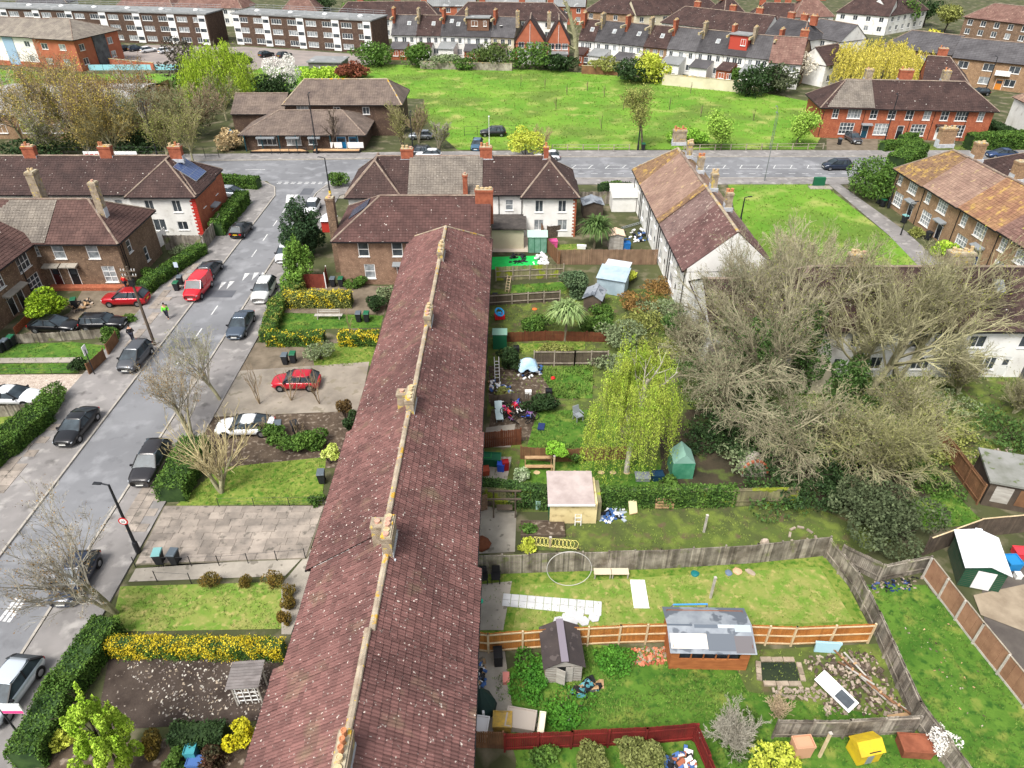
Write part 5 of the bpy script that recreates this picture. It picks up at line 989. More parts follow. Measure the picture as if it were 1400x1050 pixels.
for x, y, r, h, m_, n, lab in [(1018, 548, 1.7, 9, fIVY, 7500, 'column of ivy on a trunk below the white end wing'), (1088, 535, 1.8, 10.5, fIVY, 8500, 'taller column of ivy on the bare tree trunk'), (1215, 735, 3.6, 3.6, fol('dull_shrub', (66, 78, 52), (90, 100, 70)), 11000, 'large dull evergreen shrub at the corner of the grey fence'), (1100, 650, 4.8, 2.4, fDARK, 8000, 'dark undergrowth below the yellowish bare tree'), (1010, 590, 4, 2.6, fDARK, 6500, 'dark undergrowth right of the weeping birch'), (1190, 600, 4.5, 2.6, fIVY, 7200, 'ivy undergrowth below the tallest bare tree'), (1300, 610, 4, 1.2, fOLIVE, 3200, 'olive brambles before the white terrace'), (1010, 635, 2, 1.6, fGREY, 1800, 'grey brambles behind the stone faced oven'), (1250, 560, 4.4, 1.8, fGREY, 3000, 'grey green brambles under the scrubby tree'), (1380, 600, 3.6, 1.3, fIVY, 2500, 'ivy patch at the right edge'), (1150, 560, 2.2, 5.5, fIVY, 6000, 'ivy mass on the foot of the tallest bare tree'), (1045, 600, 3.4, 3.2, fol('ivy_grey', (72, 86, 56), (98, 110, 74)), 6000, 'grey green ivy mound between the ivy columns and the oven'), (1140, 610, 3.6, 3.0, fIVY, 6000, 'broad ivy mound in the heart of the bare trees'), (900, 490, 2.6, 2.2, fOLIVE, 2800, 'olive brambles behind the weeping birch'), (960, 520, 3, 2, fIVY, 3000, 'ivy brambles below the pale roofed row'), (850, 470, 2.6, 2.6, fGREY, 3000, 'grey bramble mound beside the cabbage palm'), (870, 420, 2.4, 1.3, fBROWN, 1800, 'brown brambles below the long brown fence'), (905, 430, 2.6, 1.6, fGREY, 2000, 'grey brambles at the wall of the pale roofed row'), (880, 455, 2.8, 1.8, fOLIVE, 2400, 'olive thicket above the birch'), (930, 455, 2.4, 2.2, fIVY, 2200, 'ivy thicket at the white end wing'), (820, 430, 1.6, 1.2, fHEDGE, 1600, 'low green shrub beside the grey felt shed'), (900, 395, 2.4, 1.0, fBROWN, 1600, 'brown weeds behind the metal shed'), (840, 505, 2.2, 1.6, fGREY, 2000, 'grey weeds at the end of the wild garden'), (960, 610, 2.2, 1.2, fDARK, 1800, 'dark ground cover behind the plastic greenhouse'), (1060, 675, 3, 1.0, fIVY, 2400, 'ivy mound at the right end of the mossy fence'), (1160, 690, 3, 1.2, fDARK, 2600, 'dark leaf mound left of the dull evergreen'), (1270, 660, 2.6, .8, fGREEN, 2200, 'green weeds beside the brown panel fence'), (690, 540, .9, .7, fOLIVE, 700, 'weeds by the junk along the back wall')]:
    X, Y = A(x, y); bush(lab, X, Y, r, h, n, .1, m_, nl=14, sub=.45)
X, Y = A(856, 646); weeper('yellow green weeping birch in the middle of the back gardens', X, Y, 13.6, 2.9, 1100, 58, fBIRCH, .06, mBIRCHB, name='birch_tree', hang=(.14, .46), top=.42, clus=48)
# ---------------------------------------------------------------- vehicles
mGLASS = M('car_glass', (34, 41, 47), (66, 77, 84), 1.0, .32, spec=.35); mTYRE = M('tyre', (26, 26, 27), rough=.9); mRIM = M('alloy_rim', (150, 152, 156), rough=.35, metal=.7)
mHEAD = M('headlamp', (186, 192, 198), rough=.15, spec=.8); mTAIL = M('tail_lamp', (180, 22, 22), rough=.3); mPLW = M('white_plate', (226, 226, 220), rough=.5); mPLY = M('yellow_plate', (226, 186, 40), rough=.5); mTRIM = M('black_trim', (24, 24, 26), rough=.45)
def paint(n, c, metal=.3): return M('paint_'+n, c, rough=.32, metal=metal, coat=.6, spec=.5)
KINDS = {  # L, W, H, belt, hood rear z, nose z, tail z, (greenhouse rear base, rear roof, front roof, screen base)
 'hatch': (4.05, 1.74, 1.47, .93, .93, .74, .86, (.02, .17, .52, .745)), 'sedan': (4.65, 1.82, 1.43, .92, .9, .70, .92, (.09, .29, .53, .745)),
 'suv': (4.5, 1.86, 1.64, 1.04, 1.03, .86, .98, (.015, .13, .54, .735)), 'mpv': (4.2, 1.76, 1.58, 1.0, .98, .76, .95, (.02, .11, .56, .80)),
 'coupe': (4.5, 1.84, 1.34, .88, .87, .68, .86, (.07, .31, .52, .735)), 'mini': (4.2, 1.78, 1.46, .97, .96, .80, .93, (.02, .07, .58, .70)), 'van': (4.4, 1.82, 1.82, 1.08, 1.06, .86, 1.0, (.01, .02, .62, .76))}
CARP = {}
def car_meshes(kind):
    if kind in CARP: return CARP[kind]
    L, W, Hh, belt, hz, nz, tz, gh = KINDS[kind]; w = W/2
    xs = [0, .02, .06, .14, .24, .4, .55, gh[3], gh[3]+.08, .9, .955, .985, 1.0]
    wd = [.80, .88, .94, .98, 1, 1, 1, 1, .985, .95, .88, .80, .70]; rings = []
    for x, k in zip(xs, wd):
        if x <= .14: top = tz+(belt-tz)*(x/.14)
        elif x < gh[3]: top = belt+(hz-belt)*((x-.14)/(gh[3]-.14))
        else: t = (x-gh[3])/(1-gh[3]); top = hz+(nz-hz)*t**1.6-.12*max(0, t-.9)*10*.6
        if x < .02: top -= .12
        bt = .24+.08*max(0, (x-.93)/.07)+.08*max(0, (.05-x)/.05)
        half = [(.80*k*w, bt-.04), (.97*k*w, bt+.1), (k*w, .55), (.985*k*w, top-.16), (.90*k*w, top-.04), (.6*k*w, top+.01)]
        rings.append([((x-.5)*L, -y, z) for y, z in half]+[((x-.5)*L, 0, top+.025)]+[((x-.5)*L, y, z) for y, z in half[::-1]])
    n = len(rings[0]); v = [q for r in rings for q in r]; f = []
    for i in range(len(rings)-1):
        for j in range(n): f.append((i*n+j, i*n+(j+1) % n, (i+1)*n+(j+1) % n, (i+1)*n+j))
    f += [tuple(range(n)), tuple(range((len(rings)-1)*n, len(rings)*n))[::-1]]
    rb, rt, ft, fb = [(q-.5)*L for q in gh]; w0, w1 = w*.93, w*.69; zt = Hh-.05
    if kind == 'van': w1 = w*.86
    base = [(rb, -w0), (fb, -w0), (fb, w0), (rb, w0)]; topq = [(rt, -w1), (ft, -w1), (ft, w1), (rt, w1)]
    gv = [(x, y, belt-.03) for x, y in base]+[(x, y, zt) for x, y in topq]
    glass = (gv, [(0, 1, 5, 4), (1, 2, 6, 5), (2, 3, 7, 6), (3, 0, 4, 7), (4, 5, 6, 7)])
    # roof skin with rounded edge, pillars
    rf = B(); m = 5
    rr = []
    for i in range(7):
        t = i/6; x = rt-.06+(ft+.05-rt+.06)*t; z = zt+.05*math.sin(math.pi*(.15+.7*t))-.02
        rr.append([(x, w1*1.03*s, z-.05*abs(s)**4+.012) for s in (-1, -.85, -.5, 0, .5, .85, 1)])
    vv = [q for r in rr for q in r]; ff = [(i*7+j, i*7+j+1, (i+1)*7+j+1, (i+1)*7+j) for i in range(6) for j in range(6)]
    ff = [q[::-1] for q in ff]; k = len(vv); vv += [(x, y, z-.05) for x, y, z in vv]
    ed = [i for i in range(7)]+[i*7+6 for i in range(1, 7)]+[42+i for i in range(5, -1, -1)]+[i*7 for i in range(5, 0, -1)]
    ff += [(ed[i], ed[(i+1) % len(ed)], ed[(i+1) % len(ed)]+k, ed[i]+k) for i in range(len(ed))]
    rf.add(vv, ff)
    pb = B()
    for s in (-1, 1):
        pb.bar((fb-.02, s*w0, belt-.02), (ft, s*w1, zt), .07, .06); pb.bar((rb+.05, s*w0, belt-.02), (rt+.04, s*w1, zt), .2 if kind not in ('sedan', 'coupe') else .12, .05)
        for t in ((.5, .27) if kind in ('suv', 'mpv', 'mini') else (.48,)):
            a = Vector((rb+(fb-rb)*t, s*w0*1.005, belt)); b_ = Vector((rt+(ft-rt)*t, s*w1*1.01, zt)); pb.bar(a, b_, .09, .04)
        if kind == 'van': pb.add([(rb, s*w0*1.01, belt-.02), (.35, s*w0*1.01, belt-.02), (.30, s*w1*1.015, zt), (rt, s*w1*1.015, zt), (rb, s*w0*.98, belt-.02), (.35, s*w0*.98, belt-.02), (.30, s*w1*.985, zt), (rt, s*w1*.985, zt)], [(0, 1, 2, 3), (7, 6, 5, 4), (0, 4, 5, 1), (1, 5, 6, 2)])
    wh = {}
    ty = B().lathe([(.21, -.1), (.3, -.1), (.325, -.07), (.325, .07), (.3, .1), (.21, .1)], 16); rm = B().lathe([(.05, -.09), (.2, -.08), (.21, -.06), (.21, .06), (.2, .08), (.05, .09)], 10)
    rot = Matrix.Rotation(math.pi/2, 4, 'X')
    for b_ in (ty, rm): b_.v = [tuple(rot @ Vector(q)) for q in b_.v]
    ar = B().lathe([(.37, -.02), (.37, .02)], 16); ar.v = [tuple(rot @ Vector(q)) for q in ar.v]
    lamp = B().box(-.1, .05, -.15, .15, -.05, .05); tl = B().box(-.05, .05, -.14, .14, -.09, .09)
    CARP[kind] = dict(body=(v, f), glass=mesh('windows', *glass, mGLASS), roof=rf, pill=pb, tyre=ty.mesh('tyre', mTYRE, True), rim=rm.mesh('rim', mRIM), arch=ar.mesh('wheel_arch', mTRIM), head=lamp.mesh('headlight', mHEAD), tail=tl.mesh('tail_light', mTAIL), plw=B().box(-.012, .012, -.26, .26, -.055, .055).mesh('number_plate', mPLW), ply=B().box(-.012, .012, -.26, .26, -.055, .055).mesh('rear_number_plate', mPLY), mir=B().box(-.06, .06, -.1, .1, -.06, .07).mesh('mirror', mTRIM), gr=B().box(-.03, .03, -.42, .42, -.09, .09).mesh('grille', mTRIM))
    return CARP[kind]
def car(kind, pn, label, x, y, deg, group='parked cars', dark_roof=False, small=False, zc=.6, gz=.02):
    """x,y photo pixel of the car's middle; deg = heading in the ground plane"""
    q = g(x, y, zc); c = car_meshes(kind); L, W, Hh, belt, hz, nz, tz, gh = KINDS[kind]; w = W/2
    o = thing('car' if kind != 'van' else 'van', label, 'car' if kind != 'van' else 'van', (q.x, q.y, gz), math.radians(deg), group)
    k = ('body', kind, pn.name)
    if k not in CACHE: CACHE[k] = (mesh('body', *c['body'], pn, True), mesh('roof', c['roof'].v, c['roof'].f, mTRIM if dark_roof else pn, True), mesh('pillars', c['pill'].v, c['pill'].f, pn if kind == 'van' else mTRIM))
    m = CACHE[k]; ob('body', m[0], o); ob('windows', c['glass'], o); ob('roof', m[1], o); ob('pillars', m[2], o, kind='stuff')
    for fx in (.18, .81):
        for s in (-1, 1):
            X = (fx-.5)*L
            wl = ob('wheel', c['tyre'], o, (X, s*(w-.085), .315)); ob('rim', c['rim'], wl, (0, s*.02, 0))
            if not small: ob('wheel_arch', c['arch'], o, (X, s*(w-.012), .33))
    for s in (-1, 1):
        ob('headlight', c['head'], o, (L/2-.14, s*w*.66, nz-.12), s*.32*-1); ob('tail_light', c['tail'], o, (-L/2+.05, s*w*.70, tz-.2))
        if not small: ob('mirror', c['mir'], o, ((gh[3]-.56)*L, s*(w+.06), belt+.03))
    ob('number_plate', c['plw'], o, (L/2-.01, 0, .42)); ob('rear_number_plate', c['ply'], o, (-L/2-.005, 0, .62)); ob('grille', c['gr'], o, (L/2-.045, 0, .58))
    return o
pBLK = paint('black', (22, 23, 26)); pNAVY = paint('navy', (38, 48, 66)); pGRY = paint('grey', (92, 94, 98), .5); pDGR = paint('dark_grey', (58, 62, 68), .5); pSIL = paint('silver', (176, 182, 188), .5); pWHT = paint('white', (228, 230, 232), 0); pRED = paint('red', (176, 22, 34)); pVAN = paint('van_red', (206, 26, 40), 0); pCRM = paint('crimson', (196, 24, 46)); pBLU = paint('blue', (44, 66, 104))
S_ = -90; SH = FW+.01
car('hatch', paint('ice', (206, 214, 222), .4), 'pale silver hatchback at the bottom left corner of the street', 12, 945, -96, gz=SH)
car('hatch', pNAVY, 'dark blue hatchback under the leaning bare street tree', 103, 790, -88, gz=.1)
car('suv', paint('brown_black', (46, 44, 46)), 'dark grey brown suv parked beside the budding street tree', 207, 634, -89, gz=.1)
car('coupe', pBLK, 'shiny black coupe parked on the left footway', 105, 583, -91, gz=SH)
car('mpv', pGRY, 'grey people carrier parked by the wooden telegraph pole', 185, 489, -92, gz=SH)
car('sedan', paint('slate_blue', (84, 96, 110), .5), 'slate blue saloon parked below the white suv', 329, 444, -89, gz=.1)
car('suv', paint('pearl', (214, 214, 212), .2), 'white suv with black side parked beside the hedge', 361, 398, -89, gz=.1)
car('van', pVAN, 'bright red delivery van on the left side of the street', 271, 395, -92, gz=SH)
car('hatch', pDGR, 'dark grey hatchback parked right behind the red van', 287, 369, 88, gz=SH)
car('hatch', pBLK, 'black hatchback with yellow rear plate farther up the street', 330, 314, 86, gz=SH)
car('hatch', pWHT, 'white hatchback half hidden by the conifer on the street', 390, 347, -88, gz=.1)
car('hatch', pWHT, 'white car near the junction beyond the dark conifer', 427, 284, -88, gz=.1, small=True)
car('mpv', pSIL, 'silver people carrier on the drive beside the red brick end wall', 316, 264, -8, gz=.05)
car('suv', pRED, 'red suv on the drive of the brick corner house', 172, 408, 183, gz=.04)
car('sedan', pBLK, 'black saloon on the left front garden drive', 74, 444, -4, gz=.04)
car('mini', pBLK, 'black small estate with white bonnet stripes beside the black saloon', 141, 441, 2, gz=.04)
car('coupe', pWHT, 'white car behind the board fence at the left edge', 18, 541, -2, gz=.04)
car('hatch', pCRM, 'crimson hatchback on the concrete forecourt', 405, 521, 181, gz=.05)
car('coupe', pWHT, 'white sports car on the overgrown forecourt', 335, 582, 183, gz=.05)
car('mpv', pNAVY, 'dark blue car driving left on the main road', 1144, 226, 182, small=True)
car('sedan', pBLU, 'dark blue saloon driving on the main road at the right edge', 1370, 210, 178, small=True)
car('hatch', pGRY, 'grey hatchback on the drive of the red brick terrace', 1167, 189, -88, small=True)
car('hatch', pWHT, 'white car parked behind the white terrace chimney', 748, 213, 180, small=True)
car('suv', pBLK, 'black suv parked at the edge of the meadow', 674, 181, 182, small=True)
car('hatch', paint('teal', (70, 104, 130)), 'small blue car parked below the black suv', 652, 198, -95, small=True)
car('hatch', pSIL, 'silver car parked right of the community hall', 575, 185, 182, small=True)
car('hatch', pWHT, 'white car behind the left chimney of the white terrace', 586, 211, 182, small=True)
car('suv', pDGR, 'grey car at the thicket edge left of the hall forecourt', 571, 208, 178, small=True)
for i, (x, y, p_, lab) in enumerate([(158, 67, pNAVY, 'dark blue car, leftmost in the flats car park'), (171, 66, pBLK, 'black car second from the left in the flats car park'), (186, 66, pNAVY, 'navy car beside the two white cars by the flats'), (203, 68, pWHT, 'left one of the two white cars by the flats'), (227, 69, pWHT, 'right one of the two white cars by the flats'), (364, 74, pBLK, 'black car before the shorter flats, left'), (389, 75, pDGR, 'dark grey car before the shorter flats, right'), (155, 78, pDGR, 'grey car behind the orange wall in the flats car park'), (1339, 126, pBLK, 'black car before the tan flats'), (1126, 82, pSIL, 'silver car by the small white house'), (1124, 92, pBLK, 'black car by the small white house')]):
    car('hatch', p_, lab, x, y, rn(40, 60) if i < 8 else rn(170, 190), 'cars parked by the far flats', small=True)
# ---------------------------------------------------------------- bins, lamps, signs
mBIN = M('bin_black', (38, 40, 44), rough=.6); mBING = M('bin_green', (30, 96, 66), rough=.6); mLID = M('bin_lid_grey', (88, 98, 106), rough=.6); mLIDT = M('bin_lid_teal', (120, 170, 170), rough=.6)
def wbin(label, x, y, rz=0., lid=None, s=1., body=None):
    q = g(x, y); k = ('bin', (lid or mBIN).name, (body or mBIN).name)
    if k not in CACHE:
        b = B().add([(-.2, -.24, .08), (.2, -.24, .08), (.2, .2, .08), (-.2, .2, .08), (-.27, -.32, 1.0), (.27, -.32, 1.0), (.27, .32, 1.0), (-.27, .32, 1.0)], [(3, 2, 1, 0), (4, 5, 6, 7), (0, 1, 5, 4), (1, 2, 6, 5), (2, 3, 7, 6), (3, 0, 4, 7)])
        l = B().add([(-.29, -.36, 1.0), (.29, -.36, 1.0), (.29, .35, 1.0), (-.29, .35, 1.0), (-.26, -.3, 1.07), (.26, -.3, 1.07), (.26, .33, 1.1), (-.26, .33, 1.1)], [(0, 1, 5, 4), (1, 2, 6, 5), (2, 3, 7, 6), (3, 0, 4, 7), (4, 5, 6, 7)]).tube((-.25, .38, 1.02), (.25, .38, 1.02), .025, n=6)
        wv = B().tube((-.24, .25, .1), (-.18, .25, .1), .1, n=10).tube((.18, .25, .1), (.24, .25, .1), .1, n=10)
        CACHE[k] = (b.mesh('body', body or mBIN), l.mesh('lid', lid or mBIN), wv.mesh('wheels', mTYRE))
    o = thing('wheelie_bin', label, 'bin', (q.x, q.y, .03), rz, 'wheelie bins'); o.scale = (s, s, s)
    for n, m in zip(('body', 'lid', 'wheels'), CACHE[k]): ob(n, m, o)
    return o
wbin('wheelie bin with pale teal lid on the slab forecourt', 220, 770, .1, mLIDT); wbin('grey lidded wheelie bin right of the teal lidded one', 241, 770, -.1, mLID)
wbin('left bin of the pair beside the bench lawn', 491, 440, 0, mLID); wbin('right bin with green lid on the bench lawn', 502, 440, 0, mBING)
wbin('left bin of the pair behind the crimson hatchback', 391, 498, 0, mLID); wbin('right green lidded bin behind the crimson hatchback', 402, 496, 0, mBING)
wbin('black bin beside the white sports car tail', 383, 592, .2, mLID); wbin('fallen looking black bin near the forecourt hedge', 405, 592, .5)
wbin('black bin by the red fence panels', 456, 392, 0, mLID); wbin('green lidded bin by the red fence panels', 467, 392, 0, mBING)
wbin('pale lidded bin by the round bush at the roof edge', 441, 660, .1, mLID)
wbin('green lidded bin beside the red van', 243, 398, 0, mBING); wbin('grey bin beside the clipped street hedge', 248, 390, .1, mLID); wbin('grey bin in the clipped hedge garden', 221, 379, .1, mLID)
wbin('leftmost bin of the trio on the left lawn', 3, 482, 0, mLID); wbin('middle bin of the trio on the left lawn', 11, 478, 0, mLID); wbin('green lidded bin of the trio on the left lawn', 19, 473, 0, mBING)
wbin('black bin beside the big bush at the brick corner house', 104, 421, .3, mBING)
wbin('black bin at the back wall by the long green fence', 677, 415, 0); wbin('green bin by the tan brick end house', 1206, 283, .3, mBING); wbin('dark bin beside the green one at the tan end house', 1201, 279, .3); wbin('teal bin on the path by the tan brick houses', 1235, 305, .3, mLIDT); wbin('blue bin by the arched passage of the tan houses', 1268, 328, .4)
wbin('litter bin at the foot of the black meadow lamp post', 879, 206, 0, mBING, 1.1); wbin('bin on the drive of the red brick terrace', 1147, 198, 0, mLID)
mPOLE = M('black_lamp_post', (38, 40, 44), rough=.5); mPOLEG = M('grey_lamp_post', (120, 126, 128), rough=.5, metal=.4)
def lamp(label, x, y, h, head=(1, 0), mat=None, sign=None, r=.1, arm=.8, band=None):
    q = g(x, y); m = mat or mPOLE; o = thing('street_lamp', label, 'street lamp', (q.x, q.y, .1), 0, 'street lamps')
    B().lathe([(r*1.8, 0), (r*1.7, .9), (r*1.1, 1.0), (r*.7, h)], 8).ob('post', m, o)
    hx, hy = head
    b = B().tube((0, 0, h-.02), (hx*arm*.5, hy*arm*.5, h+.1), r*.5, n=6).box(-.1, .1, -.1, .1, 0, .01); 
    b = B().tube((0, 0, h-.03), (hx*arm*.6, hy*arm*.6, h+.06), r*.5, n=6); b.ob('arm', m, o)
    a = math.atan2(hy, hx)
    B().add([(0, -.09, -.03), (.55, -.13, -.02), (.55, .13, -.02), (0, .09, -.03), (0, -.06, .07), (.5, -.08, .06), (.5, .08, .06), (0, .06, .07)], [(3, 2, 1, 0), (4, 5, 6, 7), (0, 1, 5, 4), (1, 2, 6, 5), (2, 3, 7, 6), (3, 0, 4, 7)]).ob('lantern', m, o, (hx*arm*.55, hy*arm*.55, h+.05), a)
    if sign:
        rot = Matrix.Rotation(math.pi/2, 4, 'X'); d = B().lathe([(.3, -.015), (.3, .015)], 20); d.v = [tuple(rot @ Vector(v)) for v in d.v]
        s = d.ob('sign_plate', M('sign_red', (200, 30, 36), rough=.5), o, (0, -.14, sign))
        d = B().lathe([(.22, -.02), (.22, .02)], 20); d.v = [tuple(rot @ Vector(v)) for v in d.v]; d.ob('sign_face', mFRAME, s)
        txt(s, '20', .26, (-.15, -.026, -.1), mBLACK)
    if band: B().lathe([(r*1.75, 1.0), (r*1.7, 1.5)], 8).ob('yellow_band', M('yellow_band', (222, 186, 50), rough=.6), o)
    return o
def txt(parent, s, size, loc, mat, rot=(math.pi/2, 0, 0), name='lettering'):
    c = bpy.data.curves.new(name, 'FONT'); c.body = s; c.size = size; c.extrude = .003; c.materials.append(mat)
    dg = bpy.data.objects.new(name, c); COL.objects.link(dg)
    me = bpy.data.meshes.new_from_object(dg.evaluated_get(bpy.context.evaluated_depsgraph_get())); COL.objects.unlink(dg); bpy.data.objects.remove(dg)
    o = ob(name, me, parent, loc, rot=rot); o['kind'] = 'stuff'; return o
lamp('black street lamp with round speed sign at the slab forecourt', 190, 756, 6.0, (-1, .1), sign=3.0)
lamp('black lamp post behind the white terrace solar panel', 216, 216, 8.4, (-.6, .6)); lamp('tall black lamp post before the community hall', 434, 211, 9.2, (0, 1)); lamp('black lamp post with yellow band at the junction', 453, 276, 6, (-1, .2), band=1)
lamp('black lamp post with white sign at the meadow edge', 872, 206, 8.6, (.2, 1)); lamp('grey slender lamp post on the near side of the main road', 1045, 248, 9.5, (0, 1), mPOLEG, r=.05); lamp('black lamp post before the red brick terrace', 1206, 204, 8.4, (.2, 1)); lamp('black lamp post before the tan flats', 1346, 128, 7, (0, 1)); lamp('black lamp on the lawn beside the pale roofed row', 1011, 308, 3.6, (1, .2)); lamp('black lamp post on the path by the tan brick end house', 1214, 285, 3.8, (.9, .5)); lamp('slim black lamp post on the path by the tan houses', 1231, 322, 4.2, (1, .2), r=.05)
lamp('white lamp post beside the black suv at the meadow', 669, 199, 4.4, (0, 1), mFRAME, r=.05); lamp('dark lamp post among the shrubs right of the hall', 565, 212, 6.5, (0, 1)); lamp('grey lamp post at the right end of the meadow', 1052, 204, 6.5, (0, 1), mPOLEG, r=.05)
# telegraph pole
q = g(212, 473); o = thing('telegraph_pole', 'leaning wooden telegraph pole with cross arms on the left footway', 'pole', (q.x, q.y, .1))
mWOODP = M('creosoted_pole', (104, 92, 80), (84, 74, 64), 3, .9); B().tube((0, 0, 0), (-.15, 0, 8.2), .15, .1, 8).ob('post', mWOODP, o)
for z in (7.2, 7.7): B().box(-.8, .5, -.05, .05, z, z+.1).ob('cross_arm', mWOODP, o)
ib = B()
for z in (7.3, 7.8):
    for x in (-.75, -.5, .2, .45): ib.tube((x, 0, z), (x, 0, z+.16), .04, n=6)
ib.ob('insulators', mFRAME, o); B().box(-.35, .05, -.2, .2, 6.3, 6.9).ob('junction_box', mBLACK, o)
# sign posts
q = g(130, 513); o = thing('street_sign', 'white street sign on a black post by the hedge gate', 'sign', (q.x, q.y, .1)); B().tube((0, 0, 0), (0, 0, 2.6), .05, n=6).ob('post', mPOLE, o); B().box(-.04, -.0, -.28, .28, 2.1, 3.0).ob('plate', mFRAME, o)
q = g(248, 388); o = thing('street_sign', 'small blue and white sign on a black post by the clipped hedge', 'sign', (q.x, q.y, .1)); B().tube((0, 0, 0), (0, 0, 2.4), .04, n=6).ob('post', mPOLE, o); B().box(-.22, .22, -.05, -.02, 1.9, 2.5).ob('plate', M('sign_pale_blue', (196, 210, 226), rough=.5), o)
q = g(26, 1004); o = thing('sale_board', 'white and pink sale board on a black post over the hedge', 'sign', (q.x, q.y, .1)); B().tube((0, 0, 0), (0, 0, 2.6), .05, n=6).ob('post', mPOLE, o); s = B().box(.04, 1.1, -.03, .03, 1.9, 2.7).ob('board', mFRAME, o); B().box(.05, 1.08, -.035, -.031, 1.92, 2.15).ob('pink_band', M('sign_pink', (226, 70, 140), rough=.6), s)
q = g(321, 206); o = thing('diamond_sign', 'blue diamond shop sign at the left of the community hall', 'sign', (q.x, q.y, 0)); B().tube((0, 0, 0), (0, 0, 2.4), .05, n=6).ob('post', mPOLE, o); b = B(); b.add([(-.7, -.04, 2.6), (0, -.04, 1.7), (.7, -.04, 2.6), (0, -.04, 3.5), (-.7, .04, 2.6), (0, .04, 1.7), (.7, .04, 2.6), (0, .04, 3.5)], [(0, 1, 2, 3), (7, 6, 5, 4), (0, 4, 5, 1), (1, 5, 6, 2), (2, 6, 7, 3), (3, 7, 4, 0)]); b.ob('plate', MATS['blue_shop_panel'], o); txt(o, 'S', .9, (-.28, -.05, 2.25), mFRAME)
q = g(1121, 257); o = thing('cabinet', 'green telecom cabinet on a concrete base at the lawn edge', 'cabinet', (q.x, q.y, 0)); B().box(-1.6, 1.6, -.6, .6, 0, .14).ob('plinth', mCONC, o); B().box(-.8, .8, .5, 1.0, .1, 1.3).ob('box', mBING, o)
# banners on the thicket railings
for x, lab, c in ((134, 'white and red banner on the thicket railings', (200, 60, 60)), (169, 'white banner on the thicket railings', (190, 196, 204))):
    q = g(x, 213, 1); o = thing('banner', lab, 'banner', (q.x, q.y, 0)); B().box(-2.2, 2.2, -.03, .03, .5, 1.7).ob('sheet', mFRAME, o)
    for k in range(5): B().box(-1.9+k*.75, -1.4+k*.75, -.05, -.031, .8, 1.3).ob('motif', M('banner_%d' % c[0], c, rough=.8), o)
    for k in (-2.2, 2.2): B().tube((k, .06, 0), (k, .06, 1.9), .05, n=5).ob('post', mPOLE, o)
# ---------------------------------------------------------------- fences and gardens
mFGREY = M('silvered_fence_board', (156, 148, 136), (100, 92, 82), 1.1, .95, .2, 20, isl=.4, spots=((120, 124, 84), 1.2, .6, 5, .1)); mFOR = M('new_orange_fence_board', (184, 122, 60), (158, 98, 46), 1.2, .9, .2, 20, isl=.15); mFRED = M('red_stained_board', (118, 36, 31), (94, 29, 26), 1.2, .85, isl=.1); mFBR = M('brown_fence_board', (132, 96, 68), (108, 78, 56), 1.2, .9, .2, 20, isl=.15)
mFPAN = M('tan_fence_panel', (160, 122, 96), (138, 102, 80), 1.2, .9, .2, 20, isl=.1); mPOSTC = M('concrete_post', (196, 190, 180), (170, 164, 156), 2, .95); mRAILP = M('pale_rail', (216, 196, 160), (190, 168, 132), 2, .9); mFDK = M('dark_fence_board', (100, 88, 76), (78, 68, 60), 1, .95, isl=.2); mMOSSF = M('mossy_fence_board', (142, 140, 100), (112, 104, 84), .7, .95, isl=.2, spots=((140, 150, 50), .8, .54)); mRAILG = M('weathered_rail', (170, 160, 144), (140, 130, 116), 2, .95)
def fence(label, path, h, mat, board=.11, rails=(.25, .6, .95), railm=None, postm=None, bay=1.83, side=-1, group=None, gap=.012, jit=.03, gravel=False, posts=True, name='fence', z0=.0, sag=0., capm=None):
    """boarded fence: posts, rails on one side, boards gathered bay by bay"""
    o = thing(name, label, 'fence', (path[0][0], path[0][1], 0), 0, group); ox, oy = path[0]; side = -side
    for (x0, y0), (x1, y1) in zip(path, path[1:]):
        d = Vector((x1-x0, y1-y0, 0)); L = d.length; ang = math.atan2(d.y, d.x); n = max(1, round(L/bay)); bl = L/n; d.normalize()
        for i in range(n):
            T = Matrix.Translation((x0-ox+d.x*bl*i, y0-oy+d.y*bl*i, z0)) @ Matrix.Rotation(ang, 4, 'Z') @ Matrix.Rotation(rn(-.03, .03), 4, 'X')
            b = B(); k = max(1, int(bl/board)); lo = .18 if gravel else .03; s_ = rn(-1, 1)*sag
            for j in range(k):
                xa, xb = bl*j/k+gap/2, bl*(j+1)/k-gap/2; t = rn(-.006, .006); b.box(xa, xb, -.012+t, .012+t, lo, h+rn(-jit, jit)+s_*j/k)
            p = b.ob('panel', mat, o); pl(p, T)
            for r in rails:
                pl(B().box(.06, bl-.06, side*.055-.022, side*.055+.022, h*r-.045, h*r+.045).ob('rail', railm or mat, p), Matrix.Identity(4))
            if capm: B().box(0, bl, -.04, .04, h+.002+jit, h+.04+jit).ob('cap_rail', capm, p)
            if gravel: B().box(.05, bl-.05, -.03, .03, 0, .18).ob('gravel_board', mPOSTC, p)
        if posts:
            for i in range(n+1):
                B().box(-.05, .05, -.05, .05, 0, h+.06).ob('post', postm or railm or mat, o, (x0-ox+d.x*bl*i+d.y*.06*side*-1, y0-oy+d.y*bl*i-d.x*.06*side*-1, z0), ang)
    return o
def W(*p): return [A(*q) for q in p]
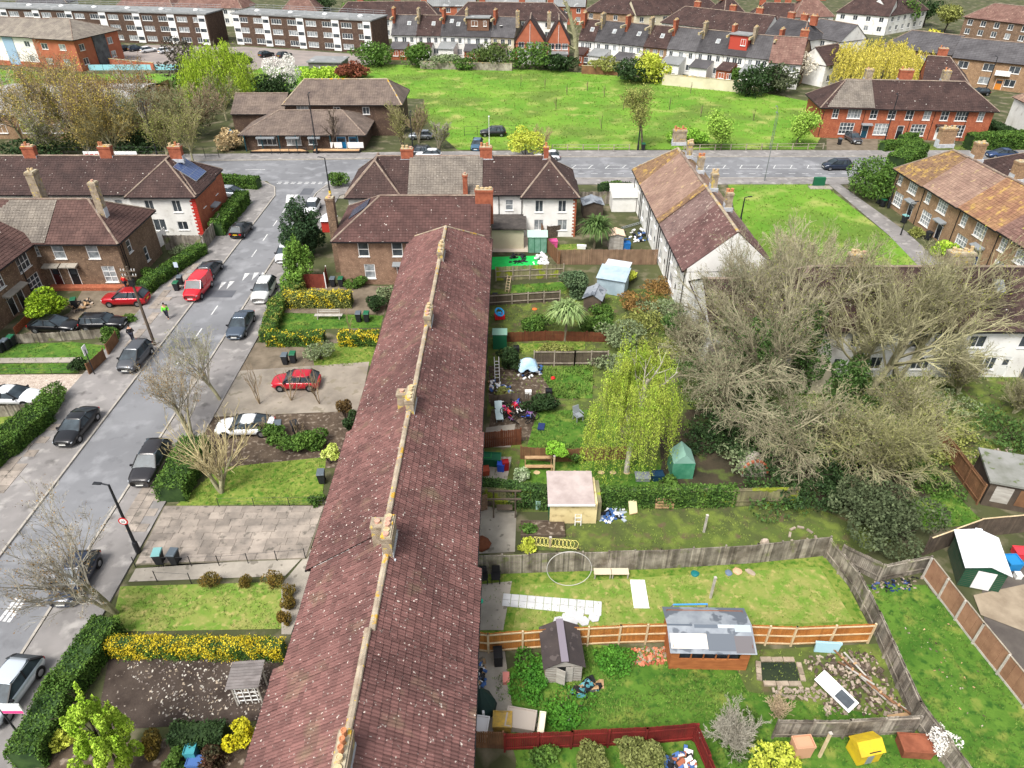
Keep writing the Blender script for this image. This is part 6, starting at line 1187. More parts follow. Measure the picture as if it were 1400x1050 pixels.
# ---- back gardens: ground
bg_ = [(-2.2, 14), (22, 14), (22, 80), (-2.2, 80)]
lawn(W((706, 1040), (672, 925), (740, 895), (1240, 985), (1345, 1100), (700, 1100)), mLAWND, mBLADED, 26, .16, z=.02)
lawn(W((735, 905), (800, 880), (1000, 900), (1040, 985), (950, 990), (740, 985), (715, 950)), mLAWND, mBLADED, 40, .2, z=.03)
lawn(W((712, 800), (1120, 775), (1168, 850), (700, 868)), mLAWNY, mBLADE, 24, .12, z=.03)
lawn(W((810, 700), (1100, 690), (1230, 735), (1180, 760), (840, 755), (710, 752), (760, 735)), mLAWNM, mBLADE, 24, .13, z=.03)
lawn(W((712, 625), (905, 630), (900, 668), (705, 665)), mLAWND, mBLADED, 30, .14, z=.03)
lawn(W((735, 562), (845, 560), (850, 612), (720, 612)), mLAWND, mBLADED, 36, .2, z=.03)
lawn(W((735, 505), (810, 500), (810, 545), (760, 545)), mLAWND, mBLADED, 44, .3, z=.03)
lawn(W((700, 390), (775, 385), (775, 400), (698, 405)), mLAWND, mBLADED, 30, .2, z=.03); lawn(W((710, 470), (800, 468), (800, 478), (705, 482)), mLAWN, mBLADE, 30, .2, z=.03)
lawn(W((760, 335), (800, 333), (800, 345), (760, 345)), mLAWN, mBLADE, 14, .15, z=.03); lawn(W((690, 430), (780, 425), (800, 440), (690, 450)), mLAWNM, mBLADE, 12, .15, z=.03)
lawn(W((1172, 800), (1265, 800), (1400, 950), (1400, 1070), (1325, 1070)), mLAWND, mBLADED, 26, .15, z=.03)
lawn(W((1240, 690), (1300, 670), (1345, 715), (1265, 725)), mLAWND, mBLADED, 26, .2, z=.03); lawn(W((1280, 600), (1400, 600), (1400, 650), (1330, 640)), mLAWNM, mBLADE, 14, .2, z=.03)
sheet('bare_earth_patch', W((900, 560), (1240, 560), (1270, 700), (1110, 690), (905, 668)), .02, M('leaf_litter_painted_shade', (70, 62, 48), (52, 48, 36), .7, 1, .5, 6, spots=((78, 90, 44), .8, .55, 5, .1))); sheet('bare_earth_patch', W((672, 560), (735, 550), (735, 600), (665, 610)), .022, mEARTH); sheet('bare_earth_patch', W((668, 500), (760, 510), (760, 550), (668, 552)), .022, mEARTH)  # leaf litter under the bare trees: their deep shade is painted into its dark colour
lawn(W((995, 252), (1125, 252), (1210, 318), (1260, 365), (990, 365), (1010, 310)), mPARK, mBLADEP, 6, .25, z=.03)
lawn(W((900, 400), (1240, 530), (1240, 600), (930, 600), (820, 480)), mLAWNM, mBLADED, 8, .25, z=.015); lawn(W((1230, 500), (1400, 500), (1400, 590), (1240, 590)), mLAWNM, mBLADED, 8, .25, z=.016)
sheet('path', W((1130, 250), (1145, 250), (1240, 318), (1330, 400), (1290, 400), (1215, 322)), .05, mTARP)
sheet('patio', W((652, 800), (700, 795), (688, 862), (648, 862)), .04, mCONC); sheet('patio', W((650, 690), (706, 700), (704, 755), (645, 758)), .04, mCONC); sheet('patio', W((640, 890), (690, 890), (700, 965), (735, 975), (735, 1000), (640, 1005)), .04, mCONC)
sheet('patio', W((655, 625), (700, 625), (692, 662), (650, 662)), .045, mCONC); sheet('patio', W((672, 322), (745, 322), (745, 345), (672, 345)), .04, M('pale_paving', (214, 200, 184), (196, 182, 168), .8, .9)); sheet('patio', W((665, 585), (705, 580), (698, 612), (660, 612)), .045, mCONC)
sheet('patio', W((1340, 770), (1400, 750), (1400, 920), (1345, 850)), .05, M('dark_yard', (96, 90, 84), (80, 74, 70), .8, .95)); sheet('deck', W((1330, 815), (1400, 800), (1400, 865), (1340, 842)), .1, M('tan_deck', (158, 144, 124), (134, 120, 102), 1, .9))
# slab path and hexagon slabs
r = slab_field('garden_path', lerp4(*W((686, 829), (822, 843), (823, 823), (688, 812))), 12, 2, mSLABP, .07, .01)
for i, (x, y) in enumerate([(764, 850), (783, 850), (798, 850), (775, 845), (790, 843), (812, 845), (780, 839)]):
    q = g(x, y); B().prism([(.36*math.cos(t*math.pi/3), .36*math.sin(t*math.pi/3)) for t in range(6)], 0, .05).ob('paving_slab', mSLABP, r, (q.x, q.y, .03+.004*i), .2)
for i, x in enumerate((734, 751, 769, 786, 803, 822, 838, 857)):
    q = g(x, 646.5); o = thing('stepping_stone', 'round sandy stepping stone in the dark lawn', 'stone', (q.x, q.y, 0), 0, 'row of stepping stones'); B().lathe([(.26, 0), (.25, .06), (.2, .075)], 11).ob('slab', M('sand_stone', (204, 180, 140), (182, 158, 120), 3, .95), o); o.scale = (1, .8, 1)
    o['label'] = ['first', 'second', 'third', 'fourth', 'fifth', 'sixth', 'seventh', 'eighth'][i]+' round stepping stone from the house in the dark lawn'
lawn(W((668, 395), (905, 395), (930, 570), (666, 570)), mLAWNM, mBLADE, 9, .2, z=.012); lawn(W((655, 600), (930, 600), (930, 700), (650, 700)), mLAWNM, mBLADE, 8, .18, z=.013); lawn(W((650, 760), (1130, 745), (1190, 860), (645, 880)), mLAWN, mBLADE, 10, .14, z=.012); lawn(W((1010, 890), (1200, 880), (1250, 990), (990, 1000)), mLAWNM, mBLADE, 10, .16, z=.012)
# ---- back garden fences
fence('long silvered board fence across the gardens, mossy at its foot', W((650, 786), (760, 782), (900, 778), (1030, 770), (1128, 760)), 1.75, mFGREY, .1, side=-1)
fence('leaning silvered fence running down past the rubble garden', W((1128, 762), (1165, 808), (1192, 862), (1245, 985), (1330, 1100)), 1.75, mFGREY, .1, (.3, .92), side=1, sag=.1)
fence('sagging grey fence below the dull evergreen shrub', W((1146, 768), (1200, 795), (1262, 783)), 1.6, mFGREY, .1, (.3, .9), side=1, sag=.12)
fence('new orange fence behind the dark roofed shed', W((650, 890), (668, 892), (760, 884), (845, 880), (918, 878), (1010, 880), (1080, 882), (1185, 878)), 1.75, mFOR, .12, (.12, .52, .93), mRAILP, None, side=1)
fence('red stained fence at the bottom with shrubs before it', W((690, 1026), (780, 1022), (880, 1018), (948, 1012)), 1.6, mFRED, .11, (.2, .8), side=1)
fence('red stained fence return enclosing the junk corner', W((948, 1012), (985, 1100)), 1.5, mFRED, .11, (.2, .8), side=1)
fence('short brown fence beside the back door at the bottom', W((645, 1022), (688, 1024)), 1.5, mFBR, .11, (.2, .8))
fence('grey slatted fence behind the yellow toy house', W((1055, 1008), (1150, 1008), (1245, 1003)), 1.7, mFGREY, .11, (.2, .9), side=1)
fence('mossy ivy hung fence behind the yellow garden store', W((656, 690), (760, 695), (880, 692), (1000, 692), (1085, 690)), 1.7, mMOSSF, .11, (.3, .9), side=1)
fence('tan panel fence with concrete posts on the right', W((1262, 790), (1330, 880), (1400, 968), (1470, 1050)), 1.8, mFPAN, .45, (), None, mPOSTC, 1.9, gravel=True, jit=.0, side=1, capm=mRAILG)
fence('dark board fence behind the white roofed shed', W((1262, 760), (1330, 735), (1400, 728)), 1.7, mFDK, .12, (.2, .9), capm=mRAILP)
fence('brown panel fence leading to the derelict store', W((1268, 600), (1300, 640), (1336, 690)), 1.9, mFBR, .3, (.2, .9), side=1)
fence('rusty brown fence beside the junk patio', W((660, 613), (712, 608)), 1.6, M('rusty_board', (112, 66, 44), (92, 52, 36), 1.5, .9, isl=.15), .14, (.5,))
fence('low panel fence behind the two tier bench', W((712, 628), (760, 632), (860, 628)), 1.3, mFBR, .13, (.3, .9))
fence('grey panel fence with pale rails behind the wild garden', W((730, 500), (785, 500), (830, 500)), 1.6, mFDK, .12, (.2, .95), mRAILG, side=1)
fence('green tinged panel fence beside the bright turf patio', W((678, 384), (770, 380)), 1.7, mMOSSF, .14, (.3, .7), mRAILG, side=1)
fence('grey fence with pale rail above the cabbage palm garden', W((668, 418), (700, 416), (765, 412)), 1.3, mFDK, .12, (.3, .9), mRAILG, side=1)
fence('long brown fence below the pale roofed row', W((762, 362), (830, 362), (897, 362)), 1.9, M('warm_brown_board', (144, 118, 96), (120, 96, 78), 1, .95, isl=.18), .11, (.2, .9))
fence('brown brick coloured fence between the turf patio and the palm', W((738, 320), (748, 345), (764, 364)), 1.8, mFBR, .2, (.2, .9)); fence('dark fence behind the white terrace garden', W((748, 325), (800, 320)), 1.5, mFDK, .12, (.2, .9)); fence('rust fence behind the green glass shed', W((672, 322), (712, 322), (738, 320)), 1.4, MATS['rusty_board'], .14, (.5,))
fence('grey panel fence beside the main road', W((793, 280), (842, 279)), 1.8, mFGREY, .13, (.2, .9)); fence('low brown fence by the cabbage palm', W((690, 468), (745, 466), (830, 468)), 1.1, MATS['rusty_board'], .14, (.5,)); fence('broken grey fence above the bicycle heap', W((672, 556), (700, 552), (745, 556)), 1.1, mFDK, .12, (.4,))
hedge('ivy draped along the fence above the yellow store', W((652, 682), (745, 694)), .6, 1.9, fIVY, 240, .09, 'ivy', name='ivy'); hedge('ivy hanging over the fence right of the yellow store', W((822, 693), (1000, 690)), .5, 1.75, fGREEN, 240, .09, 'ivy', name='ivy')
# ---- sheds
mSHW = M('grey_shed_board', (186, 182, 174), (158, 152, 144), 1.2, .9, stretch=(1, 1, 4)); mSHR = M('dark_felt', (74, 66, 64), (60, 54, 54), .8, .95, .2, 20, spots=((88, 80, 78), 2, .62)); mSHR2 = M('pale_felt', (150, 156, 162), (124, 130, 138), .9, .9, spots=((96, 102, 110), .8, .55))
def gable_shed(label, x0, y0, w_, d_, eh, rh, wm, rm, rz=0., dm=None, capm=None, name='shed', open_door=False):
    q = g(x0, y0); o = thing(name, label, 'shed', (q.x, q.y, .03), rz)
    for k in range(int(eh/.18)): pass
    b = B().prism([(0, 0), (w_, 0), (w_, d_), (0, d_)], 0, eh); b.add([(0, 0, eh), (w_, 0, eh), (w_/2, 0, rh), (0, d_, eh), (w_, d_, eh), (w_/2, d_, rh)], [(0, 1, 2), (5, 4, 3), (0, 2, 5, 3), (1, 4, 5, 2)]); b.ob('wall', wm, o)
    sb = B()
    for k in range(int(eh/.16)): sb.box(-.014, w_+.014, -.014, d_+.014, .1+k*.16, .1+k*.16+.012)
    sb.ob('board_lines', mFDK, o)
    for s in (0, 1):
        xa, xb = (-.15, w_/2) if not s else (w_+.15, w_/2); za = eh-.15*(rh-eh)/(w_/2)
        v = [(xa, -.18, za+.03), (xb, -.18, rh+.03), (xb, d_+.18, rh+.03), (xa, d_+.18, za+.03)]; b = B().add(v+[(p[0], p[1], p[2]+.05) for p in v], [(0, 1, 2, 3), (7, 6, 5, 4), (0, 4, 5, 1), (1, 5, 6, 2), (2, 6, 7, 3), (3, 7, 4, 0)]); b.ob('roof_sheet', rm, o)
    B().box(w_/2-.2, w_/2+.2, -.2, d_+.2, rh+.05, rh+.1).ob('ridge_cap', capm or mSHR2, o)
    if dm:
        B().box(w_*.32, w_*.68, -.02, -.005, .08, eh*.92).ob('doorway', mBLACK, o)
        B().box(0, w_*.26, -.03, .0, .08, eh*.9).ob('door', dm, o, (w_*.3, -.03, 0), -.5 if open_door else 0); B().box(0, w_*.2, -.03, 0, .08, eh*.9).ob('door', dm, o, (w_*.55, -.03, 0))
    return o
gable_shed('small grey timber shed with dark felt roof and doors ajar', 745, 934, 2.0, 2.3, 1.55, 2.1, mSHW, mSHR, .06, mSHW, M('mauve_ridge', (128, 120, 130), rough=.9), open_door=True)
q = g(914, 915); o = thing('open_workshop', 'orange timber workshop with patched grey roof and long window opening', 'shed', (q.x, q.y, .03), -.02)
mOSH = M('orange_shed_board', (176, 110, 64), (148, 88, 50), 1.2, .9, stretch=(1, 1, 4))
b = B(); wall_side(b, Tm(0, 0), 4.3, 0, 1.9, [(.4, .95, 3.4, .7)], .08); wall_side(b, Tm(4.3, 0, 0, R90), 2.4, 0, 2.1, []); wall_side(b, Tm(0, 2.4, 0, -R90), 2.4, 0, 2.1, []); wall_side(b, Tm(4.3, 2.4, 0, math.pi), 4.3, 0, 2.1, []); b.ob('wall', mOSH, o)
B().add([(-.2, -.3, 1.9), (4.5, -.3, 1.9), (4.5, 1.25, 2.35), (-.2, 1.25, 2.35), (-.2, 2.7, 1.95), (4.5, 2.7, 1.95)], [(0, 1, 2, 3), (3, 2, 5, 4)]).ob('roof_sheet', mSHR2, o)
for i, (x, y, w_, d_, c) in enumerate([(.0, .35, 2.0, .8, (214, 206, 196)), (1.4, 1.5, 1.4, .9, (96, 104, 114)), (-.1, 1.6, 1.3, .9, (84, 92, 102)), (2.0, .3, 1.4, .9, (100, 106, 114)), (3.5, .2, .9, .9, (108, 104, 106)), (2.7, 1.5, 1.0, .9, (176, 184, 190)), (3.6, 1.4, .8, 1.1, (166, 176, 184))]):
    z = lambda yy: 1.9+(.45*(yy+.3)/1.55 if yy < 1.25 else .45-.4*(yy-1.25)/1.45)
    a_, c_ = max(-.28, y-d_/2), min(2.68, y+d_/2)
    if a_ < 1.25 < c_: c_ = 1.24
    B().quad((x-.1, a_, z(a_)+.012+.004*i), (x+w_, a_, z(a_)+.012+.004*i), (x+w_, c_, z(c_)+.012+.004*i), (x-.1, c_, z(c_)+.012+.004*i)).ob('felt_patch', M('felt_patch_%d' % i, c, rough=.9), o)
for k in range(6): B().box(.4+k*.68-.03, .4+k*.68+.03, -.02, .06, .95, 1.65).ob('mullion', mOSH, o)
B().box(.4, 3.8, .3, .35, .5, 1.7).ob('pane', mPANE, o); B().box(.6, 1.6, .32, .6, .95, 1.25).ob('stored_box', mDOORB, o); B().box(2.4, 3.4, .3, .6, .95, 1.3).ob('stored_box', M('blue_white', (190, 200, 226), rough=.7), o)
q = g(751, 716); o = thing('garden_store', 'cream painted garden store with pale flat roof and a ladder against it', 'shed', (q.x, q.y, .03)); mCRS = M('cream_paint', (232, 214, 164), (212, 192, 142), .8, .85, spots=((168, 146, 108), 1.6, .56, 6, .14))
B().box(0, 3.2, 0, 2.6, 0, 1.9).ob('wall', mCRS, o); B().add([(-.15, -.2, 2.0), (3.0, -.2, 2.0), (3.0, 2.8, 2.3), (-.15, 2.8, 2.3), (-.15, -.2, 1.9), (3.0, -.2, 1.9), (3.0, 2.8, 2.2), (-.15, 2.8, 2.2)], [(0, 1, 2, 3), (4, 7, 6, 5), (0, 4, 5, 1), (1, 5, 6, 2), (2, 6, 7, 3), (3, 7, 4, 0)]).ob('roof_sheet', M('pale_pink_felt', (186, 172, 168), (160, 146, 142), .8, .9, .1, 20), o); B().box(-.17, 3.02, -.24, -.2, 1.86, 2.03).ob('fascia', mFRAME, o); B().box(3.2, 3.5, .2, 2.4, .1, 1.8).ob('side_planks', mMOSSF, o); B().box(-.03, -.002, 0, 2.6, 0, 1.9).ob('green_side', mBING, o)
def ladder(label, x, y, h, tilt, rz=0., mat=None, z0=.03):
    q = g(x, y); o = thing('ladder', label, 'ladder', (q.x, q.y, z0), rz); b = B(); b.bar((-.2, 0, 0), (-.2, math.sin(tilt)*h, math.cos(tilt)*h), .05).bar((.2, 0, 0), (.2, math.sin(tilt)*h, math.cos(tilt)*h), .05); b.ob('side_rails', mat or mGREY, o)
    for k in range(1, int(h/.3)): B().bar((-.2, math.sin(tilt)*k*.3, math.cos(tilt)*k*.3), (.2, math.sin(tilt)*k*.3, math.cos(tilt)*k*.3), .04).ob('rung', mat or mGREY, o)
ladder('white folding ladder leaning on the cream store', 790, 719, 1.6, .25, 0, mFRAME); ladder('white ladder by the blue rubbish at the back wall', 680, 521, 2.2, .3, .1, mFRAME); ladder('pale ladder on the wild garden fence', 693, 400, 1.8, .4, -.4, mRAILP); ladder('metal ladder lying by the white shed', 850, 312, 3.2, 1.45, -1.2)
gable_shed('dark green metal shed with a white roof in the right yard', 1308, 800, 2.3, 2.9, 1.75, 2.15, M('green_steel', (24, 78, 56), rough=.5), M('white_steel_roof', (232, 236, 238), (220, 224, 228), 1.5, .5, stretch=(6, .2, 1)), -.28, mFRAME, MATS['white_steel_roof'])
q = g(1340, 690); o = thing('derelict_store', 'derelict grey flat roofed store at the right edge', 'shed', (q.x, q.y, 0), -.3); B().box(0, 7, 0, 3.4, 0, 2.2).ob('wall', mFDK, o); B().box(-.2, 7.2, -.2, 3.6, 2.2, 2.36).ob('flat_roof', M('mossy_flat_roof', (142, 142, 138), (112, 114, 104), .6, .95, spots=((96, 106, 74), 1.2, .6)), o)
for k in range(4): B().box(.4+k*1.5, 1.5+k*1.5, -.03, -.004, .5, 1.9).ob('panel', [mSHW, mFBR, mSHW, mCONC][k], o)
q = g(722, 346); o = thing('glass_shed', 'green sided glasshouse with pale roof beside the turf patio', 'shed', (q.x, q.y, .03)); mGG = M('green_glass', (96, 140, 120), (120, 160, 142), 1.5, .3); B().box(0, 2.2, 0, 1.8, 0, 2.0).ob('wall', mGG, o); B().add([(-.1, -.1, 2.0), (2.3, -.1, 2.0), (2.3, .9, 2.5), (-.1, .9, 2.5), (2.3, 1.9, 2.0), (-.1, 1.9, 2.0)], [(0, 1, 2, 3), (3, 2, 4, 5), (1, 4, 2), (0, 3, 5)]).ob('roof_sheet', M('pale_green_sheet', (170, 196, 184), rough=.4), o)
for k in range(4): B().box(k*.72, k*.72+.05, -.03, -.003, 0, 2).ob('glazing_bar', mBING, o)
q = g(815, 400); o = thing('metal_shed', 'pale blue grey metal shed with stepped roof behind the garden shrub', 'shed', (q.x, q.y, .03), -.35); mBG = M('blue_grey_steel', (172, 190, 200), (150, 168, 180), 1, .5); B().box(0, 3, 0, 2.2, 0, 1.8).ob('wall', mBG, o); B().add([(-.1, -.2, 1.8), (3.1, -.2, 1.8), (3.1, 2.4, 2.3), (-.1, 2.4, 2.3)], [(0, 1, 2, 3)]).ob('roof_sheet', mBG, o); B().box(.2, 2.7, 2.2, 4.2, 0, 1.9).ob('rear_part', mBG, o); B().box(.1, 2.8, 2.5, 4.4, 1.9, 2.02).ob('rear_roof', M('pale_steel', (206, 214, 220), rough=.5), o)
q = g(797, 425); gable_shed('small grey felt roofed shed beside the metal shed', 797, 425, 1.8, 2.2, 1.5, 2.0, mFDK, mSHR2, -.3)
gable_shed('small white garden shed by the pale roofed row', 832, 343, 1.7, 1.6, 1.9, 2.1, mSHW, M('pinkish_sheet', (226, 196, 172), rough=.8), 0, mSHW, MATS['pinkish_sheet']); 
q = g(836, 290); o = thing('lean_to', 'white lean-to with ribbed pale roof by the main road end of the row', 'shed', (q.x, q.y, .03)); B().box(0, 3.2, 0, 3.6, 0, 2.0).ob('wall', mWHITE, o); B().add([(-.1, -.2, 2.0), (3.4, -.2, 2.0), (3.4, 3.8, 2.6), (-.1, 3.8, 2.6)], [(0, 1, 2, 3)]).ob('roof_sheet', M('ribbed_sheet', (206, 204, 196), (184, 182, 176), 1, .6, stretch=(.2, 6, 1)), o)
gable_shed('low grey shed right of the white terrace wing', 797, 298, 2.6, 2.4, 1.7, 2.1, mFDK, mSHR2, .05)
q = g(674, 478); o = thing('plastic_store', 'dark green plastic storage cupboard at the terrace back wall', 'cupboard', (q.x, q.y, .03)); B().box(0, 1.3, 0, .9, 0, 1.6).ob('body', mBING, o); B().add([(-.05, -.05, 1.6), (1.35, -.05, 1.6), (1.35, .95, 1.75), (-.05, .95, 1.75)], [(0, 1, 2, 3)]).ob('lid', M('pale_green_lid', (130, 168, 150), rough=.6), o)
q = g(905, 640); o = thing('plastic_greenhouse', 'tall green plastic covered greenhouse below the birch', 'greenhouse', *((( g(932, 655).x-.8, g(932, 655).y, .02),))); B().box(0, 1.6, 0, 1.6, 0, 1.5).ob('cover', M('green_plastic', (60, 130, 100), (96, 160, 130), 1, .4), o); B().add([(0, 0, 1.5), (1.6, 0, 1.5), (.8, 0, 2.3), (0, 1.6, 1.5), (1.6, 1.6, 1.5), (.8, 1.6, 2.3)], [(0, 1, 2), (0, 2, 5, 3), (1, 4, 5, 2), (3, 5, 4)]).ob('roof_cover', M('clear_green_plastic', (140, 180, 164), rough=.3), o)
# ---------------------------------------------------------------- front gardens left of the terrace
lawn(W((165, 802), (385, 796), (394, 860), (150, 864)), mLAWNY, mBLADE, 34, .14, z=.03); sheet('soil_bed', W((150, 895), (388, 888), (362, 985), (130, 1000)), .03, mSOIL); sheet('bare_earth_patch', W((60, 1020), (400, 1000), (330, 1090), (30, 1090)), .022, mEARTH)
slab_field('forecourt', lerp4(*W((186, 772), (418, 764), (443, 693), (226, 693))), 10, 8, mSLAB, .09, .006, jit=.01, stag=1); sheet('forecourt_bed', W((184, 774), (420, 765), (445, 692), (224, 692)), .06, M('joint_sand', (120, 112, 98), (98, 96, 76), 1.5, 1))
sheet('path', W((176, 796), (390, 788), (424, 752), (420, 762), (186, 778)), .05, mCONC); sheet('path', W((385, 800), (425, 752), (436, 760), (398, 868), (385, 868)), .055, mCONC)
lawn(W((300, 640), (446, 625), (440, 690), (240, 692)), mLAWN, mBLADE, 34, .15, z=.03); sheet('forecourt', W((270, 565), (492, 560), (470, 640), (280, 640)), .025, mEARTH); sheet('forecourt', W((262, 512), (505, 495), (492, 562), (250, 572)), .04, M('worn_concrete', (156, 147, 134), (126, 118, 107), .4, .95, .2, 14, spots=((132, 124, 108), 1.3, .6)))
sheet('bare_earth_patch', W((330, 470), (515, 462), (510, 500), (300, 512)), .028, M('stony_earth', (126, 114, 98), (100, 90, 76), .8, 1, .4, 8)); lawn(W((425, 472), (516, 466), (506, 500), (430, 502)), mLAWN, mBLADE, 30, .16, z=.036)
lawn(W((385, 428), (524, 432), (520, 448), (380, 452)), mLAWND, mBLADED, 30, .15, z=.03); sheet('bare_earth_patch', W((395, 385), (535, 392), (525, 430), (385, 428)), .022, MATS['stony_earth'])
# left of the street
lawn(W((0, 472), (100, 468), (156, 474), (130, 492), (-20, 494)), mLAWND, mBLADED, 24, .15, z=.03); sheet('path', W((-20, 490), (112, 489), (112, 496), (-20, 497)), .045, mCONC); lawn(W((-20, 498), (105, 497), (108, 510), (-20, 512)), mLAWND, mBLADED, 24, .15, z=.03)
sheet('gravel_drive', W((-20, 513), (136, 512), (108, 548), (-20, 552)), .04, mGRAVEL); sheet('gravel_drive', W((30, 458), (212, 452), (236, 398), (112, 398), (95, 428)), .035, MATS['stony_earth']); lawn(W((-20, 570), (55, 568), (30, 592), (-20, 596)), mLAWN, mBLADE, 20, .15, z=.03)
lawn(W((190, 380), (250, 352), (290, 335), (228, 362), (205, 392)), mLAWND, mBLADED, 16, .2, z=.03); lawn(W((165, 432), (195, 428), (195, 442), (165, 445)), mLAWN, mBLADE, 20, .2, z=.04)
sheet('drive', W((292, 250), (350, 258), (335, 275), (292, 278)), .04, MATS['stony_earth']); sheet('drive', [(-24.4, 96), (-20, 96), (-20, 101), (-24, 100)], .03, mCONC)
# hedges
hedge('long dark hedge along the footway at the bottom left', W((48, 1040), (92, 955), (150, 872)), 1.5, 1.5, fHEDGE, 330, .07, rough=.06)
hedge('yellow flowering hedge between the lawn and the dug soil', W((158, 893), (386, 896)), .75, 1.15, fHEDGE, 620, .05, mat2=fYEL, p2=.6, rough=.08)
hedge('dark green hedge between the bronze conifer and the forsythia', W((246, 1016), (306, 1014)), .9, 1.2, fDARK, 320, .07); bush('yellow forsythia by the terrace roof at the bottom', *A(340, 1018), .9, 1.7, 2600, .08, fol('forsythia_mix', (206, 196, 36), (170, 170, 44), .25), nl=7)
hedge('rounded green hedge at the corner of the lawn and slab forecourt', W((240, 680), (268, 622)), 1.9, 1.5, fHEDGE, 330, .075, rough=.1)
hedge('square hedge at the street corner of the bench garden', W((368, 466), (380, 425), (408, 398)), 1.3, 1.2, fHEDGE, 260, .08, mat2=fol('dry_green', (130, 134, 60), (150, 150, 76)), p2=.15); hedge('mixed hedge with yellow flowers below the bench lawn', W((372, 470), (440, 470)), 1.2, 1.2, fHEDGE, 260, .08, mat2=fYEL, p2=.1); hedge('hedge half covered in yellow flowers beside the terrace roof', W((470, 470), (514, 470)), 1.2, 1.2, fHEDGE, 260, .08, mat2=fYEL, p2=.4); hedge('straggling forsythia hedge behind the garden bench', W((395, 418), (478, 418)), 1.2, 1.5, fOLIVE, 240, .08, mat2=fYEL, p2=.3, rough=.14)
bush('grey lavender bush on the hedge between the gardens', *A(440, 492), 1.4, 1.7, 2400, .07, fGREY)
bush('dark round bush beside the bench garden bins', *A(512, 424), 1.3, 1.7, 2600, .09, fDARK); bush('clipped round bush under the brick house window', *A(487, 392), 1.2, 1.2, 2600, .08, fHEDGE); bush('spiky dark shrub by the terrace roof edge', *A(528, 412), .9, 1.8, 1400, .1, fGREY)
bush('conifer hedge bush behind the white sports car', *A(430, 608), 2.0, 1.5, 4200, .09, fHEDGE, ry=1.2); bush('feathery green bush by the sports car tail', *A(372, 604), 1.2, 1.3, 2600, .09, fGREEN); bush('low green shrub between the forecourt bins', *A(402, 612), 1.3, 1.3, 2400, .09, fHEDGE); bush('tall brown conifer at the roof edge by the forecourt', *A(472, 572), .7, 2.4, 1700, .08, fol('brown_conifer', (86, 70, 44), (110, 88, 52)), nl=5); bush('dark ivy bush against the terrace front', *A(481, 590), .8, 2.2, 1500, .08, fDARK, nl=5)
bush('pale variegated ball bush at the terrace eave', *A(451, 634), .85, 1.5, 2200, .07, fol('variegated', (178, 196, 84), (206, 214, 126), .2), nl=6); bush('small green shrub beside the pale lidded bin', *A(434, 688), .6, .9, 900, .08, fGREEN)
for i, (x, y, r, h, m_) in enumerate([(289, 803, .62, 1.25, fBROWN), (336, 800, .4, 1.1, fBROWN), (374, 804, .62, 1.4, fBROWN), (397, 814, .5, 1.0, fBROWN), (396, 834, .5, 1.0, fBROWN), (391, 854, .5, 1.1, fBROWN)]):
    bush(['clipped bronze ball bush, first along the path', 'narrow bronze bush, second along the path', 'large bronze bush at the path corner', 'upper one of three bronze balls by the house path', 'middle one of three bronze balls by the house path', 'lowest one of three bronze balls by the house path'][i], *A(x, y), r, h, 1300, .05, fol('bronze_topiary', (120, 96, 40), (96, 88, 40)), group='clipped bronze bushes', nl=5, sub=.75)
leafy('bright lime shrub tree in the bottom left garden', *A(166, 1052), 7.2, 2.3, 16000, .07, fLIME, 'shrub_tree', base=.08, tr=.08, nl=70, sub=.17, cone=.72); bush('bronze oval conifer beside the lime shrub tree', *A(214, 1032), .62, 2.0, 2400, .06, fol('bronze_conifer', (132, 112, 48), (104, 92, 44)), nl=5, sub=.75)
bush('red flowered camellia at the bottom edge', *A(292, 1048), .8, 1.3, 1500, .07, fol('camellia', (60, 66, 44), (96, 60, 50), .4)); bush('low leafy green plant at the bottom edge', *A(242, 1046), .7, 1.0, 1200, .09, fGREEN); bush('small yellow bush at the foot of the long dark hedge', *A(88, 1020), .6, .9, 900, .08, fYG); bush('bare brown shrub by the hedge inside', *A(105, 985), .9, 1.1, 700, .05, fol('dry_brown', (132, 112, 92), (112, 96, 80)))
# left street hedges
bush('large oval clipped hedge beside the gravel drive', *A(72, 558), 1.35, 1.7, 5200, .08, fHEDGE, 'hedge', 'hedge', ry=2.0, nl=8, sub=.8); hedge('thick clipped hedge at the left edge by the footway', W((-25, 645), (15, 615), (56, 580)), 2.0, 1.5, fHEDGE, 300, .08, rough=.06)
hedge('clipped hedge of the corner house along the street', W((200, 400), (240, 372), (276, 348)), 1.3, 1.3, fHEDGE, 220, .09); hedge('dark clipped hedge before the brick end wall', W((300, 322), (319, 297)), 1.6, 1.8, fHEDGE, 160, .12); hedge('square clipped hedge beside the silver people carrier', W((322, 295), (334, 280)), 1.5, 1.9, fHEDGE, 160, .12); hedge('clipped hedge behind the silver people carrier', W((297, 254), (352, 258)), 1.4, 1.6, fHEDGE, 160, .12)
bush('big yellow green bush before the brick corner house', *A(66, 438), 2.1, 3.0, 6500, .11, fol('laurel', (142, 168, 40), (112, 146, 36), .25)); bush('round clipped bush at the drive entrance', *A(154, 466), .95, 1.5, 2600, .08, fHEDGE, nl=6, sub=.75); bush('dark shrub at the small wooden gate', *A(112, 506), .9, 1.3, 1800, .08, fDARK); bush('green shrub against the brick house wall by the path', *A(205, 380), 1.0, 1.2, 1500, .1, fGREEN); bush('grey bare shrub in the corner garden', *A(248, 345), 1.2, 1.1, 1000, .08, fGREY); bush('wild verge shrub before the black estate', *A(180, 440), .9, .7, 900, .08, fGREEN)
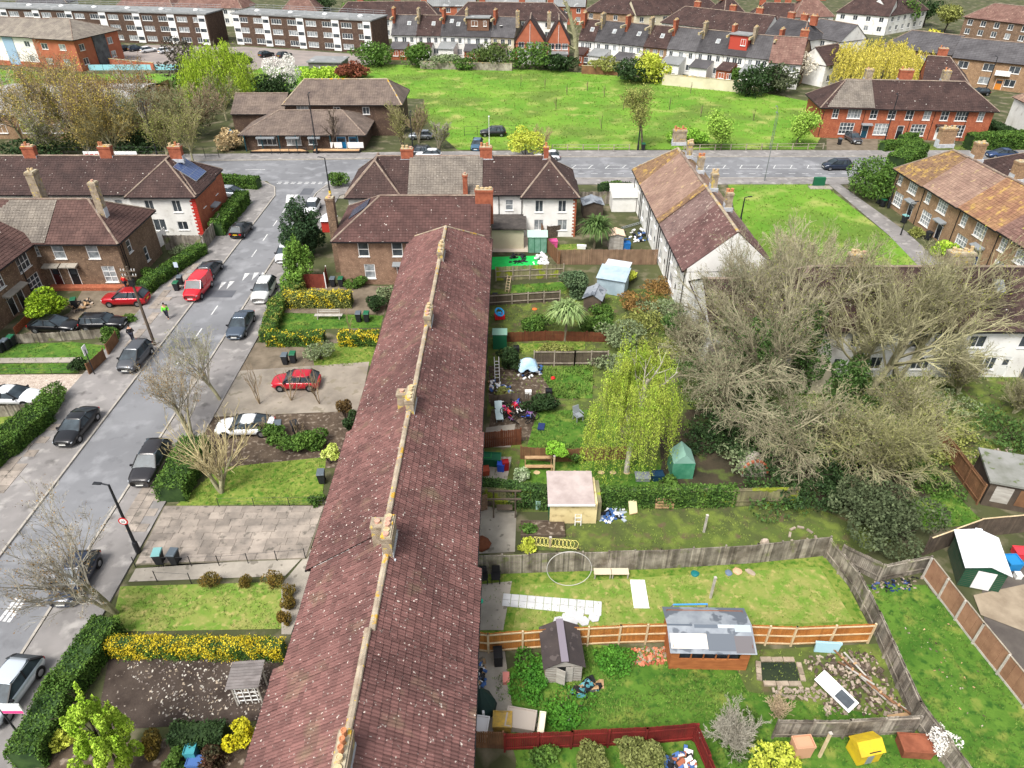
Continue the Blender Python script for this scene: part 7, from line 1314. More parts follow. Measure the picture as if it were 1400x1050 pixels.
leafy('dense dark conifer at the end of the brick house', *A(419, 350), 7.0, 3.3, 10000, .13, fol('blue_conifer', (44, 68, 44), (64, 88, 54)), 'conifer', base=.05, nl=60, sub=.27, cone=.4); leafy('lighter feathery conifer in front of the dense dark one', *A(412, 388), 5.4, 2.6, 6500, .12, fol('light_conifer', (88, 124, 48), (116, 148, 62)), 'conifer', base=.05, nl=50, sub=.27, cone=.55); bush('lowest feathery green bush at the hedge corner', *A(402, 398), 1.5, 2.0, 2800, .11, fol('light_conifer', (0, 0, 0), (0, 0, 0))); bush('green bush on the verge behind the dark conifer', *A(412, 322), 1.0, 1.6, 1200, .13, fHEDGE); bush('shrub at the junction verge by the white terrace', *A(462, 255), 1.6, 2.2, 1600, .13, fHEDGE)
fence('red panel fence at the side of the brick house', W((414, 394), (446, 394)), 1.7, M('oxblood_panel', (128, 62, 48), (108, 50, 40), 1, .85), .4, (), None, mFRAME, 2.0); fence('red panel fence return by the brick house bins', W((447, 394), (449, 384)), 1.8, MATS['oxblood_panel'], .4, (), None, mFRAME, 2.0)
fence('grey fence of the corner house back garden', W((228, 342), (278, 342)), 1.9, mFGREY, .13, (.2, .9)); fence('grey fence along the footway by the brick end wall', W((282, 342), (304, 312)), 1.9, mFGREY, .13, (.2, .9)); fence('white boarded gate fence beside the corner house', W((208, 348), (230, 330)), 1.8, mFRAME, .2, (.2, .9)); fence('low grey fence before the black cars', W((18, 470), (60, 468), (145, 462)), 1.0, mFGREY, .13, (.3, .8)); fence('board fence before the white car at the left edge', W((-15, 572), (50, 566)), 1.1, mFGREY, .13, (.3, .8)); fence('small brown gate panel near the street sign', W((124, 513), (146, 492)), 1.2, mFBR, .12, (.2, .8)); fence('second small brown gate panel up the footway', W((150, 486), (163, 468)), 1.2, mFBR, .12, (.2, .8)); fence('small grey gate by the oval hedge', W((59, 590), (70, 575)), 1.0, mFGREY, .12, (.2, .8))
def wire_fence(label, path, h, sp=2., wires=(.95, .55), r=.03, mat=None):
    o = thing('wire_fence', label, 'fence', (path[0][0], path[0][1], 0)); ox, oy = path[0]; m = mat or mPOLE
    for (x0, y0), (x1, y1) in zip(path, path[1:]):
        d = Vector((x1-x0, y1-y0, 0)); n = max(1, round(d.length/sp))
        for i in range(n+1): q = d*i/n; B().tube((x0-ox+q.x, y0-oy+q.y, 0), (x0-ox+q.x, y0-oy+q.y, h), r, n=5).ob('post', m, o)
        for k in wires: B().tube((x0-ox, y0-oy, h*k), (x1-ox, y1-oy, h*k), r*.4, n=4).ob('wire', m, o)
    return o
wire_fence('thin black railing between the slab forecourt and the path', W((186, 776), (300, 774), (418, 764)), 1.0, 2.0, (.9,)); wire_fence('leaning rail fence by the topiary path', W((215, 795), (262, 798)), 1.0, 1.6, (.9,)); wire_fence('wire mesh fence along the bottom of the front lawn', W((300, 694), (444, 692)), .9, 2.2, (1, .6, .3), .025); wire_fence('low wire fence on the left lawn', W((0, 513), (108, 512)), .7, 2.4, (1, .5), .025)
wire_fence('green railing at the meadow edge behind the black suv', W((635, 186), (705, 184)), 1.6, 2.2, (1, .5, .15), .04); wire_fence('low wooden rail along the meadow footway', W((755, 206), (860, 206)), 1.0, 2.6, (.95, .5), .08, mRAILG); wire_fence('low wooden rail along the meadow right of the lamp', W((935, 206), (1125, 204)), 1.0, 2.6, (.95, .5), .08, mRAILG); wire_fence('black railings before the thicket', W((90, 217), (300, 216)), 1.8, 2.2, (1, .6, .2), .04); wire_fence('dark posts and rails before the community hall', W((372, 212), (420, 211)), 1.1, 1.4, (1,), .05)
# bench, arbour, porch hut
q = g(450, 436); o = thing('park_bench', 'weathered grey garden bench on the lawn before the forsythia', 'bench', (q.x, q.y, .03))
for k in range(3): B().box(-1.4, 1.4, -.25+k*.17, -.12+k*.17, .42, .46).ob('seat_slat', mSHW, o)
for k in range(2): B().box(-1.0, 1.0, .28, .31, .6+k*.2, .72+k*.2).ob('back_slat', mSHW, o)
for x in (-1.1, 1.1):
    for y in (-.2, .25): B().box(x-.04, x+.04, y-.04, y+.04, 0, .42 if y < 0 else .95).ob('leg', mSHW, o)
q = g(326, 965); o = thing('garden_arbour', 'weathered timber arbour with slatted roof beside the dug soil', 'arbour', (q.x, q.y, .03), .08)
for x in (0, 1.3):
    for y in (0, 1.1): B().box(x-.04, x+.04, y-.04, y+.04, 0, 1.9).ob('post', mSHW, o)
for k in range(9): B().box(-.2, 1.5, -.25+k*.18, -.09+k*.18, 1.9+.0*k, 1.94).ob('roof_board', M('grey_deck_board', (132, 126, 124), (108, 102, 100), 1.5, .9, isl=.15), o)
for k in range(4): B().box(.04, 1.26, -.02, .02, .4+k*.36, .46+k*.36).ob('lattice_bar', mFRAME, o); B().box(.1+k*.34, .15+k*.34, -.045, -.021, .2, 1.85).ob('lattice_bar', mFRAME, o)
q = g(441, 318); o = thing('porch_hut', 'tiny red hut with white pyramid roof by the brick house side', 'shed', (q.x, q.y, .03)); B().box(0, 1.6, 0, 1.6, 0, 1.5).ob('wall', M('red_hut_paint', (178, 54, 44), rough=.8), o); B().add([(-.2, -.2, 1.5), (1.8, -.2, 1.5), (1.8, 1.8, 1.5), (-.2, 1.8, 1.5), (.8, .8, 2.3)], [(0, 1, 4), (1, 2, 4), (2, 3, 4), (3, 0, 4)]).ob('roof_sheet', M('pale_hut_roof', (206, 210, 216), rough=.6), o)
fence('low brick coloured wall at the left drive', W((22, 458), (48, 432)), .8, mBRICKR, .45, (), posts=False)
# ---- main road hedges on the right
bush('massive clipped evergreen beside the tan brick end house', *A(1196, 268), 4.0, 4.4, 9000, .14, fHEDGE, 'hedge', 'hedge', nl=12, sub=.8, ry=4.4); hedge('clipped hedge running from the massive evergreen to the road', W((1222, 236), (1250, 218)), 2.6, 2.6, fHEDGE, 120, .14); hedge('square clipped hedge before the red brick terrace', W((1207, 206), (1252, 202)), 1.5, 1.4, fHEDGE, 160, .13); hedge('low hedge at the path of the red brick terrace', W((1232, 196), (1250, 190)), 1.2, 1.2, fHEDGE, 160, .13); hedge('long dark hedge across the main road at the right edge', W((1325, 204), (1365, 202), (1420, 200)), 2.2, 2.4, fHEDGE, 120, .14); hedge('rear hedge beside the white side wall at right', W((1340, 180), (1375, 195)), 2, 2.2, fDARK, 120, .14)
lawn(W((1190, 198), (1330, 198), (1330, 205), (1190, 208)), mLAWNM, mBLADE, 2, .3, z=.03); sheet('drive', W((1130, 190), (1200, 190), (1200, 206), (1130, 206)), .04, MATS['stony_earth'])
bush('yellow green bush on the path by the tan houses', *A(1290, 350), 1.5, 1.7, 1800, .12, fLIME); bush('small planting by the tan houses', *A(1252, 322), 1.1, .9, 1000, .12, fOLIVE); hedge('dark hedge with a trellis behind the long brown fence', W((822, 268), (858, 266)), 1.5, 1.5, fDARK, 140, .13); bush('ragged hedge beside the road behind the white wing', *A(840, 262), 2.0, 1.4, 1500, .13, fHEDGE)
# far garden walls
for i, (p0, p1, h, m_, lab) in enumerate([((905, 116), (1025, 128), 2.2, mCREAM, 'pale garden wall at the far right of the meadow'), ((795, 101), (845, 103), 1.8, mFBR, 'brown garden fence below the far terrace middle'), ((575, 94), (700, 97), 1.6, mFGREY, 'grey garden fence below the far dormer houses'), ((152, 90), (212, 96), 1.6, mORB, 'orange brick wall of the flats car park')]):
    a, b_ = g(*p0), g(*p1); d = b_-a; o = thing('garden_wall', lab, 'wall', (a.x, a.y, 0), math.atan2(d.y, d.x)); B().box(0, d.length, -.12, .12, 0, h).ob('wall', m_, o); B().box(-.05, d.length+.05, -.17, .17, h, h+.1).ob('coping', mCAP, o)
q = g(215, 96); o = thing('blue_hoarding', 'pale blue hoarding along the edge of the flats car park', 'fence', (q.x-16, q.y, 0), .02)
for k in range(8): B().box(k*3.4, k*3.4+3.3, -.05, .05, 0, 1.2).ob('panel', M('hoarding_blue', (150, 206, 216), rough=.7), o)
# ---------------------------------------------------------------- people
mSKIN = M('skin', (196, 150, 124), rough=.7); mHAIR = M('dark_hair', (48, 38, 32), rough=.9)
def person(label, x, y, deg, top, legs, hair=None, stride=.25, bend=0., carry=None):
    """walking figure grown as one skin from a joint skeleton, with clothes and hair"""
    q = g(x, y); o = thing('person', label, 'person', (q.x, q.y, .12), math.radians(deg), 'people in the street')
    s = stride; V = [(0, 0, .92), (0, 0, 1.12), (.02, 0, 1.4), (.03, 0, 1.52), (.05, 0, 1.64), (.04, 0, 1.76),
         (0, .1, .9), (s*.6, .1, .5), (s*.3, .1, .08), (s*.3+.16, .1, .04), (0, -.1, .9), (-s*.2, -.1, .5), (-s*1.2, -.1, .12), (-s*1.2+.15, -.1, .05),
         (0, .2, 1.38), (-.12, .26, 1.12), (.05, .28, .9), (.1, .28, .8), (0, -.2, 1.38), (.1, -.26, 1.12), (.28, -.24, .95), (.36, -.23, .93)]
    R = [.15, .14, .17, .06, .085, .08, .1, .075, .05, .04, .1, .075, .05, .04, .07, .05, .04, .03, .07, .05, .04, .03]
    E_ = [(0, 1), (1, 2), (2, 3), (3, 4), (4, 5), (0, 6), (6, 7), (7, 8), (8, 9), (0, 10), (10, 11), (11, 12), (12, 13), (2, 14), (14, 15), (15, 16), (16, 17), (2, 18), (18, 19), (19, 20), (20, 21)]
    def skin(name, idx, mat, grow_=0.):
        ids = sorted({i for e in idx for i in e}); mp = {a: k for k, a in enumerate(ids)}
        me = bpy.data.meshes.new(name); me.from_pydata([V[i] for i in ids], [(mp[a], mp[b]) for a, b in idx], []); t = ob(name, me); md = t.modifiers.new('s', 'SKIN'); md.use_smooth_shade = True
        for k, i in enumerate(ids): me.skin_vertices[0].data[k].radius = (R[i]+grow_, R[i]+grow_)
        me.skin_vertices[0].data[0].use_root = True; su = t.modifiers.new('u', 'SUBSURF'); su.levels = 1
        m2 = bpy.data.meshes.new_from_object(t.evaluated_get(bpy.context.evaluated_depsgraph_get())); COL.objects.unlink(t); bpy.data.objects.remove(t); m2.materials.clear(); m2.materials.append(mat)
        return ob(name, m2, o)
    skin('body', E_, mSKIN)
    skin('jacket', [(0, 1), (1, 2), (2, 14), (14, 15), (15, 16), (2, 18), (18, 19), (19, 20)], top, .022); skin('trousers', [(0, 6), (6, 7), (7, 8), (0, 10), (10, 11), (11, 12)], legs, .02)
    B().lathe([(.02, .1), (.08, .08), (.098, 0), (.09, -.06)][::-1], 10, (.03, 0, 1.74)).ob('hair', hair or mHAIR, o)
    if carry: B().box(-.34, -.14, -.2, .2, 1.0, 1.45).ob('backpack', carry, o)
mHIV = M('hi_vis_green', (120, 226, 70), rough=.7); mJEAN = M('dark_trousers', (44, 46, 58), rough=.9); mCOAT = M('black_coat', (30, 30, 34), rough=.9); mREDC = M('red_jacket', (206, 40, 36), rough=.8)
person('person in bright green hi-vis jacket walking on the left footway', 230, 437, -80, mHIV, mJEAN, carry=mCOAT); person('person in a dark coat beside the grey people carrier', 183, 468, 100, mCOAT, mJEAN, stride=.15); person('person in a red jacket by the brick corner house', 174, 397, 60, mREDC, mJEAN, stride=.1)
# ---------------------------------------------------------------- back garden things
def part(o, name, b, mat, **k): return b.ob(name, mat, o, **k)
mWATER = M('pond_water', (30, 40, 20), (44, 54, 28), 1, .05, spec=.7); mSTONE = M('pale_stone', (170, 156, 138), (138, 124, 108), 2, .95, .3, 12, isl=.15); mWOOD = M('bare_timber', (188, 156, 118), (160, 128, 94), 2, .9, isl=.15)
P4 = W((1042, 932), (1094, 932), (1087, 906), (1040, 906)); sheet('pond_water', P4, .05, mWATER)
o = thing('pond_edging', 'pale stone edging round the small dark pond', 'pond', (*P4[0], 0))
for i in range(4):
    a, b_ = Vector(P4[i]), Vector(P4[(i+1) % 4]); n = 3
    for k in range(n):
        p = a.lerp(b_, (k+.5)/n)-Vector(P4[0]); d = b_-a; B().box(-d.length/n/2+.02, d.length/n/2-.02, -.3, -.02, .02, .11+rn(0, .03)).ob('edging_stone', mSTONE, o, (p.x, p.y, 0), math.atan2(d.y, d.x)+rn(-.05, .05))
def rubble(label, poly, n, mats, smin, smax, name='rubble', zmax=.25, heap=None):
    P_ = np.array(poly); lo, hi = P_.min(0), P_.max(0); o = thing(name, label, name.replace('_', ' '), (*P_.mean(0), 0)); c = P_.mean(0); bs = [B() for _ in mats]; k = 0
    while k < n:
        p = RNG.uniform(lo, hi, (1, 2))
        if not inpoly(p, poly)[0]: continue
        k += 1; s = RNG.uniform(smin, smax); rel = (p[0]-c); z = RNG.uniform(0, zmax)*(1 if heap is None else max(0, 1-np.linalg.norm(rel)/heap))
        m = Matrix.Translation((rel[0], rel[1], .03+z)) @ Euler((rn(-.6, .6), rn(-.6, .6), rn(0, 6))).to_matrix().to_4x4(); bs[k % len(mats)].box(-s, s, -s*.5, s*.5, -s*.3, s*.3, m)
    for b_, m in zip(bs, mats): q = b_.ob('pieces', m, o); q['kind'] = 'stuff'
    return o
mPLAST = M('broken_plaster', (176, 162, 148), (140, 126, 112), 2, .95, isl=.2)
rubble('heap of broken plaster and timber in the corner beside the pond', W((1098, 900), (1190, 888), (1240, 978), (1130, 978)), 520, [mPLAST, mEARTH, mSTONE, mFDK], .03, .15, zmax=.25, heap=3); rubble('scattered stones along the lower pond edge', W((1060, 940), (1140, 945), (1130, 960), (1050, 955)), 90, [mPLAST, mSTONE], .04, .14)
rubble('stones strewn over the dug soil bed', W((170, 905), (375, 900), (355, 975), (220, 985)), 520, [M('chalk_lump', (196, 190, 180), rough=.9), mSTONE, M('flint', (120, 110, 104), rough=.9)], .02, .075, 'soil_stones', .02); rubble('chipped bricks patch beside the orange workshop', W((862, 888), (908, 886), (912, 908), (862, 910)), 160, [mBRICKR, M('salmon_brick', (206, 134, 104), rough=.9), mSTONE], .05, .13, 'brick_patch', .04)
rubble('litter and rubble by the sagging grey fence', W((1180, 798), (1262, 788), (1255, 806), (1200, 812)), 90, [mPLAST, mBLACK, mDOORB], .04, .12, 'litter', .05); rubble('small litter over the right hand lawn', W((1230, 850), (1300, 850), (1370, 980), (1330, 1000)), 36, [mPLAST, mEARTH, mWOOD], .03, .07, 'litter', .02); rubble('rubbish bags heaped beside the cream store', W((818, 700), (852, 695), (856, 712), (822, 715)), 60, [mFRAME, M('pale_bag', (176, 186, 196), rough=.6), mBLACK, M('blue_bag', (70, 104, 160), rough=.6)], .1, .24, 'rubbish_heap', .35, .9)
rubble('black sacks and tools heaped before the grey shed', W((782, 945), (815, 925), (825, 938), (795, 955)), 46, [mBLACK, mBLACK, mWOOD, M('teal_scrap', (80, 140, 150), rough=.6)], .1, .26, 'sack_heap', .4, .9); rubble('bag of white scraps on the turf patio', W((726, 362), (742, 345), (752, 362)), 50, [mFRAME, M('clear_wrap', (206, 210, 214), rough=.3)], .12, .28, 'scrap_heap', .7, 1.2); rubble('black bin liners on the bright turf patio', W((696, 361), (722, 361), (718, 347), (700, 348)), 50, [mBLACK, M('dark_liner', (52, 54, 62), rough=.3)], .12, .26, 'sack_heap', .6, 1.2)
rubble('junk heap under the blue tarpaulin', W((708, 520), (742, 515), (742, 500), (710, 500)), 60, [mBLACK, mFRAME, mFDK, M('blue_bag', (0, 0, 0))], .1, .25, 'junk_heap', .5, 1.3); rubble('junk along the terrace back wall below the cupboard', W((668, 520), (700, 530), (705, 545), (668, 535)), 70, [mBLACK, mFRAME, mWOOD, MATS['blue_bag']], .08, .22, 'junk_heap', .25); rubble('bin corner junk inside the red fence', W((905, 1040), (940, 1025), (950, 1050), (915, 1055)), 60, [mBLACK, mFRAME, M('rust_scrap', (150, 90, 66), rough=.8), MATS['blue_bag']], .08, .22, 'junk_heap', .3); rubble('old bits by the corner house drive', W((92, 420), (122, 410), (132, 420), (105, 428)), 60, [mPLAST, mBLACK, mWOOD], .08, .24, 'junk_heap', .3)
rubble('yard clutter along the brick terrace back wall at the bottom', W((644, 905), (664, 905), (662, 945), (642, 945)), 60, [MATS['blue_bag'], mWOOD, mFRAME, mBLACK], .07, .18, 'junk_heap', .3); rubble('pale debris in the right hand wild garden', W((1290, 625), (1385, 612), (1385, 640), (1310, 645)), 150, [mPLAST, mSTONE], .05, .16, 'rubble', .06); rubble('rubbish behind the white terrace rear wall', W((845, 318), (895, 312), (890, 330), (850, 335)), 60, [mBLACK, M('blue_bag', (0, 0, 0)), mFRAME], .12, .3, 'junk_heap', .4)
# bicycle heap
def torus(R_, r_, n=18, m=5):
    v = [((R_+r_*math.cos(b_))*math.cos(a), (R_+r_*math.cos(b_))*math.sin(a), r_*math.sin(b_)) for a in np.arange(n)*2*math.pi/n for b_ in np.arange(m)*2*math.pi/m]
    return B().add(v, [(i*m+j, ((i+1) % n)*m+j, ((i+1) % n)*m+(j+1) % m, i*m+(j+1) % m) for i in range(n) for j in range(m)])
bc = [M('bike_pink', (226, 60, 130), rough=.4), M('bike_blue', (40, 80, 190), rough=.4), mFRAME, mBLACK, M('bike_red', (190, 40, 50), rough=.4), M('bike_violet', (110, 60, 120), rough=.4), mFRAME]
tyre_m = torus(.28, .035).mesh('wheel', mTYRE); c0 = g(703, 570)
for i in range(15):
    p = Vector((c0.x+rn(-1.3, 1.3), c0.y+rn(-1.1, 1.1), .1)); o = thing('child_bicycle', '', 'bicycle', p, rn(0, 6.28), 'heap of children bicycles'); o['label'] = ['pink', 'blue', 'white', 'black', 'red', 'violet', 'pale'][i % 7]+' child bicycle thrown on the heap'+['', ', upper layer', ', near the lawn edge'][i//7]; z = rn(.05, .55); ti = rn(.3, 1.3)
    o.location.z = z; o.rotation_euler = (ti, rn(-.3, .3), rn(0, 6.28)); rot = (math.pi/2, 0, 0)
    ob('wheel', tyre_m, o, (-.42, 0, .28), rot=rot); ob('wheel', tyre_m, o, (.42, 0, .28), rot=rot); m = bc[i % 7]
    B().tube((-.42, 0, .28), (0, 0, .3), .03, n=5).tube((0, 0, .3), (-.15, 0, .62), .03, n=5).tube((-.15, 0, .6), (.3, 0, .6), .03, n=5).tube((0, 0, .3), (.3, 0, .6), .03, n=5).tube((.42, 0, .28), (.28, 0, .72), .03, n=5).ob('frame', m, o)
    B().box(-.27, -.05, -.06, .06, .62, .68).ob('saddle', m if i % 2 else mBLACK, o); B().tube((.27, -.22, .74), (.27, .22, .74), .02, n=5).ob('handlebar', mGREY, o); B().box(-.1, .2, -.05, .05, .42, .58).ob('frame_panel', m, o)
# hoop
q = g(777, 800, 0); o = thing('white_hoop', 'large white hoop leaning on the silvered fence', 'hoop', (q.x, q.y+.1, 1.42), 0); t = torus(1.38, .022, 48, 6).ob('ring', M('dull_white_tube', (190, 188, 182), rough=.6), o); t.rotation_euler = (math.pi/2-.12, 0, 0)
# low tables, white board, posts
for i, x in enumerate((823, 847)):
    q = g(x, 788); o = thing('low_table', ['left pale low table by the silvered fence', 'right pale low table by the silvered fence'][i], 'table', (q.x, q.y, .03), 0, 'low tables'); part(o, 'table_top', B().box(-.54, .54, -.25, .25, .42, .47), M('bleached_top', (206, 192, 168), rough=.9))
    for sx in (-.48, .48):
        for sy in (-.2, .2): part(o, 'leg', B().box(sx-.03, sx+.03, sy-.03, sy+.03, 0, .42), mSHW)
q = g(877, 832); o = thing('tabletop_board', 'white rectangular board lying on the yellowed lawn', 'panel', (q.x, q.y, .05), -.02); part(o, 'board', B().box(-.46, .46, 0, 2.1, 0, .05), M('clean_white', (240, 240, 240), rough=.6)); part(o, 'rim', B().box(-.48, .48, -.03, 0, 0, .07), mFRAME)
for i, (x, y, h, lab) in enumerate([(962, 728, 1.6, 'concrete washing post on the mossy lawn'), (971, 818, 1.9, 'concrete washing post on the yellowed lawn'), (757, 645, 1.5, 'slim post below the small leafy tree'), (1120, 1035, 2.2, 'yellow stained post against the grey slatted fence'), (752, 748, .9, 'hose stake in the vegetable patch')]):
    q = g(x, y); o = thing('garden_post', lab, 'post', (q.x, q.y, .02), .2); part(o, 'shaft', B().box(-.06, .06, -.06, .06, 0, h), mPOSTC if i < 2 else mRAILP); part(o, 'cap', B().box(-.08, .08, -.08, .08, h, h+.05), mPOSTC)
def chair(label, x, y, mat, rz=0., s=1., plastic=True):
    q = g(x, y); o = thing('garden_chair', label, 'chair', (q.x, q.y, .05), rz, 'garden chairs'); o.scale = (s,)*3
    part(o, 'seat', B().box(-.26, .26, -.26, .26, .4, .46), mat); part(o, 'backrest', B().add([(-.26, .22, .46), (.26, .22, .46), (.24, .36, 1.0), (-.24, .36, 1.0), (-.26, .27, .46), (.26, .27, .46), (.24, .41, 1.0), (-.24, .41, 1.0)], [(0, 1, 2, 3), (7, 6, 5, 4), (0, 4, 5, 1), (1, 5, 6, 2), (2, 6, 7, 3), (3, 7, 4, 0)]), mat)
    for sx in (-.24, .24):
        for sy in (-.24, .24): part(o, 'leg', B().box(sx-.025, sx+.025, sy-.025, sy+.025, 0, .4), mat)
        part(o, 'armrest', B().box(sx*1.1-.03, sx*1.1+.03, -.25, .28, .62, .66), mat)
chair('left black garden chair against the silvered fence', 661, 796, mBLACK, .1); chair('right black garden chair against the silvered fence', 678, 795, mBLACK, 0); chair('grey metal chair on the lawn left of the birch', 790, 575, mGREY, .5, 1.2); chair('dark folding chair below the birch edge', 805, 592, mBLACK, -.8, 1.1)
q = g(938, 852); o = thing('swing_frame', 'blue and grey child swing frame behind the workshop', 'swing', (q.x, q.y, .03)); part(o, 'top_bar', B().tube((-1.0, 0, 1.7), (1.0, 0, 1.75), .05, n=8), M('swing_blue', (70, 150, 214), rough=.5))
for x in (-1.0, 1.0):
    for y in (-.7, .7): part(o, 'leg', B().tube((x, 0, 1.72), (x*1.1, y, 0), .035, n=6), mGREY)
for x in (-.6, .4): part(o, 'seat', B().box(x-.2, x+.2, -.12, .12, .75, .9), MATS['swing_blue']); part(o, 'rope', B().tube((x, 0, .9), (x, 0, 1.72), .012, n=4), mGREY)
def stone(label, x, y, r, mat=None, sq=(1, 1, .6), cat='stone'):
    q = g(x, y); b_ = B(); b_.lathe([(.3*r, 0), (r, .1*r), (.95*r, .5*r), (.55*r, .85*r), (.1*r, .9*r)], 9); b_.v = [(v[0]*rn(.85, 1.1), v[1]*rn(.85, 1.1), v[2]) for v in b_.v]; o = thing('stone', label, cat, (q.x, q.y, .03), rn(0, 3)); o.scale = sq; part(o, 'rock', b_, mat or mSTONE)
stone('pale upright stone on the mossy lawn', 1045, 744, .32, mPLAST, (1, .6, 1.6)); stone('blue grey stone at the foot of the silvered fence', 996, 784, .25, M('blue_stone', (104, 120, 140), rough=.9)); stone('salmon stone at the foot of the silvered fence', 1008, 782, .3, M('salmon_stone', (206, 164, 130), rough=.9)); stone('flat pale stone right of the salmon stone', 1026, 783, .3, None, (1.2, .7, .4)); stone('teal bucket shaped stone at the silvered fence', 950, 785, .28, M('teal_pot', (20, 110, 110), rough=.6))
stone('white scrap on the green lawn below the shed', 780, 982, .2, mFRAME, (1, 1, .3)); stone('red ball in the wild garden', 756, 518, .22, M('red_ball', (210, 36, 40), rough=.5), (1, 1, 1), 'ball'); stone('orange flower pot saucer in the palm garden', 731, 423, .28, M('orange_saucer', (216, 110, 50), rough=.7), (1, 1, .3)); stone('turquoise ball on the patio by the roof corner', 656, 823, .22, M('turquoise_ball', (40, 190, 150), rough=.5), (1, 1, 1), 'ball'); stone('brown weathered stump on the upper patio', 657, 745, .75, MATS['rusty_board'], (1, .9, .5)); stone('salmon tyre planter by the bottom patio', 701, 978, .4, M('salmon_tub', (206, 120, 90), rough=.7), (1, 1, .6))
for i in range(9): a = i*.7; c = g(1098, 737); o = thing('ring_stone', ['first', 'second', 'third', 'fourth', 'fifth', 'sixth', 'seventh', 'eighth', 'ninth'][i]+' pale stone of the ring on the mossy lawn, counted from its right', 'stone', (c.x+.85*math.cos(a), c.y+1.0*math.sin(a), .03), a+1.5, 'ring of pale stones'); part(o, 'rock', B().box(-.22, .22, -.08, .08, 0, .1), mPLAST)
q = g(1030, 652); o = thing('garden_oven', 'round arched stone oven with brick rim under the bare trees', 'oven', (q.x-.9, q.y, 0)); b_ = B(); n = 12
for k in range(n):
    a0, a1 = math.pi*k/n, math.pi*(k+1)/n; b_.add([(.9+.9*math.cos(a0), 0, .3+1.2*math.sin(a0)), (.9+.9*math.cos(a1), 0, .3+1.2*math.sin(a1)), (.9+.9*math.cos(a1), 1.2, .3+1.2*math.sin(a1)), (.9+.9*math.cos(a0), 1.2, .3+1.2*math.sin(a0))], [(0, 1, 2, 3)])
b_.quad(*[(.9+.9*math.cos(math.pi*k/n), 0, .3+1.2*math.sin(math.pi*k/n)) for k in range(n+1)][::-1]); part(o, 'dome', b_, mCONC); part(o, 'base', B().box(0, 1.8, 0, 1.2, 0, .3), mCONC)
for k in range(9): a = math.pi*(k+.5)/9; t = part(o, 'rim_brick', B().box(-.1, .1, -.05, .12, -.08, .08), mBRICKR); t.location = (.9+.95*math.cos(a), -.03, .3+1.25*math.sin(a)); t.rotation_euler = (0, -a+math.pi/2, 0)
q = g(907, 697); o = thing('pallet', 'wooden pallet leaning on the ivy fence', 'pallet', (q.x-.6, q.y, .05))
for k in range(4): part(o, 'slat', B().box(0, 1.3, .05*k, .03+.05*k, .08+k*.22, .24+k*.22), mWOOD)
for k in range(3): part(o, 'block', B().box(k*.58, k*.58+.12, .1, .2, .05, .9), mWOOD)
q = g(866, 703); o = thing('cream_door_panel', 'cream panel leaning beside the rubbish heap', 'panel', (q.x, q.y, .05), .3); t = part(o, 'board', B().box(-.3, .3, -.02, .02, 0, 1.0), M('cream_panel', (226, 212, 170), rough=.8)); t.rotation_euler = (-.4, 0, 0); part(o, 'foot', B().box(-.3, .3, -.04, .04, 0, .04), mWOOD)
# frames, gate, beds
q = g(675, 708); o = thing('pergola_frame', 'dark timber swing frame on the upper patio', 'frame', (q.x, q.y, .04)); 
for x in (0, 1.5):
    for y in (0, .8): part(o, 'post', B().box(x-.05, x+.05, y-.05, y+.05, 0, 1.7), mFDK)
for y in (0, .8): part(o, 'beam', B().box(-.4, 1.9, y-.05, y+.05, 1.7, 1.8), mFDK)
part(o, 'seat', B().box(.2, 1.3, .2, .7, .5, .56), mFDK)
q = g(648, 702); o = thing('garden_gate', 'brown ledged gate standing open at the back wall', 'gate', (q.x, q.y, .05), .35)
for k in range(6): part(o, 'board', B().box(k*.17, k*.17+.16, -.012, .012, 0, 1.5), MATS['warm_brown_board'])
for z in (.25, 1.2): part(o, 'ledge', B().box(.02, 1.0, -.05, -.013, z, z+.1), MATS['warm_brown_board'])
part(o, 'brace', B().bar((.05, -.04, .3), (.95, -.04, 1.2), .08, .04), MATS['warm_brown_board'])
q = g(712, 735); o = thing('raised_bed', 'timber edged vegetable bed beside the upper patio', 'planter', (q.x, q.y, .03))
for y in (0, 1.3): part(o, 'edge_board', B().box(0, 3.0, y-.03, y+.03, 0, .25), mFDK)
part(o, 'soil', B().box(0, 3.0, .03, 1.27, 0, .18), mEARTH)
bush('leafy vegetables in the timber edged bed', *A(722, 727), .6, .5, 700, .1, fGREEN); bush('second clump of vegetables by the silvered fence', *A(720, 750), .7, .5, 700, .1, fYG)
hs_ = B(); pr = None
for k in range(90):
    t = k/89; p = Vector((g(722, 740).x+3.2*t+.35*math.cos(k*.9), g(722, 740).y-.4*t+.4*math.sin(k*.9), .1)); 
    if pr: hs_.tube(pr, p, .02, n=4, cap=False)
    pr = p
o = thing('garden_hose', 'pale yellow hose coiled by the vegetable bed', 'hose', (0, 0, 0)); part(o, 'coil', hs_, M('hose_yellow', (214, 206, 120), rough=.5)); part(o, 'nozzle', B().tube(pr, pr+Vector((.2, 0, 0)), .03, n=6), mBLACK)
q = g(712, 650); o = thing('staging_bench', 'two tier timber plant staging at the lawn end', 'bench', (q.x+.3, q.y+.4, .03))
for y, z in ((0, .35), (.5, .8)): part(o, 'shelf', B().box(0, 2.1, y, y+.3, z, z+.06), mWOOD)
for x in (.05, 2.0): part(o, 'leg', B().box(x-.04, x+.04, .7, .8, 0, .8), mWOOD); part(o, 'leg', B().box(x-.04, x+.04, 0, .08, 0, .35), mWOOD)
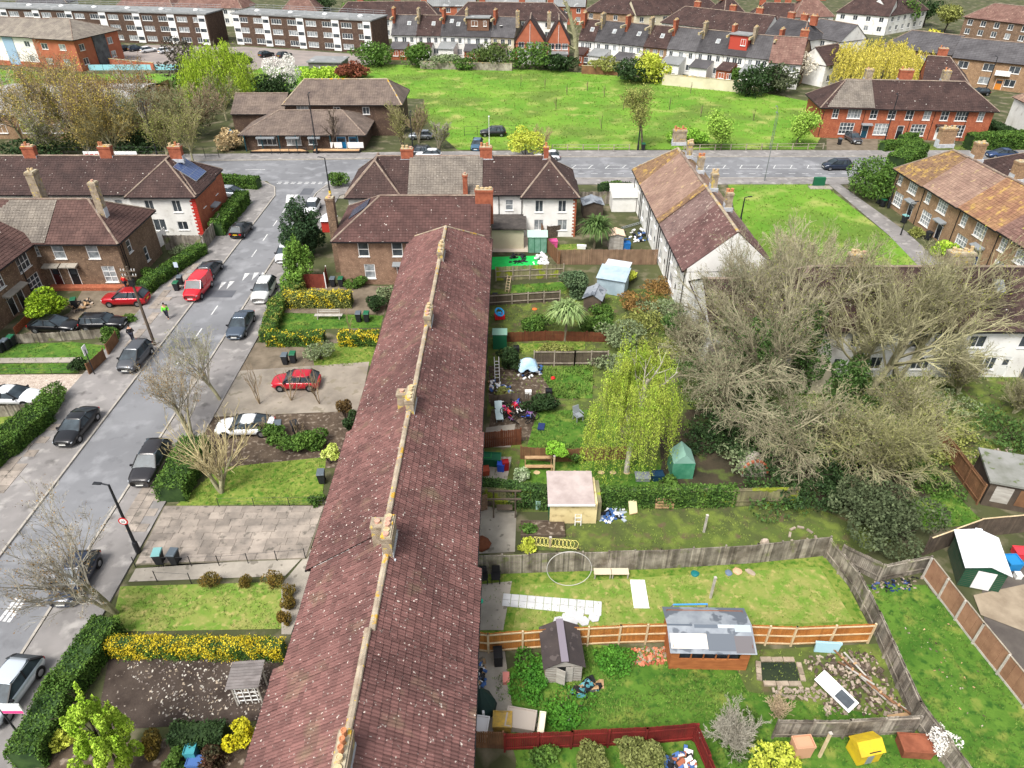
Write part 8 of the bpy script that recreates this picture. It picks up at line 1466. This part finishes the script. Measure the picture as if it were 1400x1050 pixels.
# patio junk
for x, y, w_, d_, h, m_, lab in [(671, 634, 1.4, .8, .75, mBING, 'teal green storage box on the cluttered patio'), (685, 643, .5, .5, .7, MATS['bike_blue'], 'blue barrel on the cluttered patio'), (691, 642, .45, .45, .8, M('dark_red', (140, 24, 30), rough=.6), 'dark red bin on the cluttered patio'), (662, 648, .7, .6, .5, M('brick_box', (176, 84, 60), rough=.8), 'terracotta box on the cluttered patio'), (666, 632, .6, .6, .7, M('leaf_green', (40, 150, 70), rough=.6), 'bright green tub on the cluttered patio'), (655, 1003, .9, .9, .85, mFRAME, 'old white washing machine at the bottom patio'), (687, 992, .9, .8, .6, M('ochre_bed', (196, 160, 70), (150, 130, 80), 4, .9), 'ochre filled box at the bottom patio'), (712, 990, 1.4, 1.0, .55, M('grey_table', (166, 156, 146), rough=.8), 'grey table by the bottom red fence'), (681, 905, .45, .7, .9, mBLACK, 'black and white pram like trolley by the orange fence'), (692, 930, .35, .6, .3, M('pale_red', (206, 130, 120), rough=.7), 'pink toy box on the bottom patio'), (706, 482, .5, .5, .6, mBLACK, 'black tub near the cupboard'), (750, 541, .5, .5, .6, mBLACK, 'black water butt in the wild garden'), (740, 585, .5, .8, .15, M('navy_mat', (36, 52, 96), rough=.8), 'navy mat beside the bicycle heap'), (722, 545, .5, .3, .8, mFRAME, 'white stool beside the wild garden path'), (1228, 980, 1.2, .2, .1, mWOOD, 'loose plank at the foot of the leaning fence'), (745, 640, .1, .1, .3, mWOOD, 'small peg in the dark lawn'), (878, 655, 1.0, .7, .35, mGREY, 'grey crate under the birch'), (898, 655, .8, .6, .55, M('deep_blue_box', (28, 60, 84), rough=.5), 'deep blue box under the birch'), (740, 1000, .3, 1.0, .9, M('cream_ply', (226, 214, 190), rough=.8), 'cream plywood offcut by the grey table'), (1380, 775, .8, .8, .7, M('sky_blue', (40, 130, 190), rough=.5), 'blue box in the right yard'), (1392, 760, .7, .7, .5, M('cherry', (210, 60, 70), rough=.6), 'red and white crate in the right yard'), (1390, 790, .35, .35, .35, mFRAME, 'white flower pot in the right yard'), (1247, 1026, 1.4, .9, .7, M('terracotta_crate', (150, 90, 66), (122, 70, 50), 2, .9), 'terracotta coloured hutch by the white blossom'), (1092, 1030, .9, .6, 1.1, M('salmon_hutch', (196, 150, 120), rough=.9), 'small salmon hutch against the grey slatted fence'), (745, 357, .5, .5, .5, mFRAME, 'white tub at the fence corner of the turf patio'), (756, 338, .9, .8, .9, M('pink_play', (220, 90, 150), rough=.6), 'pink toy playhouse behind the long brown fence'), (856, 340, .8, .8, .8, M('blue_barrel', (40, 110, 180), rough=.5), 'blue barrel beside the small white shed'), (1128, 892, 1.3, .1, .9, M('sky_sheet', (176, 214, 226), rough=.4), 'pale blue sheet leaning on the orange fence'), (795, 340, 1.0, .5, .4, mFRAME, 'white bench in the palm garden'), (265, 1035, .5, .5, .8, M('teal_can', (70, 150, 160), rough=.5), 'teal watering can by the camellia'), (270, 1046, .8, .5, .4, MATS['blue_bag'], 'blue crate at the bottom edge'), (668, 690, .4, .4, .5, mFDK, 'small stool on the upper patio'), (735, 695, .3, .3, .8, M('pale_mint', (170, 206, 196), rough=.5), 'mint coloured can beside the cream store')]:
    q = g(x, y); o = thing('garden_clutter', lab, 'garden clutter', (q.x, q.y, .05), rn(-.2, .2), 'loose garden clutter'); b_ = B().add([(-w_/2, -d_/2, 0), (w_/2, -d_/2, 0), (w_/2, d_/2, 0), (-w_/2, d_/2, 0), (-w_*.53, -d_*.53, h*.9), (w_*.53, -d_*.53, h*.9), (w_*.53, d_*.53, h*.9), (-w_*.53, d_*.53, h*.9)], [(3, 2, 1, 0), (4, 5, 6, 7), (0, 1, 5, 4), (1, 2, 6, 5), (2, 3, 7, 6), (3, 0, 4, 7)]); part(o, 'body', b_, m_)
    if h > .3: part(o, 'rim', B().box(-w_*.56, w_*.56, -d_*.56, -d_*.5, h*.85, h).box(-w_*.56, w_*.56, d_*.5, d_*.56, h*.85, h).box(-w_*.56, -w_*.5, -d_*.5, d_*.5, h*.85, h).box(w_*.5, w_*.56, -d_*.5, d_*.5, h*.85, h), m_)
# white door lying on the rubble
q = g(1122, 925, .4); o = thing('old_door', 'white glazed door lying across the rubble heap', 'door', (q.x, q.y, .42), -.95); part(o, 'leaf', B().box(-.1, 2.1, -.42, .42, 0, .05), mFRAME); part(o, 'pane', B().box(1.1, 1.95, -.3, .3, .051, .058), mPANE); o.rotation_euler = (.2, .12, -.95)
for i in range(9): q = g(1150+i*9+rn(-8, 8), 905+i*8); o = thing('loose_plank', ['longest', 'second', 'third', 'fourth', 'fifth', 'sixth', 'seventh', 'eighth', 'lowest'][i]+' loose plank on the rubble heap from the top', 'plank', (q.x, q.y, .25+rn(0, .2)), rn(-1.3, -.6), 'loose planks on the rubble'); part(o, 'plank', B().box(-.8, .8, -.05, .05, 0, .035), mSHW if i % 2 else mFBR); part(o, 'batten', B().box(-.05, .05, -.1, .1, .04, .08), mWOOD)
# green turf, parasol, loungers, ride-on toy, playhouse
o = sheet('artificial_turf', W((673, 352), (738, 350), (735, 368), (672, 369)), .06, M('bright_artificial_turf', (40, 196, 90), (30, 180, 80), 2, .9))
q = g(657, 968); o = thing('folded_parasol', 'dark green covered parasol leaning at the brick back wall', 'parasol', (q.x, q.y, .05), .2); part(o, 'cover', B().lathe([(.9, .1), (.8, .5), (.35, 1.3), (.06, 1.8)], 8), M('dark_green_cover', (30, 52, 48), rough=.7)); part(o, 'strap', B().box(-.02, .1, -.85, -.7, .1, .9), mFRAME); part(o, 'pole', B().tube((0, 0, 0), (0, 0, 2.0), .03, n=6), mGREY)
q = g(688, 585); o = thing('sun_lounger', 'pale blue sun lounger beside the bicycle heap', 'lounger', (q.x-.3, q.y+.8, .05), .1); part(o, 'seat', B().box(-.3, .3, -.2, .9, .3, .36), M('pale_aqua', (196, 216, 218), rough=.6)); t = part(o, 'backrest', B().box(-.3, .3, 0, .9, 0, .06), MATS['pale_aqua']); t.location = (0, .9, .32); t.rotation_euler = (.8, 0, 0)
for x in (-.25, .25):
    for y in (-.1, .8): part(o, 'leg', B().box(x-.03, x+.03, y-.03, y+.03, 0, .3), mGREY)
q = g(683, 436); o = thing('ride_on_toy', 'blue and red ride-on toy by the terrace back wall', 'toy', (q.x, q.y, .05), .2); part(o, 'base', B().box(-.5, .5, -.35, .35, .05, .45), M('toy_red', (206, 36, 44), rough=.5)); t = part(o, 'frame', torus(.45, .09, 14, 6), M('toy_blue', (50, 160, 224), rough=.5)); t.location = (0, 0, .75); t.rotation_euler = (.5, .4, 0); part(o, 'seat', B().box(-.2, .2, -.15, .15, .5, .7), MATS['toy_blue'])
q = g(1190, 1048); o = thing('toy_house', 'yellow and grey plastic toy house by the slatted fence', 'toy', (q.x-.7, q.y, .05), .2); mTY = M('toy_yellow', (214, 184, 40), (190, 160, 46), 2, .6); o.scale = (.8,)*3; part(o, 'wall', B().box(0, 1.5, 0, 1.2, 0, 1.2), mTY); part(o, 'roof', B().add([(-.1, -.1, 1.2), (1.6, -.1, 1.2), (1.6, .6, 1.7), (-.1, .6, 1.7), (1.6, 1.3, 1.2), (-.1, 1.3, 1.2)], [(0, 1, 2, 3), (3, 2, 4, 5), (1, 4, 2), (0, 3, 5)]), mTY); part(o, 'slide', B().box(.5, 1.3, -.02, .5, 1.28, 1.3), mBLACK); part(o, 'door', B().box(.5, .95, -.03, -.005, .05, .9), mGREY); part(o, 'side_panel', B().box(1.51, 1.55, .1, 1.0, .1, .9), mGREY)
q = g(722, 512); o = thing('blue_tarpaulin', 'pale blue tarpaulin draped over garden junk', 'tarpaulin', (q.x, q.y, .05)); b_ = B(); n = 8; hz = [[1.0+.6*math.exp(-((i-4)**2+(j-4)**2)/10.)-.9*(abs(i-4) == 4 or abs(j-4) == 4)*rn(.3, .9)+rn(-.08, .08) for j in range(n+1)] for i in range(n+1)]
b_.add([(-.9+i*.22, -.5+j*.17, hz[i][j]) for i in range(n+1) for j in range(n+1)], [(i*9+j, (i+1)*9+j, (i+1)*9+j+1, i*9+j+1) for i in range(n) for j in range(n)]); part(o, 'sheet', b_, M('tarp_blue', (150, 186, 214), (186, 206, 222), 2, .5), smooth=True)
# ---- garden plants
def cordyline(label, x, y, h, r, n, mat, wid=.07):
    q = g(x, y); o = thing('cabbage_palm', label, 'palm', (q.x, q.y, 0)); part(o, 'trunk', B().tube((0, 0, 0), (.1, 0, h*.5), .16, .12, 7).tube((.1, 0, h*.5), (-.4, .1, h*.75), .1, .07, 6).tube((.1, 0, h*.5), (.5, -.1, h*.78), .1, .07, 6), mBARK); V = []; Fc = []
    for hx, hy, hz in ((-.4, .1, h*.75), (.5, -.1, h*.78), (.1, .1, h*.8)):
        for k in range(n):
            d = unit(RNG.normal(size=3)); d[2] = abs(d[2])*.9-.25; d = unit(d); sd_ = unit(np.cross(d, [0, 0, 1.])); L = r*RNG.uniform(.7, 1.1); p0 = np.array([hx, hy, hz]); p1 = p0+d*L*.6+[0, 0, .1]; p2 = p0+d*L+[0, 0, -.3*L]
            i = len(V); V += [p0-sd_*wid*.5, p0+sd_*wid*.5, p1+sd_*wid, p1-sd_*wid, p2]; V.append(p2); Fc += [[i, i+1, i+2, i+3], [i+3, i+2, i+4, i+5]]
    ob('fronds', npmesh('fronds', np.array(V), np.array(Fc), mat), o)
cordyline('cabbage palm with sword leaves in the middle garden', 772, 466, 4.2, 1.7, 170, fol('palm_grey', (116, 142, 84), (146, 164, 108), .3)); cordyline('dark feathery palm behind the long brown fence', 812, 340, 3.6, 2.2, 90, fol('palm_dark', (66, 92, 46), (92, 116, 62), .3), .1)
bush('big grey green shrub left of the metal shed', *A(785, 402), 1.9, 3.0, 5200, .11, fol('photinia', (74, 96, 66), (98, 118, 82))); bush('dark rounded shrub near the blue tarpaulin', *A(697, 505), 1.3, 2.2, 2800, .1, fDARK); bush('dark green shrub above the bicycle heap', *A(735, 562), 1.8, 1.4, 3000, .1, fDARK, ry=1.0); bush('mixed green shrub below the cabbage palm left', *A(735, 455), 1.9, 1.8, 3000, .11, fHEDGE); bush('olive shrub right of the cabbage palm', *A(815, 450), 1.8, 2.2, 3000, .11, fGREEN); bush('brambly shrub in front of the palm bed', *A(755, 488), 1.8, 1.2, 2200, .1, fOLIVE); bush('yellow green shrub beside the metal shed', *A(852, 385), 1.3, 1.5, 1500, .11, fYG)
leafy('small round headed tree by the plant staging', *A(757, 640), 2.4, .85, 2600, .08, fol('robinia', (120, 172, 50), (146, 190, 70), .25), 'small_tree', base=.55, tr=.05, nl=8); bush('leafy shrub beside the small round headed tree', *A(787, 628), .9, 1.3, 1800, .09, fGREEN); bush('white flowered bush on the cluttered patio', *A(713, 655), .7, 1.1, 1500, .07, fol('white_flower', (196, 206, 176), (130, 160, 100), .3)); bush('spiky plant beside the ivy fence', *A(912, 664), .8, .7, 500, .14, fGREEN); bush('lush weeds along the orange fence and shed', *A(722, 925), 1.2, .6, 2500, .08, fol('weeds', (58, 110, 34), (84, 136, 44), .3), ry=1.8); bush('nettle clump right of the grey shed', *A(838, 905), 1.3, .5, 1800, .08, fol('weeds', (0, 0, 0), (0, 0, 0))); bush('weed clump below the black sacks', *A(780, 968), 1.6, .4, 1800, .08, fol('weeds', (0, 0, 0), (0, 0, 0)))
bush('olive conifer at the bottom edge, left one', *A(808, 1052), 1.0, 1.3, 3500, .07, fol('olive_conifer', (108, 116, 62), (132, 138, 82), .25)); bush('larger olive conifer at the bottom edge, right one', *A(872, 1048), 1.4, 1.5, 5200, .07, fol('olive_conifer', (0, 0, 0), (0, 0, 0))); bush('fresh green shrub at the bottom edge by the red fence', *A(745, 1045), .9, .9, 1600, .08, fGREEN)
big(1000, 1020, 320, 3.4, 'tangled bare brambles at the bottom right of the red fence', (8, 7, 6, 3), mTWIG, stems=7, r0=.05, minr=.008); bush('green growth inside the tangled brambles', *A(1015, 1010), 1.4, 1.0, 2000, .09, fGREEN); bush('second green growth at the bottom edge', *A(1050, 1045), 1.4, .9, 1800, .09, fYG); leafy('white blossom bush by the leaning fence', *A(1278, 1025), 1.9, .75, 1500, .06, fWHITE, 'blossom_bush', base=.1, tr=.04); big(1060, 975, 321, 1.6, 'dry stalks below the pond', (7, 6, 4), M('dry_stalk', (190, 170, 140), (166, 146, 120), .5, .95, isl=.2), stems=8, r0=.03, minr=.008)
